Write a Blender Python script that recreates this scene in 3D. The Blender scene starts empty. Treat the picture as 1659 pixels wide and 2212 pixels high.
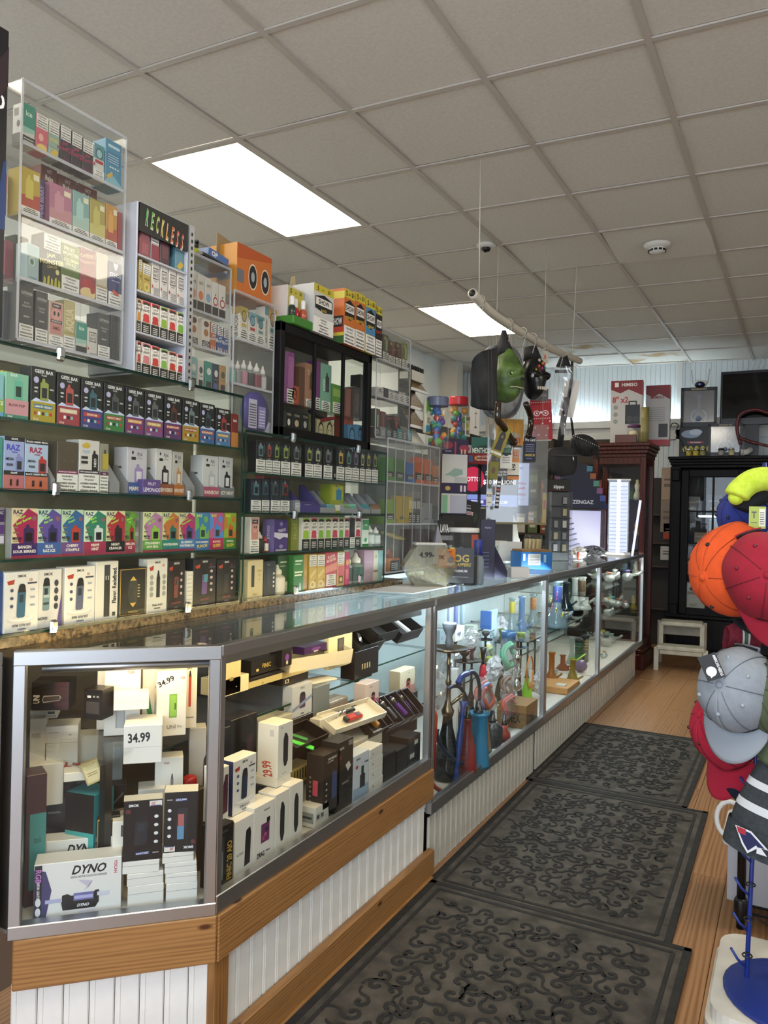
import bpy,bmesh,math,random
from mathutils import Matrix,Vector
from math import sin,cos,pi,radians

# ------------------------------------------------------------------ camera
FPX,CAMZ =1675.0,1.36
YAW,PITCH,ROLL =0.487816,0.000432,0.02263
def cam_axes():
    F =Vector((-sin(YAW)*cos(PITCH),cos(YAW)*cos(PITCH),sin(PITCH)))
    r =Vector((cos(YAW),sin(YAW),0)); u =r.cross(F)
    c,s =cos(ROLL),sin(ROLL)
    return c*r+s*u,-s*r+c*u,F
CR,CU,CF =cam_axes()
CAM =Vector((0,0,CAMZ))
scene =bpy.context.scene
COL =scene.collection
cd =bpy.data.cameras.new('camera'); cam =bpy.data.objects.new('camera',cd); COL.objects.link(cam)
cd.sensor_fit ='VERTICAL'; cd.sensor_height =24.0; cd.lens =FPX/2212*24.0; cd.clip_start =0.02; cd.clip_end =60
cam.matrix_world =Matrix(((CR.x,CU.x,-CF.x,CAM.x),(CR.y,CU.y,-CF.y,CAM.y),(CR.z,CU.z,-CF.z,CAM.z),(0,0,0,1)))
scene.camera =cam
# ------------------------------------------------------------------ world, exposure, daylight
wd =bpy.data.worlds.new('world'); scene.world =wd; wd.use_nodes =True
bg =wd.node_tree.nodes['Background']; bg.inputs[0].default_value =(.62,.75,1,1); bg.inputs[1].default_value =1.0
vs =scene.view_settings
vs.view_transform ='Standard'; vs.look ='None'; vs.exposure =0.7; vs.gamma =1.0; vs.use_curve_mapping =False
try:
    scene.cycles.transparent_max_bounces =48; scene.cycles.max_bounces =9; scene.cycles.glossy_bounces =5
    scene.cycles.sample_clamp_indirect =6.0; scene.cycles.caustics_reflective =False; scene.cycles.caustics_refractive =False
except Exception: pass
def area(name,loc,rot,sx,sy,energy,col,spread=None):
    l =bpy.data.lights.new(name,'AREA'); l.shape ='RECTANGLE'; l.size =sx; l.size_y =sy; l.energy =energy; l.color =col
    if spread: l.spread =spread
    o =bpy.data.objects.new(name,l); o.location =loc; o.rotation_euler =rot; COL.objects.link(o); return o
DAY,PANEL,COVE,CASEW,CASEC =88.,12.5,40.,30.,90.
# daylight falling through the shop window behind the photographer
area('shop_window_daylight',(-0.1,-2.35,1.55),(radians(90),0,0),3.4,2.2,DAY,(.78,.88,1.0))

# ------------------------------------------------------------------ pixel -> place on a known plane of the room
def ray(px,py): return CF + CR*((px-829.5)/FPX) - CU*((py-1106)/FPX)
def onX(px,py,X): d =ray(px,py); return CAM + d*(X/d.x)
def onY(px,py,Y): d =ray(px,py); return CAM + d*(Y/d.y)
def onZ(px,py,Z): d =ray(px,py); return CAM + d*((Z-CAMZ)/d.z)

# ------------------------------------------------------------------ materials
def srgb(h):
    h =h.lstrip('#')
    if len(h) == 3: h =''.join(c*2 for c in h)
    v =[int(h[i:i+2],16)/255 for i in (0,2,4)]
    return tuple((c/12.92 if c <= .04045 else ((c+.055)/1.055)**2.4) for c in v)+(1,)
_M ={}
def mat(h,rough=.5,metal=0.,spec=.5,emit=0.,alpha=None):
    k =(h,rough,metal,spec,emit,alpha)
    if k in _M: return _M[k]
    m =bpy.data.materials.new('m_'+h.lstrip('#')); m.use_nodes =True
    b =m.node_tree.nodes['Principled BSDF']; c =srgb(h)
    b.inputs['Base Color'].default_value =c; b.inputs['Roughness'].default_value =rough; b.inputs['Metallic'].default_value =metal
    b.inputs['Specular IOR Level'].default_value =spec
    if emit: b.inputs['Emission Color'].default_value =c; b.inputs['Emission Strength'].default_value =emit
    _M[k] =m; return m
def nmat(name,base,second,scale=8.,rough=.5,stretch=(1,1,1),detail=4.,lo=.35,hi=.65,bump=0.,metal=0.,rough2=None,bscale=None):
    m =bpy.data.materials.new(name); m.use_nodes =True; nt =m.node_tree; b =nt.nodes['Principled BSDF']
    tc =nt.nodes.new('ShaderNodeTexCoord'); mp =nt.nodes.new('ShaderNodeMapping'); mp.inputs['Scale'].default_value =stretch
    nz =nt.nodes.new('ShaderNodeTexNoise'); nz.inputs['Scale'].default_value =scale; nz.inputs['Detail'].default_value =detail
    rp =nt.nodes.new('ShaderNodeValToRGB'); rp.color_ramp.elements[0].position =lo; rp.color_ramp.elements[1].position =hi
    rp.color_ramp.elements[0].color =srgb(base); rp.color_ramp.elements[1].color =srgb(second)
    L =nt.links.new
    L(tc.outputs['Object'],mp.inputs[0]); L(mp.outputs[0],nz.inputs[0]); L(nz.outputs[0],rp.inputs[0]); L(rp.outputs[0],b.inputs['Base Color'])
    b.inputs['Roughness'].default_value =rough; b.inputs['Metallic'].default_value =metal
    if bump:
        bp =nt.nodes.new('ShaderNodeBump'); bp.inputs['Strength'].default_value =bump; bp.inputs['Distance'].default_value =.01
        if bscale:
            n2 =nt.nodes.new('ShaderNodeTexNoise'); n2.inputs['Scale'].default_value =bscale; L(mp.outputs[0],n2.inputs[0]); L(n2.outputs[0],bp.inputs['Height'])
        else: L(nz.outputs[0],bp.inputs['Height'])
        L(bp.outputs[0],b.inputs['Normal'])
    return m
def woodmat(name,base,second,knots=False,sc=(1,1,1),rough=.45,rings=9.,dr='Z',spec=.5):
    m =bpy.data.materials.new(name); m.use_nodes =True; nt =m.node_tree; b =nt.nodes['Principled BSDF']; L =nt.links.new
    tc =nt.nodes.new('ShaderNodeTexCoord'); mp =nt.nodes.new('ShaderNodeMapping'); mp.inputs['Scale'].default_value =sc
    oi =nt.nodes.new('ShaderNodeObjectInfo'); ad =nt.nodes.new('ShaderNodeVectorMath'); ad.operation ='ADD'
    L(tc.outputs['Object'],mp.inputs[0]); L(mp.outputs[0],ad.inputs[0])
    ml =nt.nodes.new('ShaderNodeMath'); ml.operation ='MULTIPLY'; ml.inputs[1].default_value =37.; L(oi.outputs['Random'],ml.inputs[0]); L(ml.outputs[0],ad.inputs[1])
    w =nt.nodes.new('ShaderNodeTexWave'); w.wave_type ='BANDS'; w.bands_direction =dr; w.inputs['Scale'].default_value =rings; w.inputs['Distortion'].default_value =9.; w.inputs['Detail'].default_value =3.; w.inputs['Detail Scale'].default_value =.8
    L(ad.outputs[0],w.inputs[0])
    n =nt.nodes.new('ShaderNodeTexNoise'); n.inputs['Scale'].default_value =3.; n.inputs['Detail'].default_value =6.; L(ad.outputs[0],n.inputs[0])
    mx =nt.nodes.new('ShaderNodeMath'); mx.operation ='MULTIPLY'; L(w.outputs[1],mx.inputs[0]); L(n.outputs[0],mx.inputs[1])
    rp =nt.nodes.new('ShaderNodeValToRGB'); rp.color_ramp.elements[0].color =srgb(base); rp.color_ramp.elements[1].color =srgb(second)
    rp.color_ramp.elements[0].position =.1; rp.color_ramp.elements[1].position =.62
    L(mx.outputs[0],rp.inputs[0]); out =rp.outputs[0]
    if knots:
        v =nt.nodes.new('ShaderNodeTexVoronoi'); v.inputs['Scale'].default_value =1.; m2 =nt.nodes.new('ShaderNodeMapping'); m2.inputs['Scale'].default_value =(5.5,14,14)
        L(tc.outputs['Object'],m2.inputs[0]); L(m2.outputs[0],v.inputs[0])
        r2 =nt.nodes.new('ShaderNodeValToRGB'); r2.color_ramp.elements[0].position =.055; r2.color_ramp.elements[1].position =.12
        r2.color_ramp.elements[0].color =(0,0,0,1); r2.color_ramp.elements[1].color =(1,1,1,1); L(v.outputs[0],r2.inputs[0])
        mc =nt.nodes.new('ShaderNodeMix'); mc.data_type ='RGBA'; L(r2.outputs[0],mc.inputs[0]); mc.inputs[6].default_value =srgb('#4a2410'); L(out,mc.inputs[7]); out =mc.outputs[2]
    L(out,b.inputs['Base Color']); b.inputs['Roughness'].default_value =rough; b.inputs['Specular IOR Level'].default_value =spec
    return m
def glassmat(name,tint=(.97,.985,.975,1),f0=.045,gl=.92,rough=0.0,milky=0.,milkcol=(.8,.8,.78,1)):
    m =bpy.data.materials.new(name); m.use_nodes =True; nt =m.node_tree; nt.nodes.clear(); L =nt.links.new
    out =nt.nodes.new('ShaderNodeOutputMaterial'); tr =nt.nodes.new('ShaderNodeBsdfTransparent'); tr.inputs[0].default_value =tint
    gs =nt.nodes.new('ShaderNodeBsdfGlossy'); gs.inputs['Roughness'].default_value =rough
    lw =nt.nodes.new('ShaderNodeLayerWeight'); lw.inputs[0].default_value =.5
    pw =nt.nodes.new('ShaderNodeMath'); pw.operation ='POWER'; pw.inputs[1].default_value =5.; L(lw.outputs['Facing'],pw.inputs[0])
    mu =nt.nodes.new('ShaderNodeMath'); mu.operation ='MULTIPLY_ADD'; mu.inputs[1].default_value =gl-f0; mu.inputs[2].default_value =f0; L(pw.outputs[0],mu.inputs[0])
    mx =nt.nodes.new('ShaderNodeMixShader'); L(mu.outputs[0],mx.inputs[0]); L(tr.outputs[0],mx.inputs[1]); L(gs.outputs[0],mx.inputs[2]); o =mx
    if milky:
        df =nt.nodes.new('ShaderNodeBsdfDiffuse'); df.inputs[0].default_value =milkcol
        m2 =nt.nodes.new('ShaderNodeMixShader'); m2.inputs[0].default_value =milky; L(o.outputs[0],m2.inputs[1]); L(df.outputs[0],m2.inputs[2]); o =m2
    L(o.outputs[0],out.inputs[0]); return m
GLASS =glassmat('clear_glass',f0=.018,gl=.85); ACRYL =glassmat('clear_acrylic',(.95,.955,.95,1),.018,.7,.01,.03)
BAG =glassmat('clear_bag',(.93,.94,.95,1),.13,.95,.12,.10,(.85,.87,.9,1)); FROST =glassmat('frosted_plastic',(.85,.87,.9,1),.06,.6,.2,.45,(.75,.76,.8,1))
def tintglass(h,milky=.12,f0=.07): c =srgb(h); return glassmat('tint_'+h,c,f0,.9,.02,milky,c)
GEDGE =mat('#17392f',.2); ALU =mat('#b4b5b6',.36,1.); ALUD =mat('#6d6c6a',.38,1.); CHROME =mat('#c9c9c6',.12,1.); STEELD =mat('#3b3c3e',.4,.8)
BLACK =mat('#0c0c0d',.4); WHITE =mat('#e9e8e4',.45)

# ------------------------------------------------------------------ mesh builder
class MB:
    def __init__(s): s.v =[]; s.f =[]; s.mi =[]; s.mats =[]; s.sm =[]; s.X =Matrix.Identity(4)
    def m(s,ma):
        if ma not in s.mats: s.mats.append(ma)
        return s.mats.index(ma)
    def add(s,vs,fs,ma,smooth=False,X=None):
        o =len(s.v); T =s.X @ X if X is not None else s.X
        s.v += [tuple(T @ Vector(p)) for p in vs]
        i =s.m(ma)
        for f in fs: s.f.append(tuple(o+k for k in f)); s.mi.append(i); s.sm.append(smooth)
        return s
    def box(s,c,d,ma,bev=0.,X=None):
        x,y,z =d[0]/2,d[1]/2,d[2]/2
        if not bev:
            vs =[(c[0]+a*x,c[1]+b*y,c[2]+e*z) for a in (-1,1) for b in (-1,1) for e in (-1,1)]
            return s.add(vs,[(0,1,3,2),(4,6,7,5),(0,4,5,1),(2,3,7,6),(0,2,6,4),(1,5,7,3)],ma,X=X)
        b =min(bev,x*.9,y*.9,z*.9); vs =[]; idx ={}
        for a in (-1,1):
            for e in (-1,1):
                for g in (-1,1):
                    for ax in range(3):
                        p =[a*(x-b),e*(y-b),g*(z-b)]; p[ax] =(a*x,e*y,g*z)[ax]
                        idx[(a,e,g,ax)] =len(vs); vs.append((c[0]+p[0],c[1]+p[1],c[2]+p[2]))
        fs =[]
        for ax in range(3):
            o1,o2 =[k for k in range(3) if k != ax]
            for sg in (-1,1):
                q =[]
                for (p1,p2) in ((-1,-1),(1,-1),(1,1),(-1,1)):
                    k =[0,0,0]; k[ax] =sg; k[o1] =p1; k[o2] =p2; q.append(idx[(k[0],k[1],k[2],ax)])
                fs.append(tuple(q if (sg > 0) == (ax != 1) else q[::-1]))
        for ax in range(3):
            o1,o2 =[k for k in range(3) if k != ax]
            for p1 in (-1,1):
                for p2 in (-1,1):
                    def K(t,a_): k =[0,0,0]; k[ax] =t; k[o1] =p1; k[o2] =p2; return idx[(k[0],k[1],k[2],a_)]
                    fs.append((K(-1,o1),K(1,o1),K(1,o2),K(-1,o2)))
        for a in (-1,1):
            for e in (-1,1):
                for g in (-1,1): fs.append((idx[(a,e,g,0)],idx[(a,e,g,1)],idx[(a,e,g,2)]))
        return s.add(vs,fs,ma,X=X)
    def prism(s,poly,z0,z1,ma,X=None,smooth=False):
        n =len(poly); vs =[(p[0],p[1],z0) for p in poly]+[(p[0],p[1],z1) for p in poly]
        return s.add(vs,[tuple(range(n))[::-1],tuple(range(n,2*n))]+[(i,(i+1) % n,n+(i+1) % n,n+i) for i in range(n)],ma,smooth,X)
    def lathe(s,prof,ma,seg=20,c=(0,0,0),X=None,smooth=True,sx=1.,sy=1.):
        vs =[]; fs =[]
        for r,z in prof:
            for k in range(seg): a =2*pi*k/seg; vs.append((c[0]+r*cos(a)*sx,c[1]+r*sin(a)*sy,c[2]+z))
        for i in range(len(prof)-1):
            for k in range(seg): fs.append((i*seg+k,i*seg+(k+1) % seg,(i+1)*seg+(k+1) % seg,(i+1)*seg+k))
        if prof[0][0] > 1e-6: fs.append(tuple(range(seg))[::-1])
        if prof[-1][0] > 1e-6: fs.append(tuple((len(prof)-1)*seg+k for k in range(seg)))
        return s.add(vs,fs,ma,smooth,X)
    def tube(s,pts,r,ma,seg=8,smooth=True,X=None,ribs=None):
        P =[Vector(p) for p in pts]; n =len(P); vs =[]; fs =[]; up =Vector((0,0,1)); prev =None
        for i,p in enumerate(P):
            t =(P[min(i+1,n-1)]-P[max(i-1,0)])
            if t.length < 1e-9: t =Vector((0,0,1))
            t.normalize()
            if prev is None:
                a =up if abs(t.dot(up)) < .95 else Vector((1,0,0)); nx =t.cross(a).normalized()
            else: nx =(prev-t*prev.dot(t)); nx =nx.normalized() if nx.length > 1e-6 else t.orthogonal().normalized()
            prev =nx; ny =t.cross(nx); rr =r[i] if hasattr(r,'__len__') else r
            if ribs: rr *= 1+ribs*((i % 2)*2-1)
            for k in range(seg): a =2*pi*k/seg; vs.append(tuple(p+nx*(rr*cos(a))+ny*(rr*sin(a))))
        for i in range(n-1):
            for k in range(seg): fs.append((i*seg+k,i*seg+(k+1) % seg,(i+1)*seg+(k+1) % seg,(i+1)*seg+k))
        fs.append(tuple(range(seg))[::-1]); fs.append(tuple((n-1)*seg+k for k in range(seg)))
        return s.add(vs,fs,ma,smooth,X)
    def ball(s,c,r,ma,seg=14,rings=8,X=None):
        if not hasattr(r,'__len__'): r =(r,r,r)
        vs =[(c[0],c[1],c[2]-r[2])]; fs =[]
        for i in range(1,rings):
            a =-pi/2+pi*i/rings
            for k in range(seg): b =2*pi*k/seg; vs.append((c[0]+r[0]*cos(a)*cos(b),c[1]+r[1]*cos(a)*sin(b),c[2]+r[2]*sin(a)))
        vs.append((c[0],c[1],c[2]+r[2])); last =len(vs)-1
        for k in range(seg): fs.append((0,1+(k+1) % seg,1+k)); fs.append((last,1+(rings-2)*seg+k,1+(rings-2)*seg+(k+1) % seg))
        for i in range(rings-2):
            for k in range(seg): a =1+i*seg+k; b =1+i*seg+(k+1) % seg; fs.append((a,b,b+seg,a+seg))
        return s.add(vs,fs,ma,True,X)
    def grid(s,fn,nu,nv,ma,smooth=True,X=None,closeu=False):
        vs =[fn(i/nu,j/nv) for j in range(nv+1) for i in range(nu+1)]
        fs =[(j*(nu+1)+i,j*(nu+1)+i+1,(j+1)*(nu+1)+i+1,(j+1)*(nu+1)+i) for j in range(nv) for i in range(nu)]
        return s.add(vs,fs,ma,smooth,X)
    def mesh(s,name):
        me =bpy.data.meshes.new(name); me.from_pydata(s.v,[],s.f)
        for m_ in s.mats: me.materials.append(m_)
        me.polygons.foreach_set('material_index',s.mi); me.polygons.foreach_set('use_smooth',s.sm); me.update(); return me
    def build(s,name,parent=None,loc=(0,0,0),rz=0.,rot=None,scale=None):
        return ob(name,s.mesh(name),parent,loc,rz,rot,scale)
def ob(name,data,parent=None,loc=(0,0,0),rz=0.,rot=None,scale=None):
    o =bpy.data.objects.new(name,data); COL.objects.link(o); o.parent =parent
    o.location =loc; o.rotation_euler =rot if rot else (0,0,rz)
    if scale: o.scale =scale
    return o
def tag(o,label,cat,group=None):
    o['label'] =label; o['category'] =cat
    if group: o['group'] =group
    return o
def struct(o,label=None):
    o['kind'] ='structure'
    if label: o['label'] =label
    return o
def thing(name,label,cat,loc=(0,0,0),rz=0.,group=None,rot=None):
    o =ob(name,None,None,loc,rz,rot); o.empty_display_size =.05; return tag(o,label,cat,group)
def copytree(o,parent=None):
    c =o.copy(); COL.objects.link(c); c.parent =parent
    for ch in o.children: copytree(ch,c)
    return c

# ------------------------------------------------------------------ flat print on cartons and signs
_TX ={}
def textdata(t,shear=0.):
    k =(t,shear)
    if k not in _TX:
        cu =bpy.data.curves.new('txt','FONT'); cu.body =t; cu.resolution_u =2; cu.shear =shear; cu.offset =.028
        o =bpy.data.objects.new('txt',cu); me =bpy.data.meshes.new_from_object(o)
        vs =[(v.co.x,v.co.y) for v in me.vertices]; fs =[tuple(p.vertices) for p in me.polygons]
        if vs:
            x0 =min(v[0] for v in vs); x1 =max(v[0] for v in vs); y0 =min(v[1] for v in vs); y1 =max(v[1] for v in vs)
        else: x0 =y0 =0; x1 =y1 =1
        _TX[k] =([((v[0]-x0)/(x1-x0+1e-9)-.5,(v[1]-y0)/(y1-y0+1e-9)-.5) for v in vs],fs,(x1-x0)/(y1-y0+1e-9))
        bpy.data.objects.remove(o); bpy.data.curves.remove(cu); bpy.data.meshes.remove(me)
    return _TX[k]
def R(a,b,c,d,h): return ('r',a,b,c,d,h)
def E(a,b,c,d,h): return ('e',a,b,c,d,h)
def P(pts,h): return ('p',pts,h)
def T(t,u,v,hv,h,mw=.92,rot=0,sh=0.): return ('t',t,u,v,hv,h,mw,rot,sh)
def W(a,b,c,d,bg='#e8e6df',fg='#1a1a1a',full=True):
    L =['WARNING:','This product','contains nicotine.','Nicotine is an','addictive chemical.'] if full else None
    o =[R(a,b,c,d,bg)]; n =5
    for i in range(n):
        v =d-(d-b)*(i+.75)/(n+.5)
        if full: o.append(T(L[i],(a+c)/2,v,(d-b)*.115,fg,(c-a)*.86))
        else: w =(c-a)*(.28,.40,.42,.38,.36)[i]; o.append(R((a+c)/2-w,v-(d-b)*.04,(a+c)/2+w,v+(d-b)*.04,fg))
    return o
def flat(els,out=None):
    out =[] if out is None else out
    for e in els:
        if isinstance(e,list): flat(e,out)
        else: out.append(e)
    return out
def print_into(mb,els,w,h,y0=0.,rough=.4,u0=0.,v0=0.,step=.00025):
    """flat print in the local XZ plane facing -Y; (u,v) in 0..1 over w x h, u=0 at x=-w/2"""
    X =lambda u: u0+(u-.5)*w
    Z =lambda v: v0+v*h
    for k,e in enumerate(flat(els)):
        y =y0-step*(1+k*.35)
        if e[0] == 'r': mb.add([(X(e[1]),y,Z(e[2])),(X(e[3]),y,Z(e[2])),(X(e[3]),y,Z(e[4])),(X(e[1]),y,Z(e[4]))],[(0,1,2,3)],mat(e[5],rough))
        elif e[0] == 'e':
            n =18; mb.add([(X(e[1]+e[3]*cos(2*pi*i/n)),y,Z(e[2]+e[4]*sin(2*pi*i/n))) for i in range(n)],[tuple(range(n))],mat(e[5],rough))
        elif e[0] == 'p': mb.add([(X(a),y,Z(b)) for a,b in e[1]],[tuple(range(len(e[1])))],mat(e[2],rough))
        elif e[0] == 't':
            vs,fs,asp =textdata(e[1],e[8]); rot =e[7]
            if not fs: continue
            th =e[4]*h if rot % 180 == 0 or True else e[4]*w
            tw =th*asp; lim =e[6]*(w if rot % 180 == 0 else h)
            if tw > lim: tw =lim
            c,s_ =cos(radians(rot)),sin(radians(rot)); cx,cz =X(e[2]),Z(e[3])
            mb.add([(cx+a*tw*c-b*th*s_,y,cz+a*tw*s_+b*th*c) for a,b in vs],fs,mat(e[5],rough))
    return mb
def carton(name,label,cat,loc,rz,w,h,d,body,front=None,side=None,group=None,top=None,tilt=None,lid=None,rough=.38,back=None):
    """loc = middle of the front bottom edge; front faces local -Y"""
    mb =MB(); b =mat(body,rough); mb.box((0,d/2,h/2),(w,d,h),b,.0012)
    if lid: mb.box((0,d/2,h*lid),(w+.0006,d+.0006,.0006),mat('#777',.6))
    o =mb.build(name,None,loc,rz,tilt)
    if tilt: o.rotation_euler =tilt
    tag(o,label,cat,group)
    if front: print_into(MB(),front,w,h).build('front_print',o)
    if side:  # near side, local -X
        print_into(MB(),side,d,h).build('side_print',o,(-w/2,d/2,0),-pi/2)
    if back:  # far side, local +X
        print_into(MB(),back,d,h).build('side_print',o,(w/2,d/2,0),pi/2)
    if top:
        m2 =print_into(MB(),top,w,d); m2.build('top_print',o,(0,0,h),rot=(-pi/2,0,0))
    return o
# ================================================================== room shell
rnd =random.Random(7)
TS =.6096
CO =Vector((-1.71349,2.2257,1.70853+CAMZ)); a_ =-.010323
ex =Vector((cos(a_),sin(a_),-.0215)).normalized(); ey =Vector((-sin(a_),cos(a_),.00178)); ey =(ey-ex*ey.dot(ex)).normalized(); ez =ex.cross(ey)
CM =Matrix(((ex.x,ey.x,ez.x,CO.x),(ex.y,ey.y,ez.y,CO.y),(ex.z,ey.z,ez.z,CO.z),(0,0,0,1)))
def ceilpt(px,py):
    d =ray(px,py); return CAM + d*(((CO-CAM).dot(ez))/d.dot(ez))
TILE =nmat('ceiling_tile','#d3cdc3','#dad5cb',60,.85,bump=.12,bscale=180)
TILES =nmat('ceiling_tile_stained','#cfcac0','#a98a5e',3.2,.85,lo=.50,hi=.62)
GRIDM =mat('#bdb5aa',.5)
cmb =MB(); cmb.box((.6,1.4,.12),(9.2,16.5,.02),mat('#4b463f',.9)); ceiling =cmb.build('ceiling'); ceiling.matrix_world =CM; struct(ceiling)
lights_at ={(-2,1),(-2,2),(-2,6),(-2,7),(-2,-4),(-2,-3),(2,-4),(2,-3),(4,1),(4,2)}
tme =MB().box((0,0,.008),(TS-.016,TS-.016,.014),TILE,.004).mesh('ceiling_tile'); tms =MB().box((0,0,.008),(TS-.016,TS-.016,.014),TILES,.004).mesh('ceiling_tile')
for i in range(-4,6):
    for j in range(-8,12):
        if (i,j) in lights_at: continue
        o =ob('ceiling_tile',tms if (i,j) in ((-1,9),(0,10)) else tme,ceiling,((i+.5)*TS,(j+.5)*TS,rnd.uniform(-.001,.001)))
        if (i,j) == (1,4): o.location =((i+.5)*TS+.004,(j+.5)*TS-.012,-.012); o.rotation_euler =(-.045,.012,0)
        if (i,j) == (0,4): o.rotation_euler =(-.02,0,0)
bmY =MB().box((0,0,-.004),(.024,20*TS,.008),GRIDM).box((0,0,.02),(.003,20*TS,.04),GRIDM).mesh('ceiling_grid_bar')
bmX =MB().box((0,0,-.004),(TS-.024,.024,.007),GRIDM).mesh('ceiling_grid_bar')
for i in range(-4,7): ob('ceiling_grid_bar',bmY,ceiling,(i*TS,2*TS,0))
for i in range(-4,6):
    for j in range(-8,13):
        if (i,j-1) in lights_at and (i,j) in lights_at: continue
        ob('ceiling_grid_bar',bmX,ceiling,((i+.5)*TS,j*TS,0))
def lamp_mat(st,col):
    m =bpy.data.materials.new('lamp_diffuser'); m.use_nodes =True; b =m.node_tree.nodes['Principled BSDF']
    b.inputs['Base Color'].default_value =(.9,.9,.88,1); b.inputs['Emission Color'].default_value =col; b.inputs['Emission Strength'].default_value =st; return m
LAMP =lamp_mat(PANEL,(1,.91,.75,1))
for n_,(i,j,lb) in enumerate(((-2,1,'recessed fluorescent ceiling panel above the acrylic flavour towers'),(-2,6,'recessed fluorescent ceiling panel beyond the black framed cabinet'),
                  (-2,-4,'recessed fluorescent ceiling panel over the shop entrance counter'),(2,-4,'recessed fluorescent ceiling panel over the entrance aisle'),(4,1,'recessed fluorescent ceiling panel over the hat rack aisle'))):
    L_ =thing('ceiling_light',lb,'light',tuple(CM @ Vector(((i+.5)*TS,(j+1)*TS,0))),0,'fluorescent ceiling panels'); L_.rotation_euler =CM.to_euler()
    MB().box((0,0,.006),(TS-.05,2*TS-.05,.006),LAMP).build('diffuser',L_)
    f =MB()
    for s in (-1,1): f.box((s*(TS/2-.02),0,.0),(.022,2*TS-.02,.012),GRIDM).box((0,s*(TS-.02),0),(TS-.02,.022,.012),GRIDM)
    f.build('frame',L_)
# walls
WL =nmat('wall_paint_pale','#cfd4d2','#dadeda',3,.7); WB =mat('#dfe6e8',.5); WHT =mat('#e4e4df',.45)
XL,YB,XR,YF =-3.65,9.0,2.3,-2.4
struct(MB().box((XL-.06,3.2,1.6),(.12,11.9,3.2),WL).build('wall_left'))
wb =struct(MB().box(((XL+XR)/2,YB+.08,1.6),(XR-XL+.2,.1,3.2),WB).build('wall_back'))
m_ =MB(); x =XL+.01
while x < .4: m_.box((x+.026,YB+.02,1.6),(.0505,.02,3.2),WB,.002); x += .052
bb =m_.build('beadboard',wb); bb['kind'] ='stuff'
struct(MB().box((XR+.06,3.2,1.6),(.12,11.9,3.2),WL).build('wall_right'))
m_ =MB(); m_.box(((XL+XR)/2,YF-.05,.2),(XR-XL,.1,.4),WL).box(((XL+XR)/2,YF-.05,2.95),(XR-XL,.1,.5),WL)
m_.box((XL+.8,YF-.05,1.5),(1.6,.1,2.4),WL).box((XR-.2,YF-.05,1.5),(.4,.1,2.4),WL); struct(m_.build('wall_front'))
zt =onY(1200,925,8.9).z
m_ =MB(); m_.box((-1.9,8.93,zt),(3.4,.12,.03),WHT).box((-1.9,8.875,zt+.03),(3.4,.012,.06),WHT).box((-1.9,8.965,zt-.03),(3.4,.035,.04),WHT).box((-1.9,8.975,zt-.10),(3.4,.02,.10),WHT); struct(m_.build('trim_1'))  # upright front lip is added to hide the glowing tubes behind it
struct(MB().box((onY(1468,850,8.97).x,8.98,1.6),(.05,.03,3.1),WHT).build('trim_2'))
struct(MB().box((XL+.10,8.30,1.6),(.2,.16,3.1),nmat('pilaster_paint','#b9b3a4','#c6c0b2',4,.6)).build('trim_3'))
struct(MB().box((XL+.40,8.9,1.6),(.16,.1,3.1),nmat('pilaster_paint','#b9b3a4','#c6c0b2',4,.6)).build('trim_4'))
# cove tubes that light the back wall from behind the boxes on the cabinets
COOL =lamp_mat(COVE,(.72,.88,1,1))
for px,lb in ((1235,'fluorescent tube lighting the beadboard behind the shopping bag'),(1430,'fluorescent tube lighting the beadboard behind the kit boxes')):
    p =onY(px,880,8.8); t =thing('wall_tube_lamp',lb,'lamp',(p.x,8.925,zt+.042),0,'tubes behind the boxes')
    MB().tube([(-.3,0,0),(.3,0,0)],.012,COOL,8).build('tube',t); MB().box((0,.015,-.02),(.66,.02,.012),WHITE).build('batten',t)
# floor
FLW =woodmat('laminate','#9f7854','#7f5837',sc=(14,.8,1),rough=.32,rings=1.3,dr='X')
floor =struct(MB().box((-.6,3.3,-.03),(6.3,11.8,.03),mat('#4a3324',.6)).build('floor'))
plk =MB().box((0,0,-.007),(.1905,1.208,.014),FLW,.0012).mesh('plank')
for c in range(-8,9):
    off =rnd.uniform(0,1.2)
    for k in range(-1,9):
        y =.3+k*1.21+off-.9
        if c*.192-.3 < -1.95 or y > 9.4: continue
        ob('plank',plk,floor,(c*.192-.3,y,0))
# ------------------------------------------------------------------ mats
MATB =nmat('mat_fibre','#3a362f','#58524a',14,.95,bump=.6,bscale=420); MATR =nmat('mat_ridge','#1d1c1a','#2a2825',30,.9,bump=.5,bscale=420)
def ribbon(mb,pts,w,h,ma):
    vs =[]; fs =[]; n =len(pts)
    for i in range(n):
        a =Vector(pts[max(i-1,0)]); b =Vector(pts[min(i+1,n-1)]); t =(b-a).normalized(); nn =Vector((-t.y,t.x)); p =Vector(pts[i])
        ww =w*(.55+.45*sin(pi*min(1,(i+1)/n*1.25)))
        for s,z in ((-1,0),(-.7,h),(.7,h),(1,0)): q =p+nn*(s*ww/2); vs.append((q.x,q.y,z))
    for i in range(n-1):
        for k in range(3): fs.append((i*4+k,i*4+k+1,(i+1)*4+k+1,(i+1)*4+k))
    mb.add(vs,fs,ma,True)
def scroll(mb,cx,cy,r,ang,hand,ma):
    pts =[]
    for k in range(15):
        t =k/14; rad =r*(.2+.8*t); th =ang+hand*(1-t)*5.4
        pts.append((cx+rad*cos(th),cy+rad*sin(th)))
    e =Vector(pts[-1]); d =(e-Vector(pts[-2])).normalized()
    for k in range(1,6): d =Matrix.Rotation(hand*.30,2) @ d; e =e+d*r*.28; pts.append((e.x,e.y))
    ribbon(mb,pts,.013,.004,ma);
    mb.lathe([(.008,0),(.006,.004),(0,.005)],ma,8,(pts[0][0],pts[0][1],0))
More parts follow.
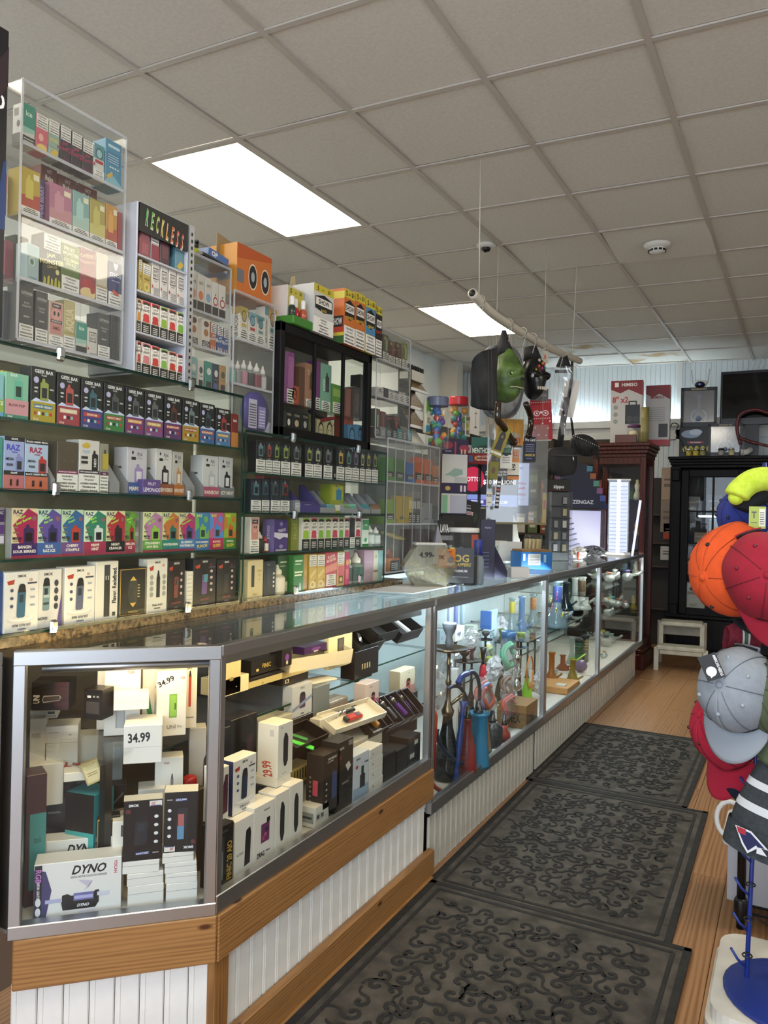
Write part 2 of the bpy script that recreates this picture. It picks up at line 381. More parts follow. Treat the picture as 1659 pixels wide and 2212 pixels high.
def floor_mat(x0,y0,x1,y1,label,seed,zz=.0):
    r =random.Random(seed); t =thing('floor_mat',label,'mat',((x0+x1)/2,(y0+y1)/2,zz),r.uniform(-.006,.006),'scroll mats along the counter')
    w,l =x1-x0,y1-y0
    MB().box((0,0,.003),(w,l,.006),MATB,.002).build('mat_base',t)
    m =MB()
    for s in (-1,1):
        m.box((s*(w/2-.012),0,.006),(.024,l,.006),MATR,.002).box((0,s*(l/2-.012),.006),(w,.024,.006),MATR,.002)
        m.box((s*(w/2-.05),0,.0065),(.014,l-.1,.004),MATR,.0015).box((0,s*(l/2-.05),.0065),(w-.1,.014,.004),MATR,.0015)
    m.build('rim',t)
    m =MB(); ny =int((l-.16)/.066); nx =int((w-.16)/.066)
    for a in range(nx):
        for b in range(ny):
            cx =-w/2+.10+(a+.5)*(w-.2)/nx+r.uniform(-.014,.014); cy =-l/2+.10+(b+.5)*(l-.2)/ny+r.uniform(-.014,.014)
            scroll(m,cx,cy,r.uniform(.026,.034),r.uniform(0,6.28),r.choice((-1,1)),MATR)
    o =m.build('relief',t,(0,0,.006)); o['kind'] ='stuff'
floor_mat(-1.158,1.34,-.262,2.62,'dark scroll-pattern rubber mat beside the pine-trimmed counter corner',1,.004)
floor_mat(-1.175,2.60,-.325,3.885,'dark scroll-pattern rubber mat lying between two other mats',2)
floor_mat(-1.21,3.88,-.42,5.14,'dark scroll-pattern rubber mat next to the bare laminate by the step stool',3)
# ceiling fittings
p =ceilpt(1050,528)
t =thing('dome_camera','small white dome camera with dark bubble on the ceiling tiles','camera',(p.x,p.y,p.z),0)
MB().lathe([(.062,0),(.062,-.012),(.052,-.022),(.03,-.024)],mat('#d8d5cd',.4),24).build('base',t)
MB().lathe([(.030,-.02),(.029,-.034),(.020,-.046),(0,-.052)],mat('#101012',.08),20).build('bubble',t)
p =ceilpt(1420,522)
t =thing('smoke_detector','round white smoke detector on the loose ceiling tile','detector',(p.x,p.y,p.z-.016),0)
MB().lathe([(.082,0),(.082,-.008),(.066,-.022),(.052,-.03)],mat('#d9d5cb',.45),26).build('base',t)
MB().lathe([(.052,-.03),(.052,-.036),(.045,-.05),(0,-.056)],mat('#e3dfd6',.45),26).build('cap',t)
m =MB()
for k in range(12): a =k*pi/6; m.box((0,0,0),(.018,.004,.012),BLACK,X=Matrix.Translation((cos(a)*.051,sin(a)*.051,-.042)) @ Matrix.Rotation(a+pi/2,4,'Z'))
m.build('vents',t)
# ================================================================== counters and showcases
XF =-1.186; ZT =1.04
PINE =woodmat('pine','#9c7142','#7e5730',True,sc=(1.6,22,22),rough=.42,rings=1.5)
PINEV =woodmat('pine_upright','#946838','#76502a',True,sc=(22,22,1.6),rough=.45,rings=1.5,dr='X')
BEAD =nmat('beadboard_paint','#d9d8d2','#e6e5e0',9,.5); BEADW =nmat('beadboard_worn','#9a968a','#bdb9ae',22,.55,stretch=(1,1,.3),lo=.3,hi=.5)
DARK =mat('#14110f',.6); DECK =mat('#b9b7b0',.5); INSIDE =nmat('case_back','#2a2621','#3c362e',3,.5)
def beads(parent,n,pitch,z0,z1,y,ma,x0=0.,gap=.0016):
    me =MB().box((0,0,(z0+z1)/2),(pitch-gap,.010,z1-z0),ma,.003).box((-pitch*.30,-.0052,(z0+z1)/2),(.0025,.002,z1-z0),ma).mesh('beadboard_plank')
    for k in range(n): ob('beadboard_plank',me,parent,(x0+(k+.5)*pitch,y,0))
def rail(parent,name,x0,x1,y,z0,z1,th,ma,bev=.003): return MB().box((0,0,0),(x1-x0,th,z1-z0),ma,bev).build(name,parent,((x0+x1)/2,y,(z0+z1)/2))
def pane(parent,name,c,d,edge=True,gm=None):
    gm =gm or GLASS; return MB().box(c,d,gm).build(name,parent)
# --- base under the straight near case
RZ =pi/2
t =thing('counter_base','white beadboard counter base with knotty pine rail along the near showcase','counter',(XF,1.43,0),RZ)
L1 =1.215
rail(t,'top_rail',0,L1+.01,.0,.298,.408,.03,PINE)
rail(t,'baseboard',.0,L1+.03,.0,.0,.10,.028,PINE)
MB().box((0,0,.149),(.055,.03,.298),PINEV,.003).build('corner_post',t,(.03,.012,0))
MB().box((L1/2,.06,.2),(L1,.06,.4),mat('#c4c1b8',.6)).build('carcass',t)
beads(t,22,.0552,.09,.30,.022,BEAD)
rail(t,'toe_strip',0,L1,-.02,0,.012,.012,PINE,.002)
# --- base under the angled corner case
A =Vector((XF,1.43)); B =Vector((-1.5,1.12)); ANG =math.atan2(A.y-B.y,A.x-B.x); LA =(A-B).length
t =thing('corner_counter_base','angled corner counter base with one knotty pine board over white beadboard','counter',(B.x,B.y,0),ANG)
rail(t,'top_rail',.012,LA+.006,.0,.300,.412,.03,PINE)
beads(t,8,.0545,0,.302,.020,BEAD,.006)
MB().box((LA/2,.055,.2),(LA-.03,.06,.4),mat('#c4c1b8',.6)).build('carcass',t)
# --- base left of the corner
t =thing('entrance_counter_base','pine-faced counter base to the near side of the angled corner','counter',(-1.515,.55,0),RZ)
rail(t,'top_rail',0,.548,0,.3,.412,.03,PINE); rail(t,'front_panel',0,.548,.012,0,.3,.02,PINEV)
# --- far bases
ym =[2.665,4.03,5.33,6.98]
for k,lb in enumerate(('worn white beadboard base under the hookah showcase','worn white beadboard base panel between two dark gaps','worn white beadboard base panel reaching the step stool')):
    t =thing('showcase_base',lb,'counter',(XF-.012,ym[k],0),RZ,'beadboard bases of the far showcases')
    n =int((ym[k+1]-ym[k]-.03)/.0525); beads(t,n,(ym[k+1]-ym[k]-.03)/n,0,.212,.005,BEADW,.008,.006)
    MB().box(((ym[k+1]-ym[k])/2,.05,.106),(ym[k+1]-ym[k]-.02,.06,.21),DARK).build('carcass',t)
# --- showcases
def showcase(label,y0,y1,z0,frame,lampm,shelfs=(),depth=.62,topd=.36,posts=True,rz_=.022,endpane=False,back=INSIDE,deck=DECK):
    t =thing('glass_showcase',label,'showcase',(XF,y0,0),RZ); L =y1-y0
    rail(t,'top_rail',0,L,.006,ZT-.026,ZT,.03,frame,.002)
    rail(t,'bottom_rail',0,L,.006,z0-.022,z0+rz_,.026,frame,.002)
    for x in (.011,L-.011): MB().box((0,0,(z0+ZT)/2),(.02,.024,ZT-z0-.03),frame,.002).build('post',t,(x,.008,0))
    pane(t,'front_pane',(L/2,.010,(z0+ZT)/2),(L-.04,.005,ZT-z0-.04))
    g =MB().box((L/2,topd/2+.01,ZT-.004),(L-.004,topd-.02,.006),GLASS); g.build('top_pane',t)
    MB().box((L/2,depth/2,z0-.01),(L-.01,depth,.016),deck).build('deck',t)
    MB().box((L/2,depth,(z0+ZT)/2),(L-.01,.012,ZT-z0-.02),back).build('back_panel',t)
    for (za,d0,d1) in shelfs:
        MB().box((L/2,(d0+d1)/2,za),(L-.05,d1-d0,.006),GLASS).box((L/2,d0,za),(L-.05,.002,.0065),GEDGE).build('shelf',t)
        s =MB()
        for x in (.12,L/2,L-.12): s.box((x,(d0+depth)/2,za-.008),(.008,depth-d0,.01),STEELD)
        s.build('shelf_bracket',t)
    if lampm:
        MB().box((L/2,.036,ZT-.042),(L-.05,.004,.032),frame).build('lamp_valance',t)
        MB().box((L/2,.058,ZT-.017),(L-.06,.045,.003),frame).build('added_spill_shade',t)  # opaque strip added over the tube to keep its light off the ceiling
        MB().tube([(.05,.058,ZT-.032),(L-.05,.058,ZT-.032)],.009,lampm,8).build('lamp_tube',t)
    if endpane:
        MB().box((L-.004,depth/2,(z0+ZT)/2),(.005,depth,ZT-z0-.03),GLASS).build('end_pane',t)
        MB().box((L-.004,depth-.02,(z0+ZT)/2),(.012,.02,ZT-z0),frame).build('post',t)
    return t
WARM =lamp_mat(CASEW,(1,.72,.34,1)); COOLC =lamp_mat(CASEC,(.78,.92,1,1)); SOFT =lamp_mat(CASEC*1.1,(.95,.97,.9,1))
NZ0,FZ0 =.43,.255
showcase('aluminium framed showcase of boxed kits lit by a warm lamp',1.43,2.64,NZ0,ALU,WARM,((.735,.24,.58),))
BACKL =nmat('case_back_light','#a8b8bc','#cfdde0',2,.5)
showcase('aluminium framed showcase packed with hookahs and hoses',2.655,4.14,FZ0,ALU,COOLC,((.72,.34,.66),),.70,.52,back=BACKL)
showcase('aluminium framed showcase of beaker pipes and small glass',4.145,5.46,FZ0,ALU,COOLC,((.66,.10,.66),),.70,.52,back=BACKL)
showcase('aluminium framed showcase of clear glass pieces beside the cherry cabinet',5.465,7.19,FZ0,ALU,SOFT,((.80,.10,.66),(.56,.12,.66)),.70,.52,endpane=True,back=BACKL)
# corner case
t =thing('corner_showcase','angled aluminium corner showcase with a mirror-clear front pane','showcase',(B.x,B.y,0),ANG)
fr =ALU
rail(t,'top_rail',0,LA+.004,0,ZT-.032,ZT,.03,fr,.002); rail(t,'bottom_rail',0,LA+.004,0,.412,.442,.03,fr,.002)
for x in (.013,LA-.011): MB().box((0,0,.725),(.026,.03,.57),fr,.002).build('post',t,(x,.002,0))
pane(t,'front_pane',(LA/2,.006,.725),(LA-.04,.005,.57))
m =MB(); m.X =Matrix.Rotation(-ANG,4,'Z') @ Matrix.Translation((-B.x,-B.y,0))
pg =[(-1.49,1.13),(-1.20,1.428),(-1.80,1.428),(-1.80,1.13)]
MB_ =MB(); MB_.X =m.X; MB_.prism([pg[0],pg[1],(-1.545,1.428),(-1.545,1.16)],ZT-.007,ZT-.001,GLASS).build('top_pane',t)
m.prism(pg,.412,.428,DECK).build('deck',t)
m =MB(); m.X =MB_.X; m.box((-1.80,1.28,.725),(.012,.30,.59),INSIDE).box((-1.65,1.125,.725),(.30,.012,.59),INSIDE).build('back_panel',t)
# fan shaped glass shelf on a post
fan =[(-1.62,1.20)]+[(-1.62+.30*cos(a),1.20+.30*sin(a)) for a in [radians(-6+8*k) for k in range(13)]]
m =MB(); m.X =MB_.X; m.prism(fan,.795,.801,GLASS).build('shelf',t)
m =MB(); m.X =MB_.X; m.box((-1.445,1.335,.61),(.02,.02,.37),ALUD).build('shelf_post',t)
m =MB(); m.X =MB_.X; m.tube([(-1.48,1.18,ZT-.03),(-1.23,1.42,ZT-.03)],.008,WARM,8).build('lamp_tube',t)
m =MB(); m.X =MB_.X; m.tube([(-1.466,1.166,ZT-.042),(-1.21,1.42,ZT-.042)],.011,fr,4).build('lamp_valance',t)
# case towards the entrance
t =thing('entrance_showcase','dark glazed aluminium showcase ending at the angled corner','showcase',(-1.515,.55,0),RZ)
rail(t,'top_rail',0,.545,0,ZT-.03,ZT,.03,ALU); rail(t,'bottom_rail',0,.545,0,.412,.442,.03,ALU)
for x in (.012,.533): MB().box((0,0,.725),(.024,.028,.57),ALU,.002).build('post',t,(x,0,0))
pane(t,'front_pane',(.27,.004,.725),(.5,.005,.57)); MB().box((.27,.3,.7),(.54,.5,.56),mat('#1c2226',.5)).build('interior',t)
pane(t,'top_pane',(.27,.18,ZT-.004),(.53,.33,.006))
# granite-look laminate ledge behind the near cases
GRAN =nmat('granite_laminate','#231a13','#84704f',85,.35,detail=6,lo=.36,hi=.62)
g =MB().box((-1.76,1.80,1.05),(.428,2.62,.030),GRAN,.004).build('granite_ledge'); tag(g,'brown speckled granite-look ledge under the glass display cases','counter')
# --- glass display cases on the ledge
def clip(parent,y,z,X=-1.546):
    return MB().box((.006,0,0),(.012,.020,.034),CHROME,.004).box((.0135,0,.003),(.003,.014,.02),CHROME,.001).build('chrome_clip',parent,(X,y,z))
def glasscase(label,y0,y1,zs,dsp,clips,X=-1.546,depth=.20):
    t =thing('glass_display_case',label,'display case'); L =y1-y0; yc =(y0+y1)/2; z0,z1 =zs[0],zs[-1]
    for z in zs: MB().box((X-depth/2,yc,z-.003),(depth,L,.006),GLASS).box((X-.001,yc,z-.003),(.0025,L,.0062),GEDGE).build('shelf',t)
    for y in (y0,y1): MB().box((X-depth/2,y,(z0+z1)/2),(depth,.005,z1-z0),GLASS).box((X-.001,y,(z0+z1)/2),(.0025,.0052,z1-z0),GEDGE).build('side_pane',t)
    zm =zs[2]
    for a,b in ((z0,zm-.006),(zm+.002,z1)):
        MB().box((X+.004,yc,(a+b)/2),(.0045,L-.01,b-a),GLASS).box((X+.004,yc,a),(.0047,L-.01,.002),GEDGE).box((X+.004,yc,b),(.0047,L-.01,.002),GEDGE).build('door_pane',t)
    MB().box((X-depth-.004,yc,(z0+z1)/2),(.006,L,z1-z0),nmat('case_mirror','#857c62','#a69a7a',5,.35)).build('back_panel',t)
    for px,py in clips: p =onX(px,py,X); clip(t,p.y,p.z,X+.006)
    return t
Z1 =[1.068,1.236,1.392,1.552,1.716]; Z2 =[1.068,1.217,1.351,1.480,1.612]
glasscase('glass display case of vape cartons next to the angled corner',1.085,1.95,Z1,0,((123,766),(405,832),(113,1057),(402,1070),(107,1353),(398,1312)))
glasscase('glass display case under the black framed cabinet',1.968,2.925,Z2,0,((627,945),(768,970),(630,1112),(770,1112),(632,1275),(771,1250)))
# --- acrylic towers
def tower(label,y0,y1,zs,X,depth=.16,nm='acrylic_tower',dividers=0,gm=None,face=True,group=None):
    gm =gm or ACRYL; t =thing(nm,label,'display rack',group=group); L =y1-y0; yc =(y0+y1)/2; z0,z1 =zs[0],zs[-1]
    for z in zs: MB().box((X-depth/2,yc,z-.002),(depth,L,.004),gm).box((X+.0005,yc,z-.001),(.002,L,.008),FROST).build('shelf',t)
    for y in (y0,y1): MB().box((X-depth/2,y,(z0+z1)/2),(depth,.004,z1-z0),gm).box((X,y,(z0+z1)/2),(.003,.005,z1-z0),FROST).build('side_wall',t)
    if face: MB().box((X+.003,yc,(z0+z1)/2),(.003,L-.006,z1-z0),gm).build('front_wall',t)
    MB().box((X-depth,yc,(z0+z1)/2),(.004,L,z1-z0),gm).build('back_wall',t)
    for k in range(dividers): MB().box((X-depth/2+.01,y0+L*(k+1)/(dividers+1),(z0+z1)/2),(depth-.03,.003,z1-z0-.01),gm).box((X-.008,y0+L*(k+1)/(dividers+1),(z0+z1)/2),(.002,.004,z1-z0-.01),FROST).build('divider',t)
    return t
Z3 =[1.744,1.887,2.038,2.201,2.345]
tower('tall acrylic tower nearest the black poster, four crowded shelves',1.183,1.497,Z3,-1.6)
Z5 =[1.73,1.855,1.962,2.13]
tower('narrow acrylic rack between the white steel rack and the bottle rack',1.782,1.965,Z5,-1.62)
Z6 =[1.617,1.770,1.918,2.07]
tower('acrylic rack with a row of dropper bottles beside the black cabinet',1.985,2.205,Z6,-1.62)
Z7 =[1.69,1.868,2.032,2.172]
tower('acrylic rack behind the black cabinet holding small dark vapes',2.955,3.285,Z7,-1.62)
Z8 =[1.10,1.31,1.497,1.683]
tower('wide divided acrylic rack with slotted columns of loose vapes',2.962,3.515,Z8,-1.56,.18,dividers=5,face=True)
# ================================================================== cartons on the glass shelves
class Row:
    """a shelf: plane X, height z, converter from a magnified crop to photograph pixels"""
    def __init__(s,X,z,k,ox,oy,group=None,where=''): s.X =X; s.z =z; s.k =k; s.ox =ox; s.oy =oy; s.g =group; s.w =where
    def span(s,x0,x1,yt):
        a =onX(s.ox+x0/s.k,s.oy+yt/s.k+40,s.X); b =onX(s.ox+x1/s.k,s.oy+yt/s.k+40,s.X); t =onX(s.ox+x0/s.k,s.oy+yt/s.k,s.X)
        return a.y,b.y,t.z-s.z
    def c(s,x0,x1,yt,label,body,front=None,d=.05,nm='vape_carton',cat='carton',group=None,dx=0.,dz=0.,rz=0.,**kw):
        y0,y1,h =s.span(x0,x1,yt); h -= dz
        return carton(nm,label,cat,(s.X+dx,(y0+y1)/2,s.z+dz),RZ+rz,max(.004,y1-y0-.0012),h,d,body,front,group=group,**kw)
    def wh(s,x0,x1,yt): y0,y1,h =s.span(x0,x1,yt); return (y0+y1)/2,y1-y0,h
def tray(o,w,d,h0,h1,col,els=None):
    c =mat(col,.45); m =MB()
    for sx in (-1,1): m.prism([(-.006,0),(d,0),(d,h1),(d*.75,h1),(-.006,h0)],-.0006,.0006,c,Matrix(((0,0,1,sx*(w/2+.001)),(1,0,0,0),(0,1,0,0),(0,0,0,1))))
    m.box((0,-.0055,h0/2),(w+.002,.001,h0),c); t =m.build('tray',o)
    if els: print_into(MB(),els,w,h0,-.006).build('tray_print',t)
    return t
def device(u,v,w,h,col,cap='#1a1a1a',scr=None):
    o =[P([(u-w/2,v-h/2),(u+w/2,v-h/2),(u+w/2,v+h*.28),(u+w*.2,v+h*.34),(u-w/2,v+h*.30)],col),P([(u-w*.35,v+h*.3),(u+w*.1,v+h*.3),(u+w*.02,v+h*.5),(u-w*.25,v+h*.5)],cap)]
    if scr: o.append(R(u-w*.32,v-h*.38,u+w*.32,v+h*.08,scr))
    return o
def pen(u,v,w,h,c1,c2='#15161a',rot=.12):
    q =lambda a,b: (u+a*w+b*h*rot*.5,v+b*h)
    return [P([q(-.5,-.46),q(-.35,-.5),q(.35,-.5),q(.5,-.46),q(.5,.25),q(-.5,.25)],c1),P([q(-.5,.25),q(.5,.25),q(.38,.44),q(.2,.5),q(-.2,.5),q(-.38,.44)],c2),P([q(-.28,-.05),q(.2,-.05),q(.2,.18),q(-.28,.18)],'#26313a')]
def icons(u,c='#ddd',n=4,v0=.28,v1=.62,r=.05,asp=.55): return [E(u,v0+(v1-v0)*k/(n-1),r,r*asp,c) for k in range(n)]
def geek(col,fl,dev='#5d5f63',pill='#b3332e'):
    return [P([(0,.36),(.2,.44),(.45,.40),(.7,.45),(1,.39),(1,.36),(0,.36)],'#c9d2ee'),R(0,0,1,.37,col),R(.12,.245,.88,.325,pill),T(fl,.5,.285,.042,'#f2ead2',.7),
            [R(.13+.155*k,.13,.23+.155*k,.19,('#a33','#eee','#223','#8bb','#b33')[k]) for k in range(5)],T('21ml',.2,.055,.045,'#eadfd0',.2),T('GEEK BAR',.5,.92,.066,'#e6e6e6',.84),T('PULSE',.5,.855,.032,'#cfcfcf',.4),
            E(.19,.76,.105,.058,'#b7b2d6'),R(.12,.60,.26,.63,'#ccc'),R(.12,.53,.24,.56,'#bbb'),R(.74,.60,.9,.63,'#bbb'),device(.52,.60,.34,.40,dev,dev,'#222327')]
r1 =Row(-1.562,Z1[3],3.072,0,740)
G1 ='black cartons in coloured trays, top shelf'
for x0,x1,yt,col,fl,dev,cn,pill in (
        (205,372,150,'#a8962c','LEMON HEADS','#8f9a4a','mustard yellow','#2f6f8f'),(380,533,195,'#9a3d47','WATERMELON ICE','#b0504f','brick red','#d8c3a8'),(540,685,232,'#3d3f80','SOUR FAB','#39606f','navy blue','#b4443c'),
        (690,828,262,'#3d7a42','MEXICO MINT','#4c5054','green','#a8403a'),(834,958,293,'#6e3570','RASPBERRY PEACH LIME','#555a5c','plum purple','#c98b3a'),(962,1084,320,'#7d4a80','STRAWBERRY B-POP','#5b5f60','dusty mauve','#c7a23a'),
        (1092,1206,345,'#5a3368','BLACKBERRY B-BURST','#5a2f2d','violet','#a8443a'),(1212,1322,368,'#a98a2c','BANANA TAFFY FREEZE','#6a7a7c','ochre','#9a3d2f'),(1326,1426,395,'#3a5f96','BLUE RANCHER','#3b4a58','cobalt blue','#b35a48'),(1432,1530,430,'#4a7aa8','BLUE RAZZ ICE','#a03a33','sky blue','#b98a3a')):
    r1.c(x0,x1,yt,'black vape carton in a %s tray reading %s' % (cn,fl.lower()),'#1b1b1d',geek(col,fl,dev,pill),d=.042,group=G1)
r1.c(35,192,190,'pale green vape carton in a pink tray reading blow pop','#7fb79c',[R(0,0,1,.42,'#c58f96'),R(0,0,1,.09,'#3f7f6a'),T('BLOW POP',.5,.30,.06,'#6b2f3c'),T('21ml',.2,.05,.05,'#eee',.2),device(.55,.68,.36,.5,'#5fae93','#6fb9a0','#22352e'),T('BAR',.35,.95,.07,'#d8efe4',.4)],group=G1)
r1.c(-70,28,200,'light blue vape carton cut by the case side with yellow green tray','#86b8c4',[R(0,0,1,.42,'#8fae4a'),R(0,0,1,.12,'#5f9fc4'),T('FRITZ',.6,.33,.08,'#eee')],group=G1)
r1.c(1535,1582,470,'half hidden red vape carton with an orange tray edge','#7a2620',[R(0,0,1,.45,'#b9793a'),T('BAR',.5,.8,.07,'#ddd')],group=G1)
r1.c(128,205,170,'olive yellow carton standing side-on behind the mustard tray','#a89b3a',[R(.2,.5,.8,.62,'#4f7f8c'),R(.2,.7,.8,.75,'#6a6a30')],d=.04,dx=-.06)
# second shelf
r2 =Row(-1.562,Z1[2],3.072,0,740)
def razt(bg,ac,dev,lowc,nm): return [R(0,0,1,.3,lowc),R(0,.28,1,.36,'#1c1b20'),T(nm,.5,.32,.035,'#eee'),R(0,.92,1,1,'#1c1b20'),T(nm,.5,.96,.035,'#eee'),T('RAZ',.45,.80,.11,ac,.75),T('TN9000',.5,.71,.03,ac,.5),T('MEGA',.28,.58,.05,'#22222a',.4),T('9000',.28,.47,.055,'#2a2a36',.42),device(.74,.52,.34,.34,dev,dev,'#22242a'),R(.3,.08,.4,.2,'#2a1a1a'),R(.62,.08,.72,.2,'#2a1a1a')]
r2.c(-70,20,620,'teal carton with a device photo cut by the case side','#3f8f80',[device(.6,.5,.4,.6,'#2f6f60')],d=.05)
r2.c(25,163,618,'lilac and pink device carton with purple lettering','#9aa6cf',razt('','#4a48c8','#7f86b8','#b86a6f','GRAPE'),d=.05)
r2.c(166,322,640,'pale blue device carton with crimson lettering and red device','#a9bcd6',razt('','#a8244a','#b32f2c','#c06a50','BLACK CHERRY PEACH'),d=.05)
def warnbox(x0,x1,yt,lab,body,cap,capt,up,row=r2,**kw):
    return row.c(x0,x1,yt,lab,body,[W(0,0,1,.36),R(0,.36,1,.43,cap),T(capt,.5,.395,.032,'#eadfe8'),up],**kw)
warnbox(378,520,650,'brown carton with a pale warning tray and magenta strip','#4f4538','#7d2f55','FROZEN JUICY STRAWBERRY',[E(.35,.62,.03,.02,'#6a5f4f'),E(.7,.62,.03,.02,'#6a5f4f')])
warnbox(525,662,640,'white carton with a yellow cloud logo over a warning tray','#cfcac6','#1b1b1b','KIWI DRAGON BERRY',[E(.32,.89,.2,.045,'#c9ae38'),E(.36,.91,.12,.04,'#c9ae38'),T('NEO',.33,.78,.06,'#a9c4d6',.5),device(.76,.62,.3,.38,'#1a1a1a','#1a1a1a'),T('NEO',.76,.58,.06,'#ddd',.3,90),R(.08,.64,.4,.69,'#2a2a2a'),R(.08,.55,.4,.6,'#2a2a2a')])
warnbox(664,722,668,'narrow carton with a yellow device over a clipped warning tray','#8f8a7a','#5a2f48','ICE',[device(.6,.68,.7,.4,'#b0a03a','#444')])
def ryl(dev,edge): return [T('RyL',.62,.86,.10,'#6f6f78',.35,0,.3),T('CLASSIC',.62,.78,.03,'#888',.4),R(.2,.74,.42,.80,'#222'),E(.26,.89,.05,.035,'#333'),device(.58,.42,.42,.46,dev,dev),R(.46,.3,.72,.5,'#d8d4d6')]
sd =[R(.3,.55,.6,.6,'#555'),R(.3,.4,.6,.47,'#333'),R(.3,.25,.6,.32,'#333')]
for x0,x1,yt,body,dev,lab,tl,tc in ((865,998,690,'#c3c0c8','#9a86b8','silver carton with a lavender device in a blue tray','MIAMI MINT','#3f5a90'),(1055,1163,700,'#cfccca','#2a2523','white carton with a black device in a russet tray','RASPBERRY WATERMELON','#8f5236'),
        (1167,1236,720,'#b9b4ae','#b98a50','grey carton with an amber device in an orange tray','PAPAYA FRUIT','#b06a34'),(1365,1470,745,'#c9c9c8','#b5b8b8','white carton with a pale grey device in a rose tray','RAINBOW','#a8506a'),(1475,1566,755,'#c4c4c4','#1b1b1c','white carton with a black framed device in a grey tray','ICY MINT','#77797a')):
    o =r2.c(x0,x1,yt,lab,body,ryl(dev,tc),d=.05,side=sd,dx=-.012,group='silver device cartons on the middle shelf')
    y,w_,h =r2.wh(x0,x1,yt); tray(o,w_,.05,h*.26,h*.62,'#8c8c90',[R(0,0,1,1,tc),T(tl,.5,.5,.34,'#e8dccb',.9)])
r2.c(930,1052,905,'low purple tray lettered lemonade between device cartons','#5f4a86',[T('FRUIT',.5,.72,.2,'#d8c9e8'),T('LEMONADE',.5,.35,.26,'#e8dff0')],d=.05,nm='vape_tray',cat='tray',dx=.008)
for k,(x0,x1) in enumerate(((735,800),(1245,1300),(345,372))):
    y,w_,h =r2.wh(x0,x1,720); m =MB(); m.prism([(0,0),(.1,0),(.1,.12),(.075,.12),(0,.03)],-w_/2,w_/2,mat('#8a8a8e',.45),Matrix(((0,0,1,0),(1,0,0,0),(0,1,0,0),(0,0,0,1))))
    tag(m.build('display_tray',None,(-1.565,y,Z1[2]),RZ),('empty slant-sided grey carton tray beside the silver device carton','empty slant-sided grey tray before the pale grey device carton','empty slant-sided grey tray beside the brown warning carton')[k],'tray')
r2.c(25,120,540,'folded white carton flaps poking out under the top shelf','#cfcabd',None,d=.03,dx=-.09,dz=.10)
# third shelf
r3 =Row(-1.562,Z1[1],3.072,0,740)
def razl(bg,band,dev,low,fl,fc='#9ee84a',name=None):
    ls =fl.split('/'); o =[R(0,.3,1,1,bg),P([(.30,.3),(1,.3),(1,.88),(.62,1.),(.05,.66)],band),T('RAZ',.24,.925,.085,'#1f2a55',.4),T('LTX',.24,.855,.03,'#44504a',.2)]
    for k,l in enumerate(ls): o.append(T(l,.40+.05*k,.80-.07*k+.02,.055,fc,.62,22))
    o += [E(.86,.8,.09,.05,'#8a5a6a'),device(.66,.48,.40,.38,dev,dev,'#14151c'),T('MEGA',.22,.40,.06,'#2a2530',.38),T('HD SCREEN',.22,.345,.026,'#2a2530',.34),R(.06,.5,.26,.53,'#7a7050'),R(.06,.6,.22,.63,'#8a7f5a'),R(0,0,1,.3,low),R(0,0,1,.055,'#8a2f48')]
    n =fl.upper().split('/') if not name else name.split('/')
    for k,l in enumerate(n): o.append(T(l,.5,.18+(.045 if len(n) > 1 else 0)-.09*k,.062,'#efe9dc',.9))
    return o
G3 ='screen vape cartons on the third shelf'
for x0,x1,yt,bg,band,dev,low,fl,lab in ((75,250,1098,'#d9c8a0','#a32c55','#3a2a58','#3d2a66','Bangin/Sour Berries','cream and magenta carton labelled bangin sour berries on dark purple'),
        (247,404,1103,'#b8d4c0','#5a4a96','#2f2a66','#3a5f9f','Blue/Raz Ice','mint and violet carton labelled blue raz ice on bright blue'),(406,554,1108,'#b5d0b0','#2f5f96','#b03a2a','#6a4a86','Cherry/Strapple','mint and blue carton labelled cherry strapple on muted purple'),
        (556,704,1114,'#cfe0c8','#2f7a66','#c8d4d4','#9a2f50','Miami/Mint','pale carton with white device labelled miami mint on raspberry'),(702,828,1116,'#d0cfa0','#a82a3a','#2a1c20','#1b1a1c','Night/Crawler','carton labelled night crawler on black with dark device'),(828,898,1120,'#6a8a4a','#5f9a3a','#a02a2a','#96304a','Melon/Ice','green carton with red device labelled melon ice'),
        (946,1076,1124,'#d0d8a0','#b07aa8','#8fbf4a','#5f9a48','Strawberry/Kiwi Pear','carton labelled strawberry kiwi pear on leaf green'),(1076,1186,1126,'#c9cf98','#c0703a','#2f6f66','#2f8076','Wintergreen','orange banded carton labelled wintergreen on teal'),(1186,1292,1128,'#cfd0a0','#b8326a','#3f4a8a','#4a7fb0','Blueberry/Watermelon','pink banded carton labelled blueberry watermelon on blue')):
    r3.c(x0,x1,yt,lab,'#8a8a80',razl(bg,band,dev,low,fl),d=.05,group=G3)
def punch(bg,dev,low,fl,c2): return [R(0,.3,1,1,bg),P([(0,.5),(.3,.62),(.2,.9),(0,1)],c2),P([(.6,.3),(1,.55),(1,.3)],c2),E(.75,.82,.16,.09,c2),T('RAZ',.3,.92,.08,'#dfe85a',.45),device(.55,.5,.42,.4,dev,dev,'#2a3a3a'),R(0,0,1,.3,low),T(fl[0],.5,.21,.05,'#f0ead8'),T(fl[1],.5,.10,.09,'#e8d24a',.8,4)]
r3.c(1294,1388,1128,'splashy blue green carton labelled sour raspberry punch','#4a86b0',punch('#3f7fae','#7fb84a','#3a6aa8',('SOUR RASPBERRY','PUNCH'),'#6fae5a'),group=G3)
r3.c(1390,1484,1128,'splashy pink and blue carton labelled blue raz gush','#b04a86',punch('#b85a8a','#3f8fd0','#a82f55',('BLUE RAZ','GUSH'),'#5a8fd0'),group=G3)
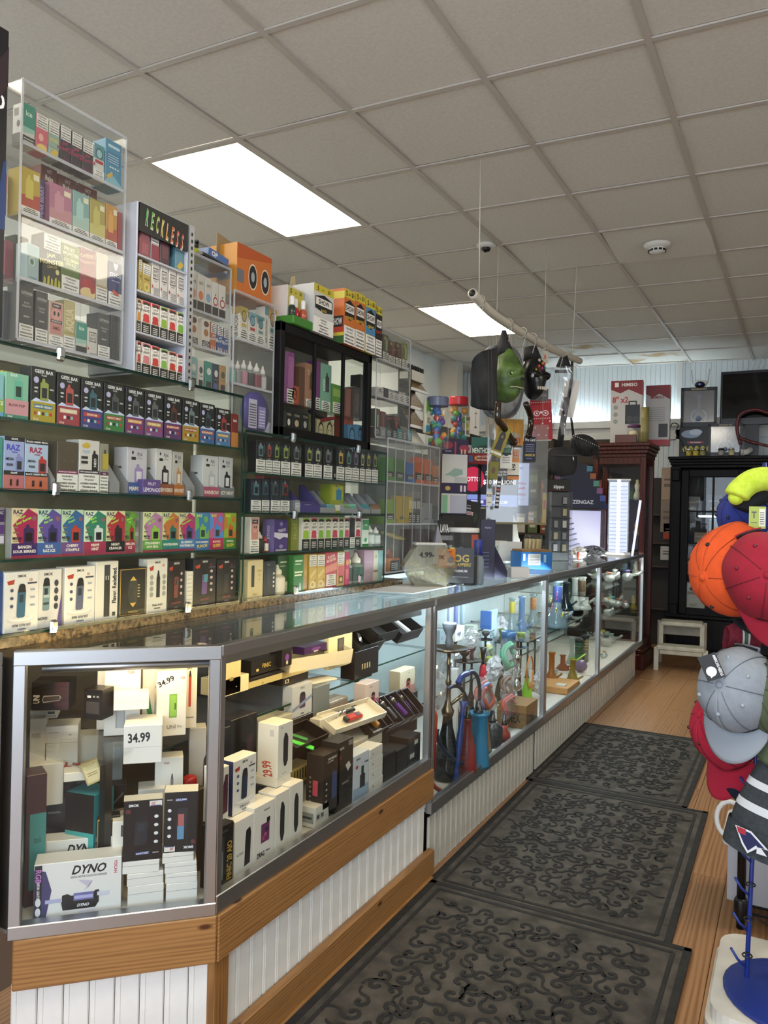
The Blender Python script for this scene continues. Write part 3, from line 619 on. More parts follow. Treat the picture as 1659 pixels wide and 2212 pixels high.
r3.c(1486,1566,1130,'splashy green and orange carton labelled tropical gush','#5f9a3a',punch('#8fae3a','#c0602a','#3f7a30',('TROPICAL','GUSH'),'#c87a2a'),group=G3)
r3.c(15,72,1095,'carton turned side-on with purple and white side panels','#8d8a94',[R(.2,.72,.9,.95,'#3a2f66'),T('RAZ',.55,.9,.06,'#ddd',.5),R(.2,.48,.9,.66,'#5a3f80'),R(.2,.3,.9,.44,'#d8d4e0'),R(0,0,1,.28,'#4a5a3a')],dx=-.02)
r3.c(898,944,1120,'grey carton turned side-on beside the leaf green label','#84868a',[R(.15,.82,.85,.93,'#5f9a48'),R(.15,.62,.85,.78,'#6a6d70'),R(.15,.4,.85,.5,'#aaa')],dx=-.01)
# bottom shelf
r4 =Row(-1.562,Z1[0],3.072,0,740)
ped =[E(.48,.20,.42,.055,'#cfcdcb'),E(.48,.225,.36,.045,'#e4e2df'),E(.48,.245,.28,.03,'#d6d4d1')]
def smok(dev,nm,dark=False,k10=True):
    f ='#dcd8d4' if dark else '#22232a'; o =[T('SMOK',.5,.93,.045,f,.5),P([(.06,.85),(.28,.88),(.26,.80),(.1,.79)],'#b0402f')]
    if k10: o += [T('10',.76,.86,.05,'#b33a30',.22),R(.66,.79,.94,.82,'#4a4a5a')]
    if not dark: o += [ped,[E(.2,.70-.13*k,.05,.028,'#4a5070') for k in range(3)],[R(.74,.68-.13*k,.88,.71-.13*k,'#9aa0b0') for k in range(3)]]
    else: o += [icons(.78,'#c9b0b0',4,.32,.72,.06,.5)]
    o += [pen(.48,.52,.24,.56,dev),T(nm,.5,.115 if not dark else .14,.045,'#5a5f70' if not dark else '#b35a6a',.6),R(.38,.04,.62,.06,'#6a6f88')]
    return o
GS ='pod kit cartons on the bottom shelf'
r4.c(-60,20,1525,'royal blue carton edge at the near end of the bottom shelf','#20407f',None)
r4.c(22,250,1528,'white pod kit carton showing a teal blue device, nearest the case end','#dedbd7',smok('#2f5f80','RPM 25W KIT'),d=.035,group=GS,dx=.004)
r4.c(250,412,1510,'white kit carton with a marbled device and four round icons','#d8d5d4',[T('SMOK',.42,.92,.05,'#22232a',.6),pen(.34,.58,.30,.56,'#6f8a92','#15161a',.06),R(.22,.4,.46,.44,'#2f4048'),R(.22,.52,.46,.57,'#a8bcc0'),icons(.76,'#3a3c44',4,.36,.76,.09,.62),T('NOVO',.2,.17,.05,'#3a3a48',.4),P([(.78,0),(1,0),(1,.6)],'#57488c')],d=.03,group=GS,rz=.03)
r4.c(430,632,1492,'white pod kit carton showing a violet grey device','#e0ddd8',smok('#5a5f7a','RPM 25W KIT'),d=.035,group=GS)
r4.c(636,786,1456,'white carton with a slim black pen and sideways lettering','#dedad2',[R(.36,.05,.62,.94,'#23262c'),R(.36,.72,.62,.94,'#3a3d44'),R(.42,.68,.46,.75,'#bbb'),R(.52,.68,.56,.75,'#bbb'),T('Flavor. Redefined.',.82,.58,.095,'#15151a',.62,90),R(.74,.05,.88,.12,'#22242a')],d=.035,group=GS)
r4.c(790,974,1500,'black carton framed in gold with a football outline','#1c1b18',[R(.03,.025,.97,.975,'#b08d3f'),R(.055,.04,.945,.96,'#1c1c1a'),P([(.5,.80),(.36,.72),(.3,.5),(.36,.28),(.5,.20),(.64,.28),(.7,.5),(.64,.72)],'#3a3a36'),P([(.5,.82),(.38,.73),(.62,.73)],'#c9a44a'),P([(.5,.18),(.38,.27),(.62,.27)],'#c9a44a'),[R(.66,.38+.06*k,.74,.40+.06*k,'#d8c080') for k in range(5)],T('VOOPOO',.5,.085,.045,'#b89a50',.4,180)],d=.04,group=GS)
r4.c(978,1112,1438,'white carton with a slim black pod device and icon columns','#dbd8d0',[T('SMOK',.5,.93,.04,'#22232a',.5),P([(.08,.84),(.3,.88),(.28,.79),(.12,.78)],'#b0402f'),T('10',.78,.87,.05,'#b33a30',.25),R(.44,.28,.62,.66,'#2a2a2a'),P([(.46,.66),(.6,.66),(.56,.78),(.5,.78)],'#1a1a1a'),icons(.2,'#9a9a96',4,.34,.66,.09,.5),icons(.82,'#9a9a96',4,.34,.66,.09,.5),T('Thallo 8 KIT',.5,.14,.04,'#444',.6),R(.34,.07,.64,.09,'#555')],d=.035,group=GS)
r4.c(1114,1228,1446,'black kit carton with a rust red pod device','#231d1e',smok('#7a3a34','nord 2 KIT',True,False),d=.035,group=GS)
r4.c(1240,1282,1520,'stack of white ribbed plastic sleeves between black cartons','#e0dccf',[R(0,k/9.,1,k/9.+.02,'#b5b0a2') for k in range(9)],nm='plastic_sleeve',cat='packaging')
r4.c(1284,1434,1436,'black kit carton with a purple and teal device','#201e22',smok('#6a4f86','nord 2 KIT',True)+[P([(.42,.5),(.6,.5),(.62,.66),(.44,.66)],'#4f8a9a')],d=.035,group=GS)
r4.c(1440,1566,1440,'black kit carton with a dark grey device at the far end','#1d1b1d',smok('#3a3236','nord 2 KIT',True),d=.035,group=GS)

# ------------------------------------------------------------------ second glass case
k2 =(2.989,480,560)
q1 =Row(-1.562,Z2[3],*k2); q2 =Row(-1.562,Z2[2],*k2); q3 =Row(-1.562,Z2[1],*k2); q4 =Row(-1.562,Z2[0],*k2)
GQ ='small black cartons in warning trays'
cols =['#5f7f8a','#a04a3f','#7a9a3f','#8a9a4a','#6a6a6a','#9aa04a','#a8a48a','#7a7a80','#c0a04a','#5a8a80','#7f6a8a','#b0a860','#a89a40','#7a8a4a']
spots =[(218,278),(280,324),(326,376),(380,440),(446,512),(535,588),(590,644),(655,712),(738,790),(794,838),(840,884),(888,922),(926,962),(966,1006)]
dn =['slate blue','rust','lime','olive','grey','moss','stone','steel grey','honey','jade','lilac','straw','mustard','sage']
for (x0,x1),c_,n_ in zip(spots,cols,dn):
    yt =1165+(x0-218)*.095
    q1.c(x0,x1,yt,'small black carton with %s device window over a white warning tray' % n_,'#161718',[W(0,0,1,.42),R(0,.42,1,.48,'#26272a'),T('PULSE',.5,.45,.035,'#bbb',.5),device(.5,.72,.5,.40,c_,'#8a9090','#2b2f33'),R(.08,.58,.2,.86,'#3b3f44'),R(.8,.6,.92,.9,'#53585c')],d=.035,group=GQ)
q1.c(716,736,1330,'black divider block with a white figure five','#121212',[T('5',.5,.3,.22,'#eee',.7)],nm='shelf_divider',cat='divider')
o2 =[((185,252),'#4f6f80','pewter'),((256,306),'#2f4f66','deep blue'),((314,374),'#3f4a50','charcoal'),((376,436),'#7a2a2c','dark red')]
for (x0,x1),c_,n_ in o2:
    q2.c(x0,x1,1415,'%s vape carton over a warning tray at the near end of its shelf' % n_,'#20262c',[W(0,0,1,.36),R(0,.36,1,.44,'#1d2a36'),device(.5,.72,.5,.42,c_,'#7a8488','#1d2226'),R(.1,.5,.22,.9,'#46525a')],d=.035)
q2.c(470,500,1555,'narrow low warning tray by the purple tray','#8a8f98',[W(0,0,1,.8)],nm='vape_tray',cat='tray')
o =q2.c(502,620,1560,'deep purple tray lettered blueberry raspberry ice','#43386f',[T('BLUEBERRY',.4,.66,.14,'#d8d4e6',.85),T('RASPBERRY ICE',.45,.46,.14,'#d8d4e6',.9),R(.1,.12,.3,.22,'#bbb'),R(.4,.12,.55,.22,'#bbb')],nm='vape_tray',cat='tray')
tray(o,q2.wh(502,620,1560)[1],.09,.03,.105,'#4a3f80')
for (x0,x1),lab,bd,cp in (((622,670),'low warning tray with a cobalt strip beside the purple tray','#5a6f86','#3a5a96'),((672,720),'low warning tray with a turquoise strip','#7aa0a0','#4fa8a0'),((782,820),'low warning tray beside the lime carton','#8fa87a','#6a9a5a'),((822,862),'mint green low tray','#7fc4b4','#5fb0a0'),((900,946),'low warning tray with a teal strip past the mint tray','#4f8a90','#3f8aa0'),((955,1012),'low warning tray with a tan strip at the far end','#7a5f50','#9a6a48')):
    o =q2.c(x0,x1,1580,lab,bd,[W(0,0,1,.52),R(0,.52,1,.78,cp)],nm='vape_tray',cat='tray',d=.02,group='low trays on the second case'); tray(o,q2.wh(x0,x1,1580)[1],.08,.022,.085,'#9a9a9c')
q2.c(722,806,1450,'lime yellow carton with a blue device rising above the trays','#8f9a2c',[R(.1,.45,.9,.96,'#b0ae3a'),device(.6,.68,.42,.44,'#3a7fa0','#5aa0c0'),T('Gilla',.4,.93,.06,'#5a6020',.5),R(.3,.1,.95,.3,'#dcd8c8')],d=.05,dx=-.015)
q2.c(360,470,1402,'coral pink carton standing behind the dark red tray','#c0606a',[R(.3,.2,.8,.7,'#a04a58')],d=.04,dx=-.06,dz=.03)
# juice row
def juice(c,bg='#e2ded4',low='#1d1b1c'): return [R(0,0,1,.34,low),[R(.2,.06+.055*k,.8,.085+.055*k,'#cfcac0') for k in range(4)],P([(.1,.36),(.9,.36),(.75,.60),(.25,.60)],c),E(.5,.52,.36,.09,c),P([(.42,.36),(.58,.36),(.5,.28)],'#8a9a3a'),P([(.02,.98),(.98,.98),(.98,.86),(.75,.92),(.25,.92),(.02,.86)],c),E(.5,.90,.4,.05,'#2a2020'),E(.5,.74,.42,.14,'#eee9de'),T('JUICE',.5,.79,.075,'#17151a',.74,5),T('HEAD',.5,.70,.075,'#17151a',.74,5)]
GJ ='white juice cartons in a row'
for k,(x0,x1) in enumerate(((515,566),(570,613),(616,658),(662,704),(706,748),(750,784),(786,822),(857,894))):
    c_ =('#9ac03a','#c8445a','#7fae3a','#8fb83a','#c0485a','#6fae4a','#c84a5a','#b8324a')[k]
    q3.c(x0,x1,1668,'white fruit juice carton with %s fruit in the second case' % ('lime','crimson','leaf green','pale green','rose red','grass green','coral','deep red')[k],'#dcd8ce',juice(c_),d=.035,nm='juice_carton',group=GJ)
q3.c(825,856,1672,'dark slim carton between the coral and deep red juice cartons','#1c1b1d',[W(0,0,1,.35),R(.2,.5,.8,.9,'#2c2b2e')])
q3.c(180,240,1665,'white carton with a pink dripping face label','#dcd6ca',[W(0,0,1,.36),R(.14,.38,.86,.96,'#c98a80'),E(.5,.70,.3,.14,'#d89a8e'),R(.2,.82,.8,.92,'#2a2422'),T('SWEET',.5,.87,.04,'#eee',.5),E(.4,.72,.05,.04,'#2a2422'),E(.6,.72,.05,.04,'#2a2422')],d=.04)
q3.c(335,424,1680,'purple carton with a wavy band lettered treats','#4a3676',[P([(0,.46),(.4,.38),(.7,.46),(1,.42),(1,.56),(0,.6)],'#cfc8dc'),T('TREATS',.55,.66,.09,'#e0dcea',.8,6),P([(.5,.94),(.36,.86),(.5,.78),(.64,.86)],'#8a7ab8'),E(.5,.16,.14,.06,'#8a7ab8'),R(.1,.02,.9,.07,'#bbb')],d=.05,side=[R(0,0,1,1,'#7a6aa0'),T('ETHOS',.5,.6,.1,'#cfc8dc',.7,90)])
q3.c(465,514,1672,'plain olive green carton side beside the lime juice carton','#7a7f30',[T('FRUIT',.5,.6,.2,'#9aa050',.5,90)],dx=-.012)
q3.c(905,946,1675,'white and green carton with a round green seal','#d8dcd2',[R(0,.6,1,.96,'#3f8a5a'),R(0,0,1,.1,'#3f8a5a'),E(.5,.24,.22,.08,'#3f9a60'),T('menthol',.5,.78,.05,'#e0ece0',.8)])
def bottle(nm,label,X,y,z,h,r,body,cap,lab=None,group=None,drop=True,glass=False,lf=.55):
    t =thing(nm,label,'bottle',(X,y,z),RZ,group); bm =tintglass(body,.5) if glass else mat(body,.3)
    MB().lathe([(r*.92,0),(r,h*.03),(r,h*.56),(r*.8,h*.62),(r*.45,h*.66),(r*.45,h*.68)],bm,16).build('body',t)
    prof =[(r*.5,h*.66),(r*.62,h*.67),(r*.60,h*.80),(r*.3,h*.86),(r*.2,h*.97),(0,h)] if drop else [(r*.72,h*.66),(r*.72,h*.98),(r*.6,h)]
    MB().lathe(prof,mat(cap,.35),16).build('cap',t)
    if lab: MB().lathe([(r*1.015,h*.10),(r*1.02,h*.11),(r*1.02,h*lf-.001),(r*1.015,h*lf)],mat(lab,.5),16).build('label_band',t)
    return t
def rowbottle(row,x0,x1,yt,label,body='#2c2a28',cap='#d8d4cb',lab='#cfc9bd',nm='dropper_bottle',dx=-.02,**kw):
    y,w_,h =row.wh(x0,x1,yt); return bottle(nm,label,row.X+dx,y,row.z,h,w_*.48,body,cap,lab,**kw)
rowbottle(q3,245,290,1760,'brown dropper bottle with a black label beside the pink face carton','#3a2c22','#c9c2b4','#22201f')
rowbottle(q3,288,320,1790,'small dropper bottle with a red tip and white label','#7a2a22','#a8382c','#dcd8d0')
rowbottle(q3,956,992,1720,'clear dropper bottle with a white cap beside the round green seal','#8a9490','#e0ded8','#c9ccc8',group='clear bottles at the shelf end'); rowbottle(q3,996,1030,1730,'clear dropper bottle with a white cap against the case end','#8a9490','#e0ded8','#c9ccc8',group='clear bottles at the shelf end')
# lowest row of the second case
q4.c(165,264,1945,'cream carton with a slim dark device and upright lettering','#cdbf96',[R(.22,.3,.42,.86,'#3a3a36'),T('PHIX',.5,.1,.07,'#a08a50',.7),R(.6,.68,.9,.74,'#b0a070'),E(.75,.60,.08,.045,'#b8a87a'),E(.75,.48,.06,.035,'#b8a87a')],d=.04)
q4.c(266,346,1952,'charcoal carton with a column of round white dots','#26282c',[T('PHIX',.4,.9,.05,'#888',.5),[E(.82,.28+.12*k,.07,.035,'#cfcfca') for k in range(4)],R(.2,.3,.5,.8,'#33363b')],d=.04)
rowbottle(q4,348,414,1975,'squat white bottle with a pointed cap and paper label','#c4bda6','#d6cfba','#d9d4c8',nm='juice_bottle')
q4.c(390,458,1915,'dark green carton with small white print, half behind the bottle','#2c4a2c',[R(.2,.8,.8,.84,'#a8b8a0'),R(.2,.7,.7,.73,'#8aa080'),W(.1,.05,.9,.3,'#b9bfae')],d=.04,dx=-.02)
q4.c(460,526,1912,'bright green carton with white print and bottle drawings','#3a7a38',[R(.15,.82,.85,.86,'#dfe8d8'),R(.15,.74,.7,.77,'#cfdcc8'),R(.1,.52,.9,.56,'#e6e8c8'),R(.1,.44,.8,.48,'#e6e8c8'),P([(.25,.04),(.4,.04),(.36,.18),(.30,.18)],'#dfe6c0'),P([(.55,.04),(.75,.04),(.70,.24),(.62,.24)],'#dfe6c0')],d=.04)
for k,(x0,x1) in enumerate(((560,610),(612,664))):
    q4.c(x0,x1,1905,'yellow swirl carton with a warning panel, beside the %s' % ('ochre edge','pink carton')[k],'#b8973a',[W(.05,.66,.95,.97),R(0,0,1,.62,'#c4a548'),P([(.1,.4),(.8,.58),(.9,.5),(.2,.32)],'#d8c27a'),E(.5,.16,.34,.1,'#d9c684'),E(.45,.15,.18,.05,'#b8973a'),E(.78,.26,.07,.04,'#7a6020')],d=.045,group='yellow swirl cartons')
q4.c(528,558,1906,'yellow ochre carton seen edge-on beside the green carton','#a8893a',[E(.5,.5,.3,.1,'#b89a50')],dx=-.004)
q4.c(666,740,1895,'pink carton lettered fruit monster style with a warning panel below','#b84a58',[T('FLAVOR',.5,.88,.08,'#f0d8d0',.8,8),T('MONSTER',.5,.78,.08,'#f0d8d0',.85,8),P([(0,.6),(1,.72),(1,.5),(0,.42)],'#d88a78'),W(.08,.06,.92,.38,'#e0dccf')],d=.045)
q4.c(742,790,1890,'cream and pink carton with a brown badge','#c9a86a',[W(.05,.66,.95,.97),R(.1,.3,.9,.6,'#c8606a'),R(.2,.08,.8,.30,'#7a5a34'),E(.5,.2,.2,.06,'#d9c48a')],d=.045)
q4.c(792,822,1895,'narrow hot pink carton beside the brown badge carton','#b83a62',[R(.2,.2,.8,.5,'#d87a8a'),E(.5,.7,.3,.1,'#e0a050')],d=.045)
rowbottle(q4,822,854,1905,'small clear bottle with grey labels on the bottom shelf','#9aa09a','#d8d4c8','#5a5f5c'); rowbottle(q4,858,914,1895,'wide clear jar bottle with a white dome cap','#8a9488','#d6d2c4','#3f5a50')
q4.c(916,974,1880,'dusty lilac carton with a faint wordmark','#ab8fa0',[T('dream',.5,.25,.05,'#c9b4c0',.6),R(.2,.62,.8,.64,'#c4aab8')],d=.05)
q4.c(976,1006,1880,'cream carton with a brown stripe between lilac and pale blue','#c9c0b0',[R(0,.3,1,.36,'#8a6a4a'),E(.5,.8,.2,.05,'#a89a80')],d=.05)
q4.c(1008,1036,1880,'pale blue carton at the far end of the bottom shelf','#8fb4b8',[E(.5,.3,.2,.06,'#a8c4c4'),E(.5,.6,.2,.06,'#a8c4c4')],d=.05)
# ================================================================== acrylic towers and what they hold
KT =(3.13,0,150)
t1 =[Row(-1.612,z,*KT) for z in (Z3[3],Z3[2],Z3[1],Z3[0])]
def nic(*els,full=True,v=.36): return [W(0,0,1,v,full=full)]+list(els)
# black poster box standing on the first case
p =onX(20,68,-1.51)
o =carton('poster_box','tall black poster box with white letters at the edge of the tower','display',(-1.51,p.y-.17,Z1[4]),RZ,.34,p.z-Z1[4],.09,'#0d0d12',[T('BLACK',.80,.86,.045,'#e6e6ea',.34),T('6000',.86,.76,.05,'#e6e6ea',.24),P([(.95,.35),(1,.35),(1,.58),(.98,.57),(.96,.5)],'#1c3566'),P([(.5,.5),(1,.95),(1,.82),(.6,.45)],'#2a1a22')])
# top shelf
r =t1[0]
r.c(150,240,215,'teal and white juice carton with a black base at the tower end','#c9cbc6',[R(0,.45,1,1,'#2f8a78'),P([(0,.45),(1,.45),(1,.36),(0,.3)],'#8fbfb0'),T('ice',.5,.78,.12,'#cfe6da',.5),R(0,0,1,.24,'#1c1b1e'),[R(.1,.04+.06*k,.9,.065+.06*k,'#bbb') for k in range(3)]],d=.035,nm='juice_carton',side=[R(0,0,1,.3,'#2c2a2e'),R(.15,.72,.6,.9,'#555'),E(.6,.52,.16,.08,'#333')])
r.c(243,327,285,'white and pink fruit carton on the top tower shelf','#cf7f86',[W(.02,.64,.98,.99),P([(0,.62),(1,.62),(1,.3),(0,.2)],'#c9606f'),E(.5,.12,.42,.12,'#e0c46a'),E(.4,.4,.2,.1,'#e8b0a8')],d=.035,nm='juice_carton')
r.c(330,402,325,'white and yellow banana carton on the top tower shelf','#9ab0a0',[W(.02,.64,.98,.99),R(0,.3,1,.62,'#8fa89a'),T('BANANA',.5,.48,.08,'#d8c24a',.8),P([(.1,.1),(.6,.28),(.95,.2),(.6,.05)],'#d8b53a')],d=.035,nm='juice_carton')
for k,(x0,x1,yt) in enumerate(((406,482,362),(484,556,408),(558,632,455))):
    r.c(x0,x1,yt,'black and magenta jam carton with a warning panel, %s' % ('beside the banana carton','between two matching jam cartons','beside the teal seal carton')[k],'#221824',[W(.04,.62,.96,.98),T('JAM',.4,.52,.1,'#a8285a',.5,8),T('MONSTER',.5,.40,.09,'#a8285a',.85,8),[P([(.1+.2*i,0),(.22+.2*i,0),(.2+.2*i,.18+.06*(i % 2)),(.12+.2*i,.2)],'#5a1f44') for i in range(4)]],d=.035,nm='juice_carton',group='jam cartons')
r.c(634,706,490,'teal carton with a round seal and red band','#d0cfc8',[R(0,.6,1,1,'#4a8a94'),E(.5,.75,.34,.15,'#1e2a30'),E(.5,.75,.27,.12,'#8fc0c4'),R(.1,.48,.9,.57,'#a8282f'),W(0,0,1,.30)],d=.035,nm='juice_carton')
r.c(712,826,455,'large sky blue carton with white print at the tower end','#3f86a8',[R(.15,.84,.85,.9,'#b8d4dc'),R(.1,.5,.9,.74,'#2f6f9a'),[R(.15,.52+.05*k,.8,.54+.05*k,'#a8cbd8') for k in range(4)],P([(0,.12),(.5,.26),(1,.1),(1,0),(0,0)],'#7fb4c0'),P([(.05,.2),(.4,.34),(.45,.26),(.15,.14)],'#d0a83a'),[E(.3+.15*k,.42,.06,.02,'#cfe0e0') for k in range(4)]],d=.05,nm='juice_carton')
# second shelf
r =t1[1]
def bar(c1,c2,dv): return [R(0,0,1,.2,'#dcd6c8'),P([(0,.2),(1,.2),(1,.5),(0,.42)],c2),device(.42,.62,.42,.48,dv,dv),R(.62,.8,.92,.92,'#e8e0c0'),W(.02,.0,.98,.19,full=False)]
G ='bar device cartons on the second tower shelf'
for x0,x1,yt,c1,c2,dv,lab in ((145,275,645,'#b8a030','#b0442a','#cfc050','yellow to red bar carton at the tower end'),(335,490,752,'#b0708a','#c08a90','#c88fa0','rose pink bar carton with a rose device'),(492,606,808,'#7fa8a4','#a8c4b8','#a8cfc8','seafoam bar carton with a pale device'),(608,714,865,'#a89a4a','#c9bf70','#c4bb60','khaki yellow bar carton with a yellow device'),(716,796,900,'#c08a3a','#b0503a','#d8a04a','amber bar carton beside the tower end')):
    r.c(x0,x1,yt,lab,c1,bar(c1,c2,dv),d=.05,group=G)
r.c(280,330,720,'deep violet carton squeezed behind the yellow bar carton','#3a2a5a',[T('PEAR BERRY',.5,.5,.1,'#9a8ac0',.7,90)],d=.04,dx=-.012)
r.c(800,828,960,'narrow crimson carton against the tower wall','#962a3a',None,d=.04)
for k,(x0,x1,yt) in enumerate(((275,388,632),(390,520,698),(524,660,760))):
    y,w_,h =Row(-1.66,r.z,*KT).wh(x0,x1,yt); z =r.z+h-.045
    carton('flat_carton','maroon flat carton lettered baba resting %s' % ('above the violet carton','above the rose pink carton','above the seafoam carton')[k],'carton',(-1.66,y,z),RZ,w_-.002,.045,.075,'#6e2a22',[T('OCT',.5,.72,.2,'#d8c4b8',.3),T('Baba',.5,.36,.3,'#e4d6c8',.5)],group='maroon flat cartons')
o =carton('flat_carton','yellow flat carton lettered king at the back of the shelf','carton',(-1.655,r.wh(690,820,860)[0],r.z+.085),RZ,.075,.05,.08,'#a8983a',[T('KING',.5,.5,.4,'#2a2a20',.8)])
for k,(x0,x1) in enumerate(((20,80),(85,140))):
    y =r.wh(145,150,700)[0]; carton('vape_carton','yellow and red bar carton seen through the tower wall, %s' % ('far row','near row')[k],'carton',(-1.70+k*.042,y-.012,r.z),RZ-.1+pi*0,.012,.10,.035,'#b04a2a',None,side=[R(0,.55,1,1,'#b8a030'),R(0,.4,1,.55,'#c06a2a'),R(.2,.35,.8,.5,'#e0d8c8'),R(0,0,1,.22,'#a8302a')],group='bar cartons seen side-on')
# third shelf
r =t1[2]
r.c(290,415,1095,'black and yellow jam carton with a dripping print','#1c1d18',[W(.04,.70,.96,.99),T('JAM',.42,.60,.10,'#d9d08a',.55,8),T('MONSTER',.5,.49,.09,'#d9d08a',.88,8),T('LEMON',.5,.40,.05,'#a8a060',.4,8),E(.8,.33,.1,.05,'#d9d08a'),[P([(.02+.2*i,0),(.18+.2*i,0),(.16+.2*i,.16+.07*(i % 2)),(.06+.2*i,.2)],'#b8b03a') for i in range(5)]],d=.045,nm='juice_carton')
r.c(418,540,1165,'green and brown fruit monster style carton over a warning panel','#7f8a3a',[T('FRUIT',.4,.90,.075,'#e4e0b8',.6),T('MONSTER',.5,.81,.07,'#e4e0b8',.9),P([(0,.36),(1,.36),(1,.62),(0,.76)],'#4f6a2a'),T('COLLISION',.5,.68,.07,'#cfd890',.8),T('ON ICE',.5,.60,.07,'#cfd890',.6),W(0,0,1,.35)],d=.045,nm='juice_carton')
r.c(543,650,1195,'red carton with a cherry dessert picture','#8a3038',[T('CHERRY',.5,.86,.08,'#c9a080',.8,8),T('VANILLA',.5,.74,.07,'#c98a78',.7,8),E(.3,.56,.13,.07,'#a8242c'),E(.6,.34,.2,.1,'#a8242c'),E(.3,.3,.18,.09,'#b02a30'),E(.5,.12,.5,.12,'#d9c08a'),E(.8,.22,.15,.08,'#a82a30')],d=.045,nm='juice_carton')
r.c(653,730,1230,'plain bone white carton over a warning panel','#c4bca8',[W(0,0,1,.32),R(0,.32,1,.36,'#a8926a')],d=.045,nm='juice_carton')
r.c(734,826,1290,'navy carton with a white crest and red sticker','#2a3468',[P([(.3,.98),(.7,.98),(.6,.86),(.5,.82),(.4,.86)],'#c0c4d0'),T('ETHOS',.5,.72,.085,'#d8dae4',.86),R(.2,.58,.8,.60,'#a8aac0'),W(0,0,1,.34),P([(.3,.4),(.75,.34),(.72,.27),(.27,.33)],'#d0482f')],d=.045,nm='juice_carton')
r.c(175,272,1165,'pale blue carton leaning with a round fruit badge','#a9c0c4',[R(0,.7,1,.96,'#7fb0b8'),E(.4,.55,.25,.13,'#cfe0d8'),E(.4,.53,.15,.08,'#5f8a70'),R(.2,.1,.8,.14,'#7a9aa0')],d=.035,nm='juice_carton',rz=.12)
r.c(195,288,1090,'dark olive carton behind the leaning pale blue carton','#33361f',[T('fresh',.5,.8,.1,'#8a9050',.7,8)],d=.04,dx=-.05,nm='juice_carton')
for k in range(2):
    y =r.wh(145,150,1200)[0]
    carton('juice_carton','pink carton seen through the tower end wall, %s' % ('behind its twin','in front of its twin')[k],'carton',(-1.72+k*.052,y+.012,r.z),RZ,.03,.10,.045,'#9a4058',None,side=[R(.1,.5,.9,.9,'#b86a78'),E(.5,.35,.2,.1,'#3a1a22'),R(0,0,1,.18,'#1c181a')],group='pink cartons at the tower end')
# fourth shelf
r =t1[3]
def cutt(nm2): return [E(.5,.84,.38,.05,'#57585a'),T('CUTTWOOD',.5,.85,.05,'#b8b8b4',.8,0),T(nm2[0],.5,.68,.035,'#a8a8a4',.6),T(nm2[1],.5,.62,.035,'#a8a8a4',.6),T('sauce',.5,.44,.03,'#c0c0bc',.4),W(0,0,1,.30)]
r.c(130,230,1440,'grey carton lettered boss reserve with a crest','#3b3c3f',cutt(('BOSS','RESERVE')),d=.045,nm='juice_carton'); r.c(240,325,1490,'grey carton lettered tobacco trail beside the pink skull carton','#3f4042',cutt(('TOBACCO','TRAIL')),d=.045,nm='juice_carton')
r.c(330,430,1555,'cream carton with a pink skull and drip label','#c9b9a8',[R(.08,.3,.92,.97,'#c58a82'),R(.2,.86,.8,.95,'#2a2222'),T('SWEET',.5,.905,.04,'#ddd',.5),E(.5,.72,.36,.12,'#d8a098'),E(.36,.74,.07,.05,'#1f1818'),E(.64,.74,.07,.05,'#1f1818'),R(.1,.54,.9,.60,'#2a2222'),T('AIR FACTORY',.5,.57,.035,'#ddd',.7),T('3MG',.5,.43,.07,'#8a3a40',.5),W(0,0,1,.27)],d=.045,nm='juice_carton')
r.c(432,510,1552,'cream to gold carton with upright pale lettering','#b9ad7a',[T('AQUA',.55,.62,.22,'#d9d0a8',.45,90),R(0,.34,1,.38,'#a8995a'),W(0,0,1,.30)],d=.045,nm='juice_carton')
r.c(512,588,1690,'short teal carton with a dark lower label','#c0c8bf',[R(0,.45,1,.95,'#3f8f80'),P([(0,.45),(1,.45),(1,.36),(0,.3)],'#9ac0b0'),T('ice',.5,.78,.12,'#cfe6da',.5),R(0,0,1,.24,'#1c1b1e')],d=.04,nm='juice_carton')
r.c(590,660,1740,'white carton with a square line logo and red arrow','#cfcbc2',[R(.15,.52,.85,.86,'#2a2826'),R(.19,.55,.81,.83,'#cfcbc2'),T('JUST',.5,.74,.09,'#2a2826',.55),T('SALTS',.5,.63,.09,'#2a2826',.55),P([(0,.34),(.2,.26),(0,.2)],'#b0302c'),R(.2,.1,.9,.13,'#888')],d=.04,nm='juice_carton')
r.c(662,744,1640,'grey carton lettered tobacco trail beside the black edge-on carton','#414244',cutt(('TOBACCO','TRAIL')),d=.045,nm='juice_carton')
r.c(748,812,1655,'charcoal carton edge with dense white print','#2e2f31',[[R(.2,.08+.045*k,.8,.085+.045*k,'#8a8a88') for k in range(18)]],d=.045,nm='juice_carton')
for k in range(3):
    y =r.wh(130,135,1500)[0]
    carton('juice_carton','navy carton seen through the tower end wall, %s' % ('behind two others','between two others','before two others')[k],'carton',(-1.74+k*.044,y-.012+.012,r.z),RZ,.022,.13-.006*k,.038,'#1b2438',None,side=[R(.1,.1,.9,.12,'#5a6f8a'),T('reserve',.5,.5,.07,'#5a6f90',.6,90)],group='navy cartons at the tower end')
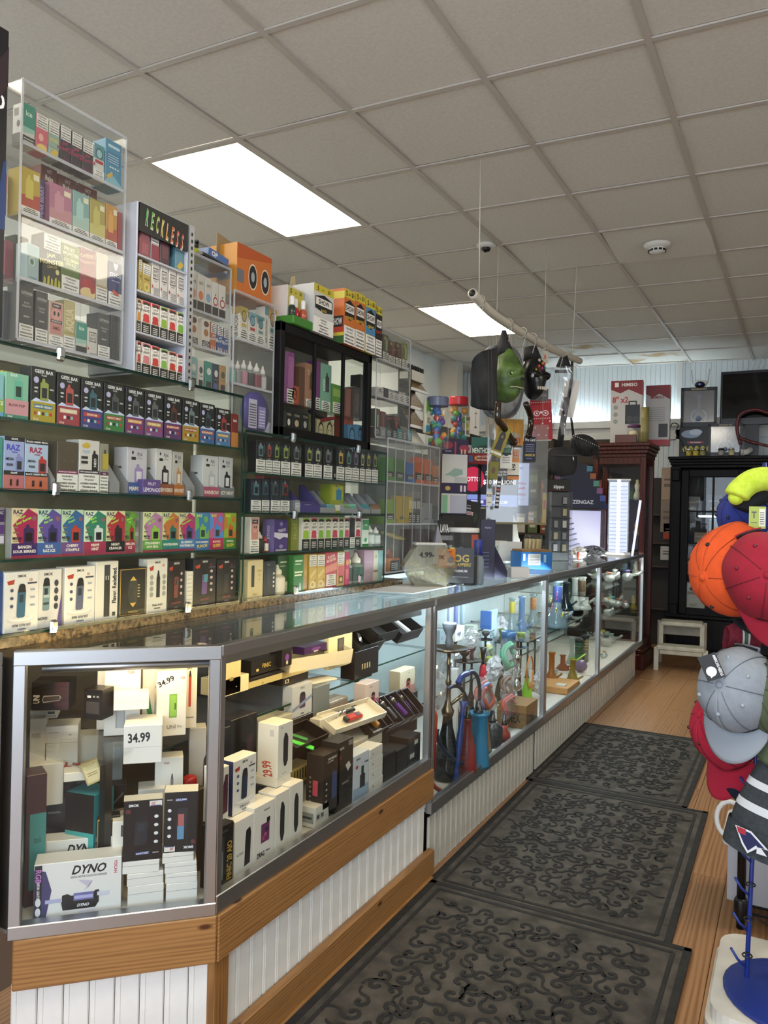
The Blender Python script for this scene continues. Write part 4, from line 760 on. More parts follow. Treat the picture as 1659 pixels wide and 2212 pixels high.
# ------------------------------------------------------------------ white steel rack
xs =onY(272,600,1.53).x
RACK =mat('#b9bcc4',.4); xb =-1.76
t =thing('steel_rack','white steel shelf rack with a black graffiti-lettered header','display rack')
MB().box(((-1.582+xb)/2,1.528,1.955),(-1.582-xb,.006,.46),RACK,.002).build('side_panel',t); MB().box(((-1.582+xb)/2,1.724,1.955),(-1.582-xb,.006,.46),RACK,.002).build('side_panel',t)
m =MB(); m.box((-1.578,1.733,1.955),(.004,.022,.46),mat('#a9abae',.35,.6));
for k in range(22): m.box((-1.5755,1.733,1.74+.02*k),(.002,.005,.009),DARK)
m.build('slotted_upright',t)
Z4 =[1.724,1.836,1.948,2.045]
for z in Z4+[2.187]: MB().box(((-1.582+xb)/2,1.626,z-.003),(-1.582-xb,.19,.005),RACK).build('shelf',t)
MB().box((xb,1.626,1.955),(.004,.19,.46),mat('#8f8f8c',.5)).build('back_panel',t)
h =MB().box((-1.582,1.626,2.145),(.005,.19,.078),mat('#0e0e0e',.4)).build('header',t)
m =MB(); fs_ =('#2f9a4a','#5aa83a','#9ab03a','#c8b03a','#d0902f','#c8602a','#b8402a','#a8302a')
for k,ch in enumerate('RECKLESS'): print_into(m,[T(ch,.14+.103*k+.006,.40+.045*(3.5-k),.62,'#d8d0c0',.12,-7),T(ch,.14+.103*k,.44+.045*(3.5-k),.58,fs_[k],.105,-7)],.19,.078)
m.build('header_print',h,(-1.579,1.626,2.106),RZ)
s2 =[Row(-1.592,z,*KT) for z in (Z4[3],Z4[2],Z4[1],Z4[0])]
r =s2[0]
for x0,x1,yt,b_,els,lab in ((945,1018,1012,'#8a4a52',[R(.1,.55,.9,.9,'#b87a80'),R(.2,.1,.8,.4,'#a05a62')],'dusty red carton under the graffiti header'),(1022,1078,1045,'#a8959a',[W(.05,.5,.95,.95),R(0,0,1,.45,'#8a3a48')],'white and red carton under the graffiti header'),(1082,1150,1090,'#4a3038',[R(.2,.2,.8,.8,'#6a3f48')],'dark maroon carton under the graffiti header'),(1188,1246,1115,'#5f8a98',[W(.1,.6,.95,.95),P([(.1,.1),(.6,.3),(.95,.2),(.5,.04)],'#c9a83a')],'blue banana carton beside the slotted upright')):
    r.c(x0,x1,yt,lab,b_,els,d=.035,nm='juice_carton')
r =s2[1]
for k,(x0,x1) in enumerate(((938,962),(964,1020))): r.c(x0,x1,1275+k*25,('narrow gold carton against the rack side','gold donut carton next to the line logo cartons')[k],'#b09a4a',[W(.05,.62,.95,.96),E(.5,.2,.38,.16,'#c9b868'),E(.5,.2,.16,.07,'#a08a3a'),R(.2,.44,.8,.5,'#8a7430')],d=.035,nm='juice_carton')
for k,(x0,x1,yt) in enumerate(((1026,1080,1302),(1085,1136,1325),(1141,1193,1348),(1199,1248,1372))):
    r.c(x0,x1,yt,'white line logo carton with red arrow, %s' % ('beside the gold donut carton','second from the gold donut carton','third from the gold donut carton','beside the slotted upright')[k],'#d0ccc4',[R(.14,.52,.86,.86,'#3a3836'),R(.18,.55,.82,.83,'#d0ccc4'),T('JUST',.5,.75,.09,'#2a2826',.55),T('SALTS',.5,.64,.09,'#2a2826',.55),R(.3,.45,.7,.48,'#888'),P([(0,.36),(.22,.28),(0,.22)],'#b0302c'),[R(.25,.04+.05*i,.9,.065+.05*i,'#9a9894') for i in range(5)]],d=.035,nm='juice_carton',group='line logo cartons')
for rr,y0,yk,nm2 in ((s2[2],1545,.33,'middle'),(s2[3],1832,.33,'lowest')):
    for k,(x0,x1) in enumerate(((924,952),(957,1018),(1021,1078),(1081,1135),(1138,1191),(1195,1246))):
        c_ =('#d08a2a','#c83a3a','#b8322f','#8aae3a','#c03a38','#7aa83a')[k] if nm2 == 'middle' else ('#b83a3a','#c87a80','#c03a34','#7fae4a','#b8402f','#b03038')[k]
        rr.c(x0,x1,y0+(x0-930)*yk,'white fruit juice carton with %s fruit on the %s rack shelf' % ((('orange','scarlet','dark red','lime','cherry','green') if nm2 == 'middle' else ('crimson','pink','red orange','pear green','brick red','ruby'))[k],nm2),'#dcd8ce',juice(c_),d=.035,nm='juice_carton',group=GJ)
# ------------------------------------------------------------------ narrow acrylic rack
n3 =[Row(-1.632,z,*KT) for z in (Z5[2],Z5[1],Z5[0])]
for k,(x0,x1,yt) in enumerate(((1290,1332,1365),(1335,1382,1380),(1386,1432,1400),(1436,1478,1430),(1481,1526,1450))):
    c_ =('#d09080','#d07a50','#7fa0b8','#b02a3a','#a8243a')[k]; tp =[E(.5,.46,.36,.12,c_),T('OATS',.5,.78,.08,'#333',.6)] if k < 3 else [E(.5,.46,.40,.13,c_),E(.5,.46,.26,.08,'#e0d8d0'),E(.5,.64,.1,.03,'#2a4a2a')]
    n3[0].c(x0,x1,yt,'white juice carton with %s on the narrow rack' % ('a peach patch','an orange patch','a pale blue patch','a red apple beside the blue patch','a red apple against the rack end')[k],'#d6d2ca',[R(0,0,1,.3,'#1d1c1e'),tp],d=.035,nm='juice_carton')
for k,(x0,x1,yt) in enumerate(((1284,1338,1650),(1366,1420,1680),(1424,1464,1705),(1467,1508,1725),(1511,1550,1745))):
    if k < 2: els =[E(.5,.84,.34,.1,'#5a3a2a'),E(.5,.55,.3,.12,'#a86a3a'),W(0,0,1,.28,'#2a2826','#ccc',False)]
    else: els =[W(.04,.64,.96,.98,full=False),T('JAM',.5,.54,.09,'#ddd',.6,8),T('MONSTER',.5,.43,.08,'#ddd',.85,8),[P([(.1+.3*i,0),(.3+.3*i,0),(.25+.3*i,.2),(.14+.3*i,.2)],'#d8c8b8') for i in range(3)]]
    n3[1].c(x0,x1,yt,('white carton with a brown badge against the upright','white carton with a brown badge beside the orange jam carton','orange jam carton on the narrow rack','blue jam carton between orange and blue ones','blue jam carton against the rack end')[k],('#d6d0c6','#d6d0c6','#b0603a','#35508f','#304a8a')[k],els,d=.035,nm='juice_carton')
for k,(x0,x1,yt,b_,lab) in enumerate(((1284,1334,1935,'#8fb8b8','pale aqua carton low on the narrow rack'),(1337,1378,1960,'#d4d0c8','white print-covered carton low on the narrow rack'),(1386,1436,1968,'#3f8a7c','teal carton low on the narrow rack'),(1439,1480,1985,'#1e2a44','navy cloud carton low on the narrow rack'),(1484,1528,1995,'#b08a50','tan carton with a dark seal low on the narrow rack'))):
    n3[2].c(x0,x1,yt,lab,b_,[R(.15,.08,.85,.3,'#2a2a2e' if k != 3 else '#4a5a8a'),E(.5,.65,.3,.12,'#d8dcd4' if k in (0,2,3) else '#4a4a4a'),R(.2,.42,.8,.45,'#777')],d=.035,nm='juice_carton')
# things piled on the racks
zt =Z5[3]
o =carton('orange_box','large orange carton printed with black lighter pictures','box',(-1.64,onX(550,600,-1.64).y,Z6[3]),RZ,.19,.17,.12,'#c06a2a',[P([(0,.7),(1,.9),(1,1),(0,1)],'#b0501f'),[[E(.45+.36*k,.45,.13,.26,'#d8c8b0'),E(.45+.36*k,.45,.11,.23,'#1a1a1c'),E(.45+.36*k,.45,.05,.1,'#9aa0a8')] for k in range(2)],R(0,.25,.2,.5,'#6a6a70')],side=[R(0,0,1,1,'#c98a3a'),R(.3,.3,.8,.5,'#7a7a7a')])
p =onX(425,545,-1.66)
for k in range(2):
    t =thing('spray_bottle','black capped lime spray bottle on the narrow rack, %s' % ('taller one','shorter one')[k],'bottle',(-1.68,p.y+.035*k-.02,zt),RZ,'lime spray bottles')
    MB().lathe([(.013,0),(.014,.004),(.014,.038),(.008,.046)],mat('#a8b02c',.35),14).build('body',t); MB().lathe([(.008,.044),(.01,.046),(.01,.062),(.006,.066)],BLACK,12).box((-.004,-.004,.070-.006*k),(.012,.022,.008),BLACK,.002).build('sprayer',t)
carton('open_carton','blue and white open carton with a cardboard flap on the narrow rack','carton',(-1.66,onX(470,570,-1.66).y,zt),RZ,.10,.055,.08,'#4a6a9f',[R(.05,.1,.95,.5,'#d8d6d0'),T('OP',.3,.75,.3,'#e8e8e8',.4),T('PLUS',.6,.3,.22,'#b84a48',.5)],tilt=(0,.12,RZ))
tag(MB().box((0,0,.045),(.11,.002,.09),mat('#a08a64',.7),.0005).build('cardboard_flap',None,(-1.72,onX(485,540,-1.72).y,zt+.055),RZ+.2),'brown cardboard flap standing behind the blue open carton','cardboard')
tag(MB().box((0,.03,.008),(.13,.07,.012),BLACK,.002).build('flat_pack',None,(-1.63,onX(465,560,-1.63).y,zt+.001),RZ,(0,.10,RZ)),'thin black pack lying on top of the narrow rack','packaging')
# ------------------------------------------------------------------ bottle rack
f4 =[Row(-1.632,z,*k2) for z in (Z6[2],Z6[1],Z6[0])]
def airf(c,seal): return [P([(0,.72),(1,.9),(1,1),(0,1)],c),E(.5,.74,.32,.17,'#1f2226'),E(.5,.74,.26,.14,c),R(.2,.42,.8,.52,seal),W(0,0,1,.36,full=False)]
for k,(x0,x1,yt) in enumerate(((116,166,300),(169,222,335),(224,272,360),(300,350,310))):
    f4[0].c(x0,x1,yt,'white seal carton with %s on the bottle rack' % ('a yellow seal','a blue seal and red band','a teal seal','an amber seal against the rack end')[k],'#d6d2c8',airf(('#b09a3a','#6fa4b0','#4a8a94','#b88a3a')[k],('#c8a83a','#b03038','#4a8a94','#3f8a80')[k]),d=.035,nm='juice_carton',side=[R(0,.8,1,1,'#a88a3a'),T('AIR FACTORY',.5,.45,.14,'#4a4a4a',.75,90)])
f4[0].c(274,298,300,'teal topped carton turned sideways with upright lettering','#cfcac0',[R(0,.8,1,1,'#4a8a94'),T('AIR FACTORY',.5,.42,.07,'#555',.7,90)],d=.04,nm='juice_carton')
for k,(x0,x1,yt) in enumerate(((75,110,640),(112,146,645),(149,186,640),(190,226,648),(229,270,660),(273,306,680))):
    rowbottle(f4[1],x0,x1,yt,'white tipped dropper bottle with %s label in the bottle row' % ('a mint','a grey','a pink','a charcoal','a wine red','a silver')[k],'#8f908c','#d9d6cf',('#7fae9c','#8a8a88','#b07a88','#3a3a3c','#7a3a48','#b8b8b4')[k],group='dropper bottles in a row')
t =thing('round_pack','round violet pack with printed white panels','package',(-1.63,f4[2].wh(145,285,880)[0],Z6[0]),RZ)
MB().lathe([(.072,0),(.072,.012)],mat('#4a3f96',.3),28,X=Matrix.Translation((0,.012,.072)) @ Matrix.Rotation(pi/2,4,'X')).build('disc',t)
print_into(MB(),[R(.12,.08,.5,.86,'#c9c6dc'),R(.56,.1,.9,.7,'#8f86c0'),[R(.16,.14+.07*k,.46,.17+.07*k,'#4a4a5a') for k in range(9)],[R(.6,.16+.08*k,.86,.19+.08*k,'#e0dcf0') for k in range(6)]],.12,.125).build('print',t,(0,-.003,.008))
rowbottle(f4[2],240,272,1010,'small grey bottle in front of the violet pack','#8f8fa0','#c9c8d4','#d0cfd8'); rowbottle(f4[2],280,332,985,'wide clear bottle with silver label beside the violet pack','#9a9cac','#c4c4d0','#a8a8b8')
# ------------------------------------------------------------------ black framed cabinet
t =thing('black_cabinet','black framed glass cabinet with three front panes on the display case','cabinet')
BF =mat('#0c0b0c',.5,0.,.2); yA,yB,zA,zB,XC,DC =2.214,2.872,1.622,2.022,-1.598,.22
for z in (zA+.016,zB-.018): MB().box((XC-.014,(yA+yB)/2,z),(.03,yB-yA,.034),BF,.003).build('front_rail',t)
for y in (yA+.014,yB-.012): MB().box((XC-.014,y,(zA+zB)/2),(.03,.028,zB-zA),BF,.003).build('corner_post',t)
for px in (682,744): y =onX(px,830,XC).y; MB().box((XC-.008,y,(zA+zB)/2),(.014,.012,zB-zA-.06),BF,.002).build('mullion',t)
ys =[yA+.02,onX(682,830,XC).y,onX(744,830,XC).y,yB-.02]
for k in range(3): MB().box((XC-.01,(ys[k]+ys[k+1])/2,(zA+zB)/2),(.003,ys[k+1]-ys[k]-.006,zB-zA-.06),GLASS).build('front_pane',t)
MB().box((XC-DC/2,(yA+yB)/2,zB-.004),(DC,yB-yA,.008),BF).build('top_panel',t); MB().box((XC-DC/2,(yA+yB)/2,zA+.004),(DC,yB-yA,.008),BF).build('bottom_panel',t)
for y in (yA+.003,yB-.003): MB().box((XC-DC/2,y,(zA+zB)/2),(DC,.004,zB-zA-.02),GLASS).build('side_pane',t)
MB().box((XC-DC,(yA+yB)/2,(zA+zB)/2),(.006,yB-yA,zB-zA),nmat('cabinet_back','#9a968c','#b8b4aa',4,.25)).build('back_panel',t)
zs_ =onX(624,872,-1.66).z
MB().box((-1.71,(yA+yB)/2,zs_-.003),(.16,yB-yA-.03,.006),GLASS).build('shelf',t)
c1 =Row(-1.655,zs_,*k2); c0 =Row(-1.632,zA+.009,*k2)
for x0,x1,yt,b_,els,lab in ((420,466,590,'#8a4a86',[R(.1,.3,.9,.9,'#a86aa0'),W(0,0,1,.28,full=False)],'tall magenta carton behind the first cabinet pane'),(430,496,805,'#b0563a',[E(.5,.55,.3,.34,'#3a1f1a'),E(.5,.5,.22,.26,'#b0563a'),E(.4,.55,.05,.03,'#1f1512'),E(.6,.55,.05,.03,'#1f1512'),R(.35,.3,.65,.34,'#1f1512')],'burnt orange card box with a dark face drawing'),
        (500,534,690,'#6a4a3a',None,'dark tan carton edge in the cabinet'),(536,602,665,'#a5785f',[device(.6,.62,.36,.4,'#5f4436','#3f2c24'),T('elf',.3,.8,.1,'#c9a890',.3,90),W(.1,.02,.9,.2,full=False)],'tan carton with a brown device in the cabinet'),
        (606,634,650,'#7a3f7a',[W(0,0,1,.25,full=False)],'purple carton behind the cabinet mullion'),(637,706,665,'#7fae98',[device(.6,.62,.36,.4,'#3f4a48','#22302c'),T('6000',.3,.55,.1,'#d0e6da',.4,90),W(.1,.02,.9,.22,full=False)],'mint carton with a grey device in the cabinet'),(708,774,800,'#5f8f3a',[R(.1,.6,.9,.85,'#8fb05a'),W(.1,.05,.9,.4,full=False)],'short green carton in the cabinet'),
        (800,830,830,'#8a5a50',None,'brown carton low behind the third pane'),(855,888,820,'#5a4f4a',[R(.2,.2,.8,.8,'#7a6a60')],'taupe carton behind the third pane'),(890,926,740,'#2a2a2c',[R(.1,.1,.9,.9,'#4a4a48')],'tall checkered black carton behind the third pane')):
    c1.c(x0,x1,yt,lab,b_,els,d=.05)
for k,(x0,x1) in enumerate(((410,448),(452,508),(512,556))): c0.c(x0,x1,975+8*k,'black hanging pack with a %s badge low in the cabinet' % ('white','tan','silver')[k],'#191817',[E(.5,.55,.24,.14,('#d8d4c8','#c0a888','#b8b8b4')[k]),T('TITAN',.5,.86,.09,'#b0a890',.7),R(.2,.1,.8,.2,'#5a5040')],d=.03)
c0.c(558,592,1010,'olive carton low in the cabinet','#4f4f2a',[R(.2,.2,.8,.7,'#6a6a3a')],d=.03)
for k,(x0,x1) in enumerate(((610,662),(664,720))): c0.c(x0,x1,1030,'cream card box with a drawn face, %s' % ('beside the mullion','beside the clear bag')[k],'#a8a078',[E(.5,.5,.34,.40,'#2a2620'),E(.5,.46,.27,.33,'#b5ac84'),E(.38,.52,.06,.03,'#221d18'),E(.62,.52,.06,.03,'#221d18'),R(.36,.28,.64,.31,'#221d18'),P([(.15,.7),(.5,.95),(.85,.7),(.5,.8)],'#2a2620')],d=.03,group='cream face boxes')
for k,(x0,x1) in enumerate(((812,862),(866,916))): c0.c(x0,x1,1065,'sky blue card box with a drawn face, %s' % ('beside the clear bag','beside the cabinet corner')[k],'#4a7aa0',[E(.5,.5,.34,.40,'#1f2a38'),E(.5,.46,.27,.33,'#5a8ab0'),E(.38,.52,.06,.03,'#18202a'),E(.62,.52,.06,.03,'#18202a'),R(.36,.28,.64,.31,'#18202a')],d=.03,group='blue face boxes')
c0.c(852,880,985,'small red orange warning carton above the blue boxes','#b04a30',[W(0,0,1,.5,full=False)],dx=-.05); c0.c(882,912,1000,'small orange carton above the blue boxes','#c0602f',None,dx=-.05)
m =MB(); r_ =random.Random(5)
for k in range(7): m.box((r_.uniform(-.07,.07),r_.uniform(0,.04),.02+.012*k),(.11,.03,.012),mat(('#26301c','#5a7a2a','#6f9a2f','#1c1c1c','#3a3f2a','#7a1f24','#2a2a26')[k],.35),.004,Matrix.Rotation(r_.uniform(-.4,.4),4,'Y'))
tag(m.build('pouch_pile',None,(-1.64,onX(706,920,-1.64).y,zs_-.0+.002-.0-.115),RZ),'pile of black and green foil pouches in the cabinet','pouches')
# goods on top of the black cabinet
tp =Row(-1.60,zB,*k2)
def show(c1,c2,fl): return [R(0,.84,1,1,'#c9b83a'),T('5',.2,.92,.10,'#1a1a14',.3),T('FOR',.45,.91,.035,'#1a1a14',.2),T('$1',.76,.92,.09,'#1a1a14',.34),R(0,.34,1,.84,c1),P([(.06,.50),(.06,.74),(.5,.82),(.94,.74),(.94,.50),(.5,.44)],'#17161a'),R(.1,.58,.9,.73,'#e4e0d8'),T('SHOW',.5,.655,.10,'#1c1a1e',.74),T(fl,.5,.49,.055,c2,.8,4),W(0,0,1,.33)]
tp.c(562,692,150,'silver cigarillo carton lettered five for one dollar','#b9b9b6',show('#c8c8c4','#c9a83a','BLACK'),d=.10,nm='cigarillo_carton',dx=.02)
tp.c(450,558,155,'yellow and silver cigarillo carton standing side-on','#c4c2ba',[R(.05,.0,.95,.96,'#b9ab3a'),T('5',.2,.88,.12,'#1a1a14',.3),T('FOR',.48,.86,.03,'#1a1a14',.2),T('$1',.78,.89,.10,'#1a1a14',.34),T('$1',.7,.30,.1,'#1a1a14',.4)],d=.08,nm='cigarillo_carton',dx=-.02)
tp.c(760,832,185,'orange cigarillo carton with a mango label, next to the silver one','#c4642a',show('#c8702f','#d8b03a','MANGO'),d=.11,nm='cigarillo_carton',group='mango cigarillo cartons',dx=.02,side=[R(0,.82,1,.95,'#c9b83a'),R(0,.18,1,.5,'#b03a24'),R(0,0,1,.14,'#2f5a2a'),R(0,.14,1,.2,'#c9b83a'),R(.5,.3,.95,.5,'#17161a'),T('SHOW',.72,.4,.13,'#ddd',.4),R(.08,.6,.3,.66,'#8a2a1c')])
tp.c(834,896,210,'orange cigarillo carton with a mango label, next to the open one','#c4642a',show('#c8702f','#d8b03a','MANGO'),d=.11,nm='cigarillo_carton',group='mango cigarillo cartons',dx=.02)
o =tp.c(900,964,250,'open topped cigarillo carton with a blue stripe','#b0a83a',show('#4a86b0','#d0b84a','CREAM'),d=.11,nm='cigarillo_carton',dx=.02)
MB().box((0,0,.02),(.06,.002,.045),BLACK,X=Matrix.Rotation(-.7,4,'X')).build('open_flap',o,(0,.03,o.dimensions.z if False else tp.wh(900,964,250)[2]))
o =tp.c(966,1006,300,'black and yellow cigarillo carton at the cabinet end','#1e1b1c',show('#2a2224','#b83a30','BLACK'),d=.11,nm='cigarillo_carton',dx=.02)
MB().box((0,0,.02),(.04,.002,.045),BLACK,X=Matrix.Rotation(-.7,4,'X')).build('open_flap',o,(0,.03,tp.wh(966,1006,300)[2]))
y =tp.wh(390,600,350)[0]
t =thing('freshener_tray','green air freshener display tray with cut-out notches','tray',(-1.585,y,zB),RZ)
print_into(MB().box((0,.04,.016),(.13,.085,.032),mat('#3f7a2c',.45),.003),[T('Airfreshener',.32,.6,.42,'#e0d8c8',.62)],.13,.032).build('body',t)
for k,(x,c_) in enumerate(((-.05,'#26382c'),(-.012,'#a82a3a'),(.02,'#b0503a'))):
    b =thing('freshener_bottle','small spray freshener with %s liquid in the green tray' % ('dark green','cherry red','orange')[k],'bottle',(-1.60-.012*(k % 2),y+x,zB+.032),RZ)
    MB().lathe([(.013,0),(.0135,.003),(.0135,.03),(.008,.038)],mat(c_,.15),14).build('body',b); MB().lathe([(.009,.037),(.0095,.04),(.0095,.066),(.007,.07)],mat('#dedbd4',.4),14).build('cap',b)
tag(MB().prism([(-.03,0),(.03,0),(.034,.04),(.02,.06),(.012,.11),(-.008,.10),(-.02,.05),(-.034,.03)],-.001,.001,mat('#b8a27a',.7),Matrix.Rotation(pi/2,4,'X')).build('torn_flap',None,(-1.68,onX(632,625,-1.68).y,zB+.11),RZ),'torn tan cardboard flap rising behind the yellow cigarillo carton','cardboard')
# ------------------------------------------------------------------ dark vape rack behind the cabinet
K5 =(7.137,780,690)
v1,v2,v3 =[Row(-1.632,z,*K5) for z in (Z7[2],Z7[1],Z7[0])]
for x0,x1,yt,b_,c_,lab in ((335,425,215,'#4a4a38','#8f9a78','olive vape carton with a pale bottle print'),(432,528,310,'#4a2c24','#8a4a3a','brown vape carton with a copper device print'),(536,618,340,'#3a2824','#7a3f34','umber vape carton on the top of the dark rack'),(638,714,345,'#6a7038','#a8b070','moss green vape carton at the rack end')):
    v1.c(x0,x1,yt,lab,b_,[W(0,0,1,.36,full=False),E(.3,.86,.16,.06,'#a89a3a'),device(.6,.66,.36,.5,c_,c_)],d=.035)
v1.c(262,330,200,'black vape carton beside the olive carton','#24211e',[E(.5,.8,.2,.06,'#8a8040')],d=.035)
for x0,x1,yt,els,b_,lab in ((246,344,1030,[R(.1,.55,.9,.62,'#555'),R(.1,.4,.7,.45,'#777'),R(.3,.7,.6,.85,'#333')],'#c8c6c0','white printed carton in the middle of the dark rack'),(350,420,1045,[R(.3,.2,.6,.7,'#4a3a3a')],'#2e2628','dark brown carton beside the white printed carton')):
    v2.c(x0,x1,yt,lab,b_,els,d=.05)
for k,(x0,x1) in enumerate(((424,500),(505,582),(590,662),(670,750))): v2.c(x0,x1,1070+20*k,'white warning carton with %s cap strip on the dark rack' % ('grey','charcoal','silver','green')[k],'#c9c7c2',[W(0,0,1,.78,full=False),R(0,.8,1,1,('#8a8a8a','#5a5a5a','#a8a8a8','#4a6a4a')[k])],d=.04)
for x0,x1,yt,b_,c_,lab in ((315,380,1360,'#3a4a3a','#d0d4b0','dark green pack with a white pen'),(388,470,1405,'#5a2c28','#a05048','maroon pack with a copper pen'),(480,560,1470,'#241f20','#4a3a3a','black pack on the low dark rack'),(565,690,1470,'#33201f','#a04a3f','black and red pack on the low dark rack')):
    v3.c(x0,x1,yt,lab,b_,[R(.4,.15,.6,.8,c_),R(.1,.85,.9,.95,'#7a3a34')],d=.04,dx=-.03)
for k,(x0,x1) in enumerate(((190,290),(300,378),(380,468),(480,556),(562,635),(640,706),(710,785))):
    c_ =('#2f3436','#8a8a86','#3a4444','#2a2222','#4f8a90','#6f7370','#4a8f98')[k]
    v3.c(x0,x1,1640+10*k,'low %s vape tray on the dark rack' % ('black','pale grey','slate','dark umber','turquoise','ash grey','bright teal')[k],c_,[[R(.2,.3+.13*i,.8,.36+.13*i,'#b8c4c4') for i in range(4)]],d=.03,nm='vape_tray',cat='tray')
# white boxes on the shelf seen from the end
# slanted chain rack
t =thing('chain_rack','tall black rack with slanted white trays of gold chain','display rack')
ya,yb =3.375,3.555; za,zb =1.70,2.06
MB().box((-1.665,ya,(za+zb)/2),(.012,.01,zb-za),mat('#2a1512',.3)).build('upright',t)
GOLD =nmat('chain_gold','#4a3618','#b0905a',160,.35,metal=.6,lo=.4,hi=.6)
for k in range(4):
    z =za+.09*k; m =MB(); m.add([(-1.655,ya,z),(-1.655,yb,z-.0),(-1.72,yb,z+.085),(-1.72,ya,z+.085)],[(0,1,2,3)],GOLD if k else mat('#d8d4c8',.5)); m.build('chain_row',t)
    MB().box((-1.655,(ya+yb)/2,z-.006),(.008,yb-ya,.014),WHITE,.001).build('tray_lip',t)
MB().box((-1.70,(ya+yb)/2,zb-.02),(.05,yb-ya,.05),mat('#d8d4c8',.4)).build('header',t)
m =MB();
for k in range(6): m.box((-1.69,ya+.02+.03*k,zb+.015),(.03,.018,.03),BLACK,.003)
m.build('black_caps',t)
MB().box((-1.725,(ya+yb)/2,(za+zb)/2),(.008,yb-ya,zb-za),mat('#1a1816',.5)).build('back_panel',t)
# ------------------------------------------------------------------ divided rack
KE =(6.505,820,940)
e1,e2,e3 =[Row(-1.575,z,*KE) for z in (Z8[2],Z8[1],Z8[0])]
def trayp(c,top): return [R(0,0,1,.42,'#1b1a1b'),[R(.2,.06+.075*k,.8,.10+.075*k,'#c9c6be') for k in range(4)],R(0,.42,1,.52,top),P([(.1,.55),(.9,.55),(.75,.98),(.3,.98)],c)]
for x0,x1,yt,c_,lab in ((78,195,300,'#4f8a3a','lime vape tray in the first slot of the divided rack'),(226,348,320,'#3f6a34','forest green vape tray in the second slot'),(376,484,380,'#2f5fa0','cobalt vape tray in the third slot'),(500,622,300,'#c0562a','orange vape tray in the fourth slot'),(632,742,330,'#c4602a','coral orange vape tray in the fifth slot'),(746,834,420,'#b0703a','tan orange vape tray in the end slot')):
    o =e1.c(x0,x1,yt,lab,c_,trayp(c_,c_),d=.03,nm='vape_tray',cat='tray'); tray(o,e1.wh(x0,x1,yt)[1],.10,.02,.09,c_)
for x0,x1,yt,c_,lab in ((86,210,900,'#7fa03a','apple green vape tray in the middle row'),(232,402,850,'#b09a3a','yellow vape box with a slanted side in the middle row'),(410,458,870,'#c4b03a','tall yellow stick carton numbered upright'),(460,508,880,'#55555a','grey stick carton numbered upright'),(512,566,880,'#4a4a50','charcoal stick carton numbered upright'),(570,738,950,'#8a8c90','silver vape box with a slanted side in the middle row'),(742,830,1000,'#3a3a3c','black price-tagged vape box in the middle row')):
    n_ ='3500' if 'yellow stick' in lab else '2000'
    o =e2.c(x0,x1,yt,lab,c_,trayp(c_,c_) if 'tray' in lab or 'stick' in lab else [E(.5,.2,.2,.08,'#5a5a50'),R(.1,.12,.4,.15,'#5a5a50')],d=.03)
    if 'stick' in lab: print_into(MB(),[T(n_,.5,.72,.3,'#e8e2cc',.3,90)],*e2.wh(x0,x1,yt)[1:]).build('number_print',o,(0,-.001,0))
    if 'slanted' in lab or 'tray' in lab: tray(o,e2.wh(x0,x1,yt)[1],.10,.02,.085,c_)
for k,(x0,lb) in enumerate(((540,'small white price card behind the charcoal stick'),(668,'small white price card above the silver box'))):
    y,w_,h =e2.wh(x0,x0+115,775+k*5); print_into(MB().box((0,0,h-.02),(w_,.001,.034),mat('#a89a92',.6)),[T('20.99',.5,.0,.0,'#8a3a34')] if False else [R(.2,.25,.8,.35,'#9a5048'),T('39',.5,.60,.3,'#8a3a34',.4)],w_,.034,-.0006,v0=h-.037).build('price_card',None,(-1.66,y,e2.z),RZ); tag(bpy.context.scene.objects[-1] if False else COL.objects[-1],lb,'card')
t =thing('open_jar','clear plastic jar of coral pouches in the bottom slot','jar',(-1.64,e3.wh(100,400,1400)[0],Z8[0]),RZ)
MB().lathe([(.055,0),(.06,.01),(.06,.10),(.05,.12)],ACRYL,20).build('jar_wall',t); MB().lathe([(.056,.13),(.058,.132),(.0,.136)],mat('#a89a5a',.5),20,X=Matrix.Translation((.02,.01,.03)) @ Matrix.Rotation(.3,4,'X')).build('lid',t)
r_ =random.Random(3); m =MB()
for k in range(9): m.box((0,0,0),(.03,.012,.03),mat(('#b84a48','#a83a44','#8a2f38','#c06a4a','#3a2a2a','#b0563f')[k % 6],.45),.002,Matrix.Translation((r_.uniform(-.03,.03),r_.uniform(-.03,.03),.02+.009*k)) @ Matrix.Rotation(r_.uniform(-1,1),4,'Y') @ Matrix.Rotation(r_.uniform(-1,1),4,'Z'))
m.build('pouches',t)
o =e3.c(108,258,1735,'low orange warning tray in the bottom slot','#b86a30',[R(.06,.0,.94,.82,'#17161a'),[R(.2,.12+.15*k,.8,.2+.15*k,'#cfcac0') for k in range(4)]],d=.03,nm='vape_tray',cat='tray',dx=.008)
e3.c(410,520,1320,'dark wine carton in the bottom row','#2a1416',None); e3.c(535,650,1320,'dark mahogany carton in the bottom row','#301818',None); e3.c(665,780,1320,'dark plum carton in the bottom row','#2a161c',None)
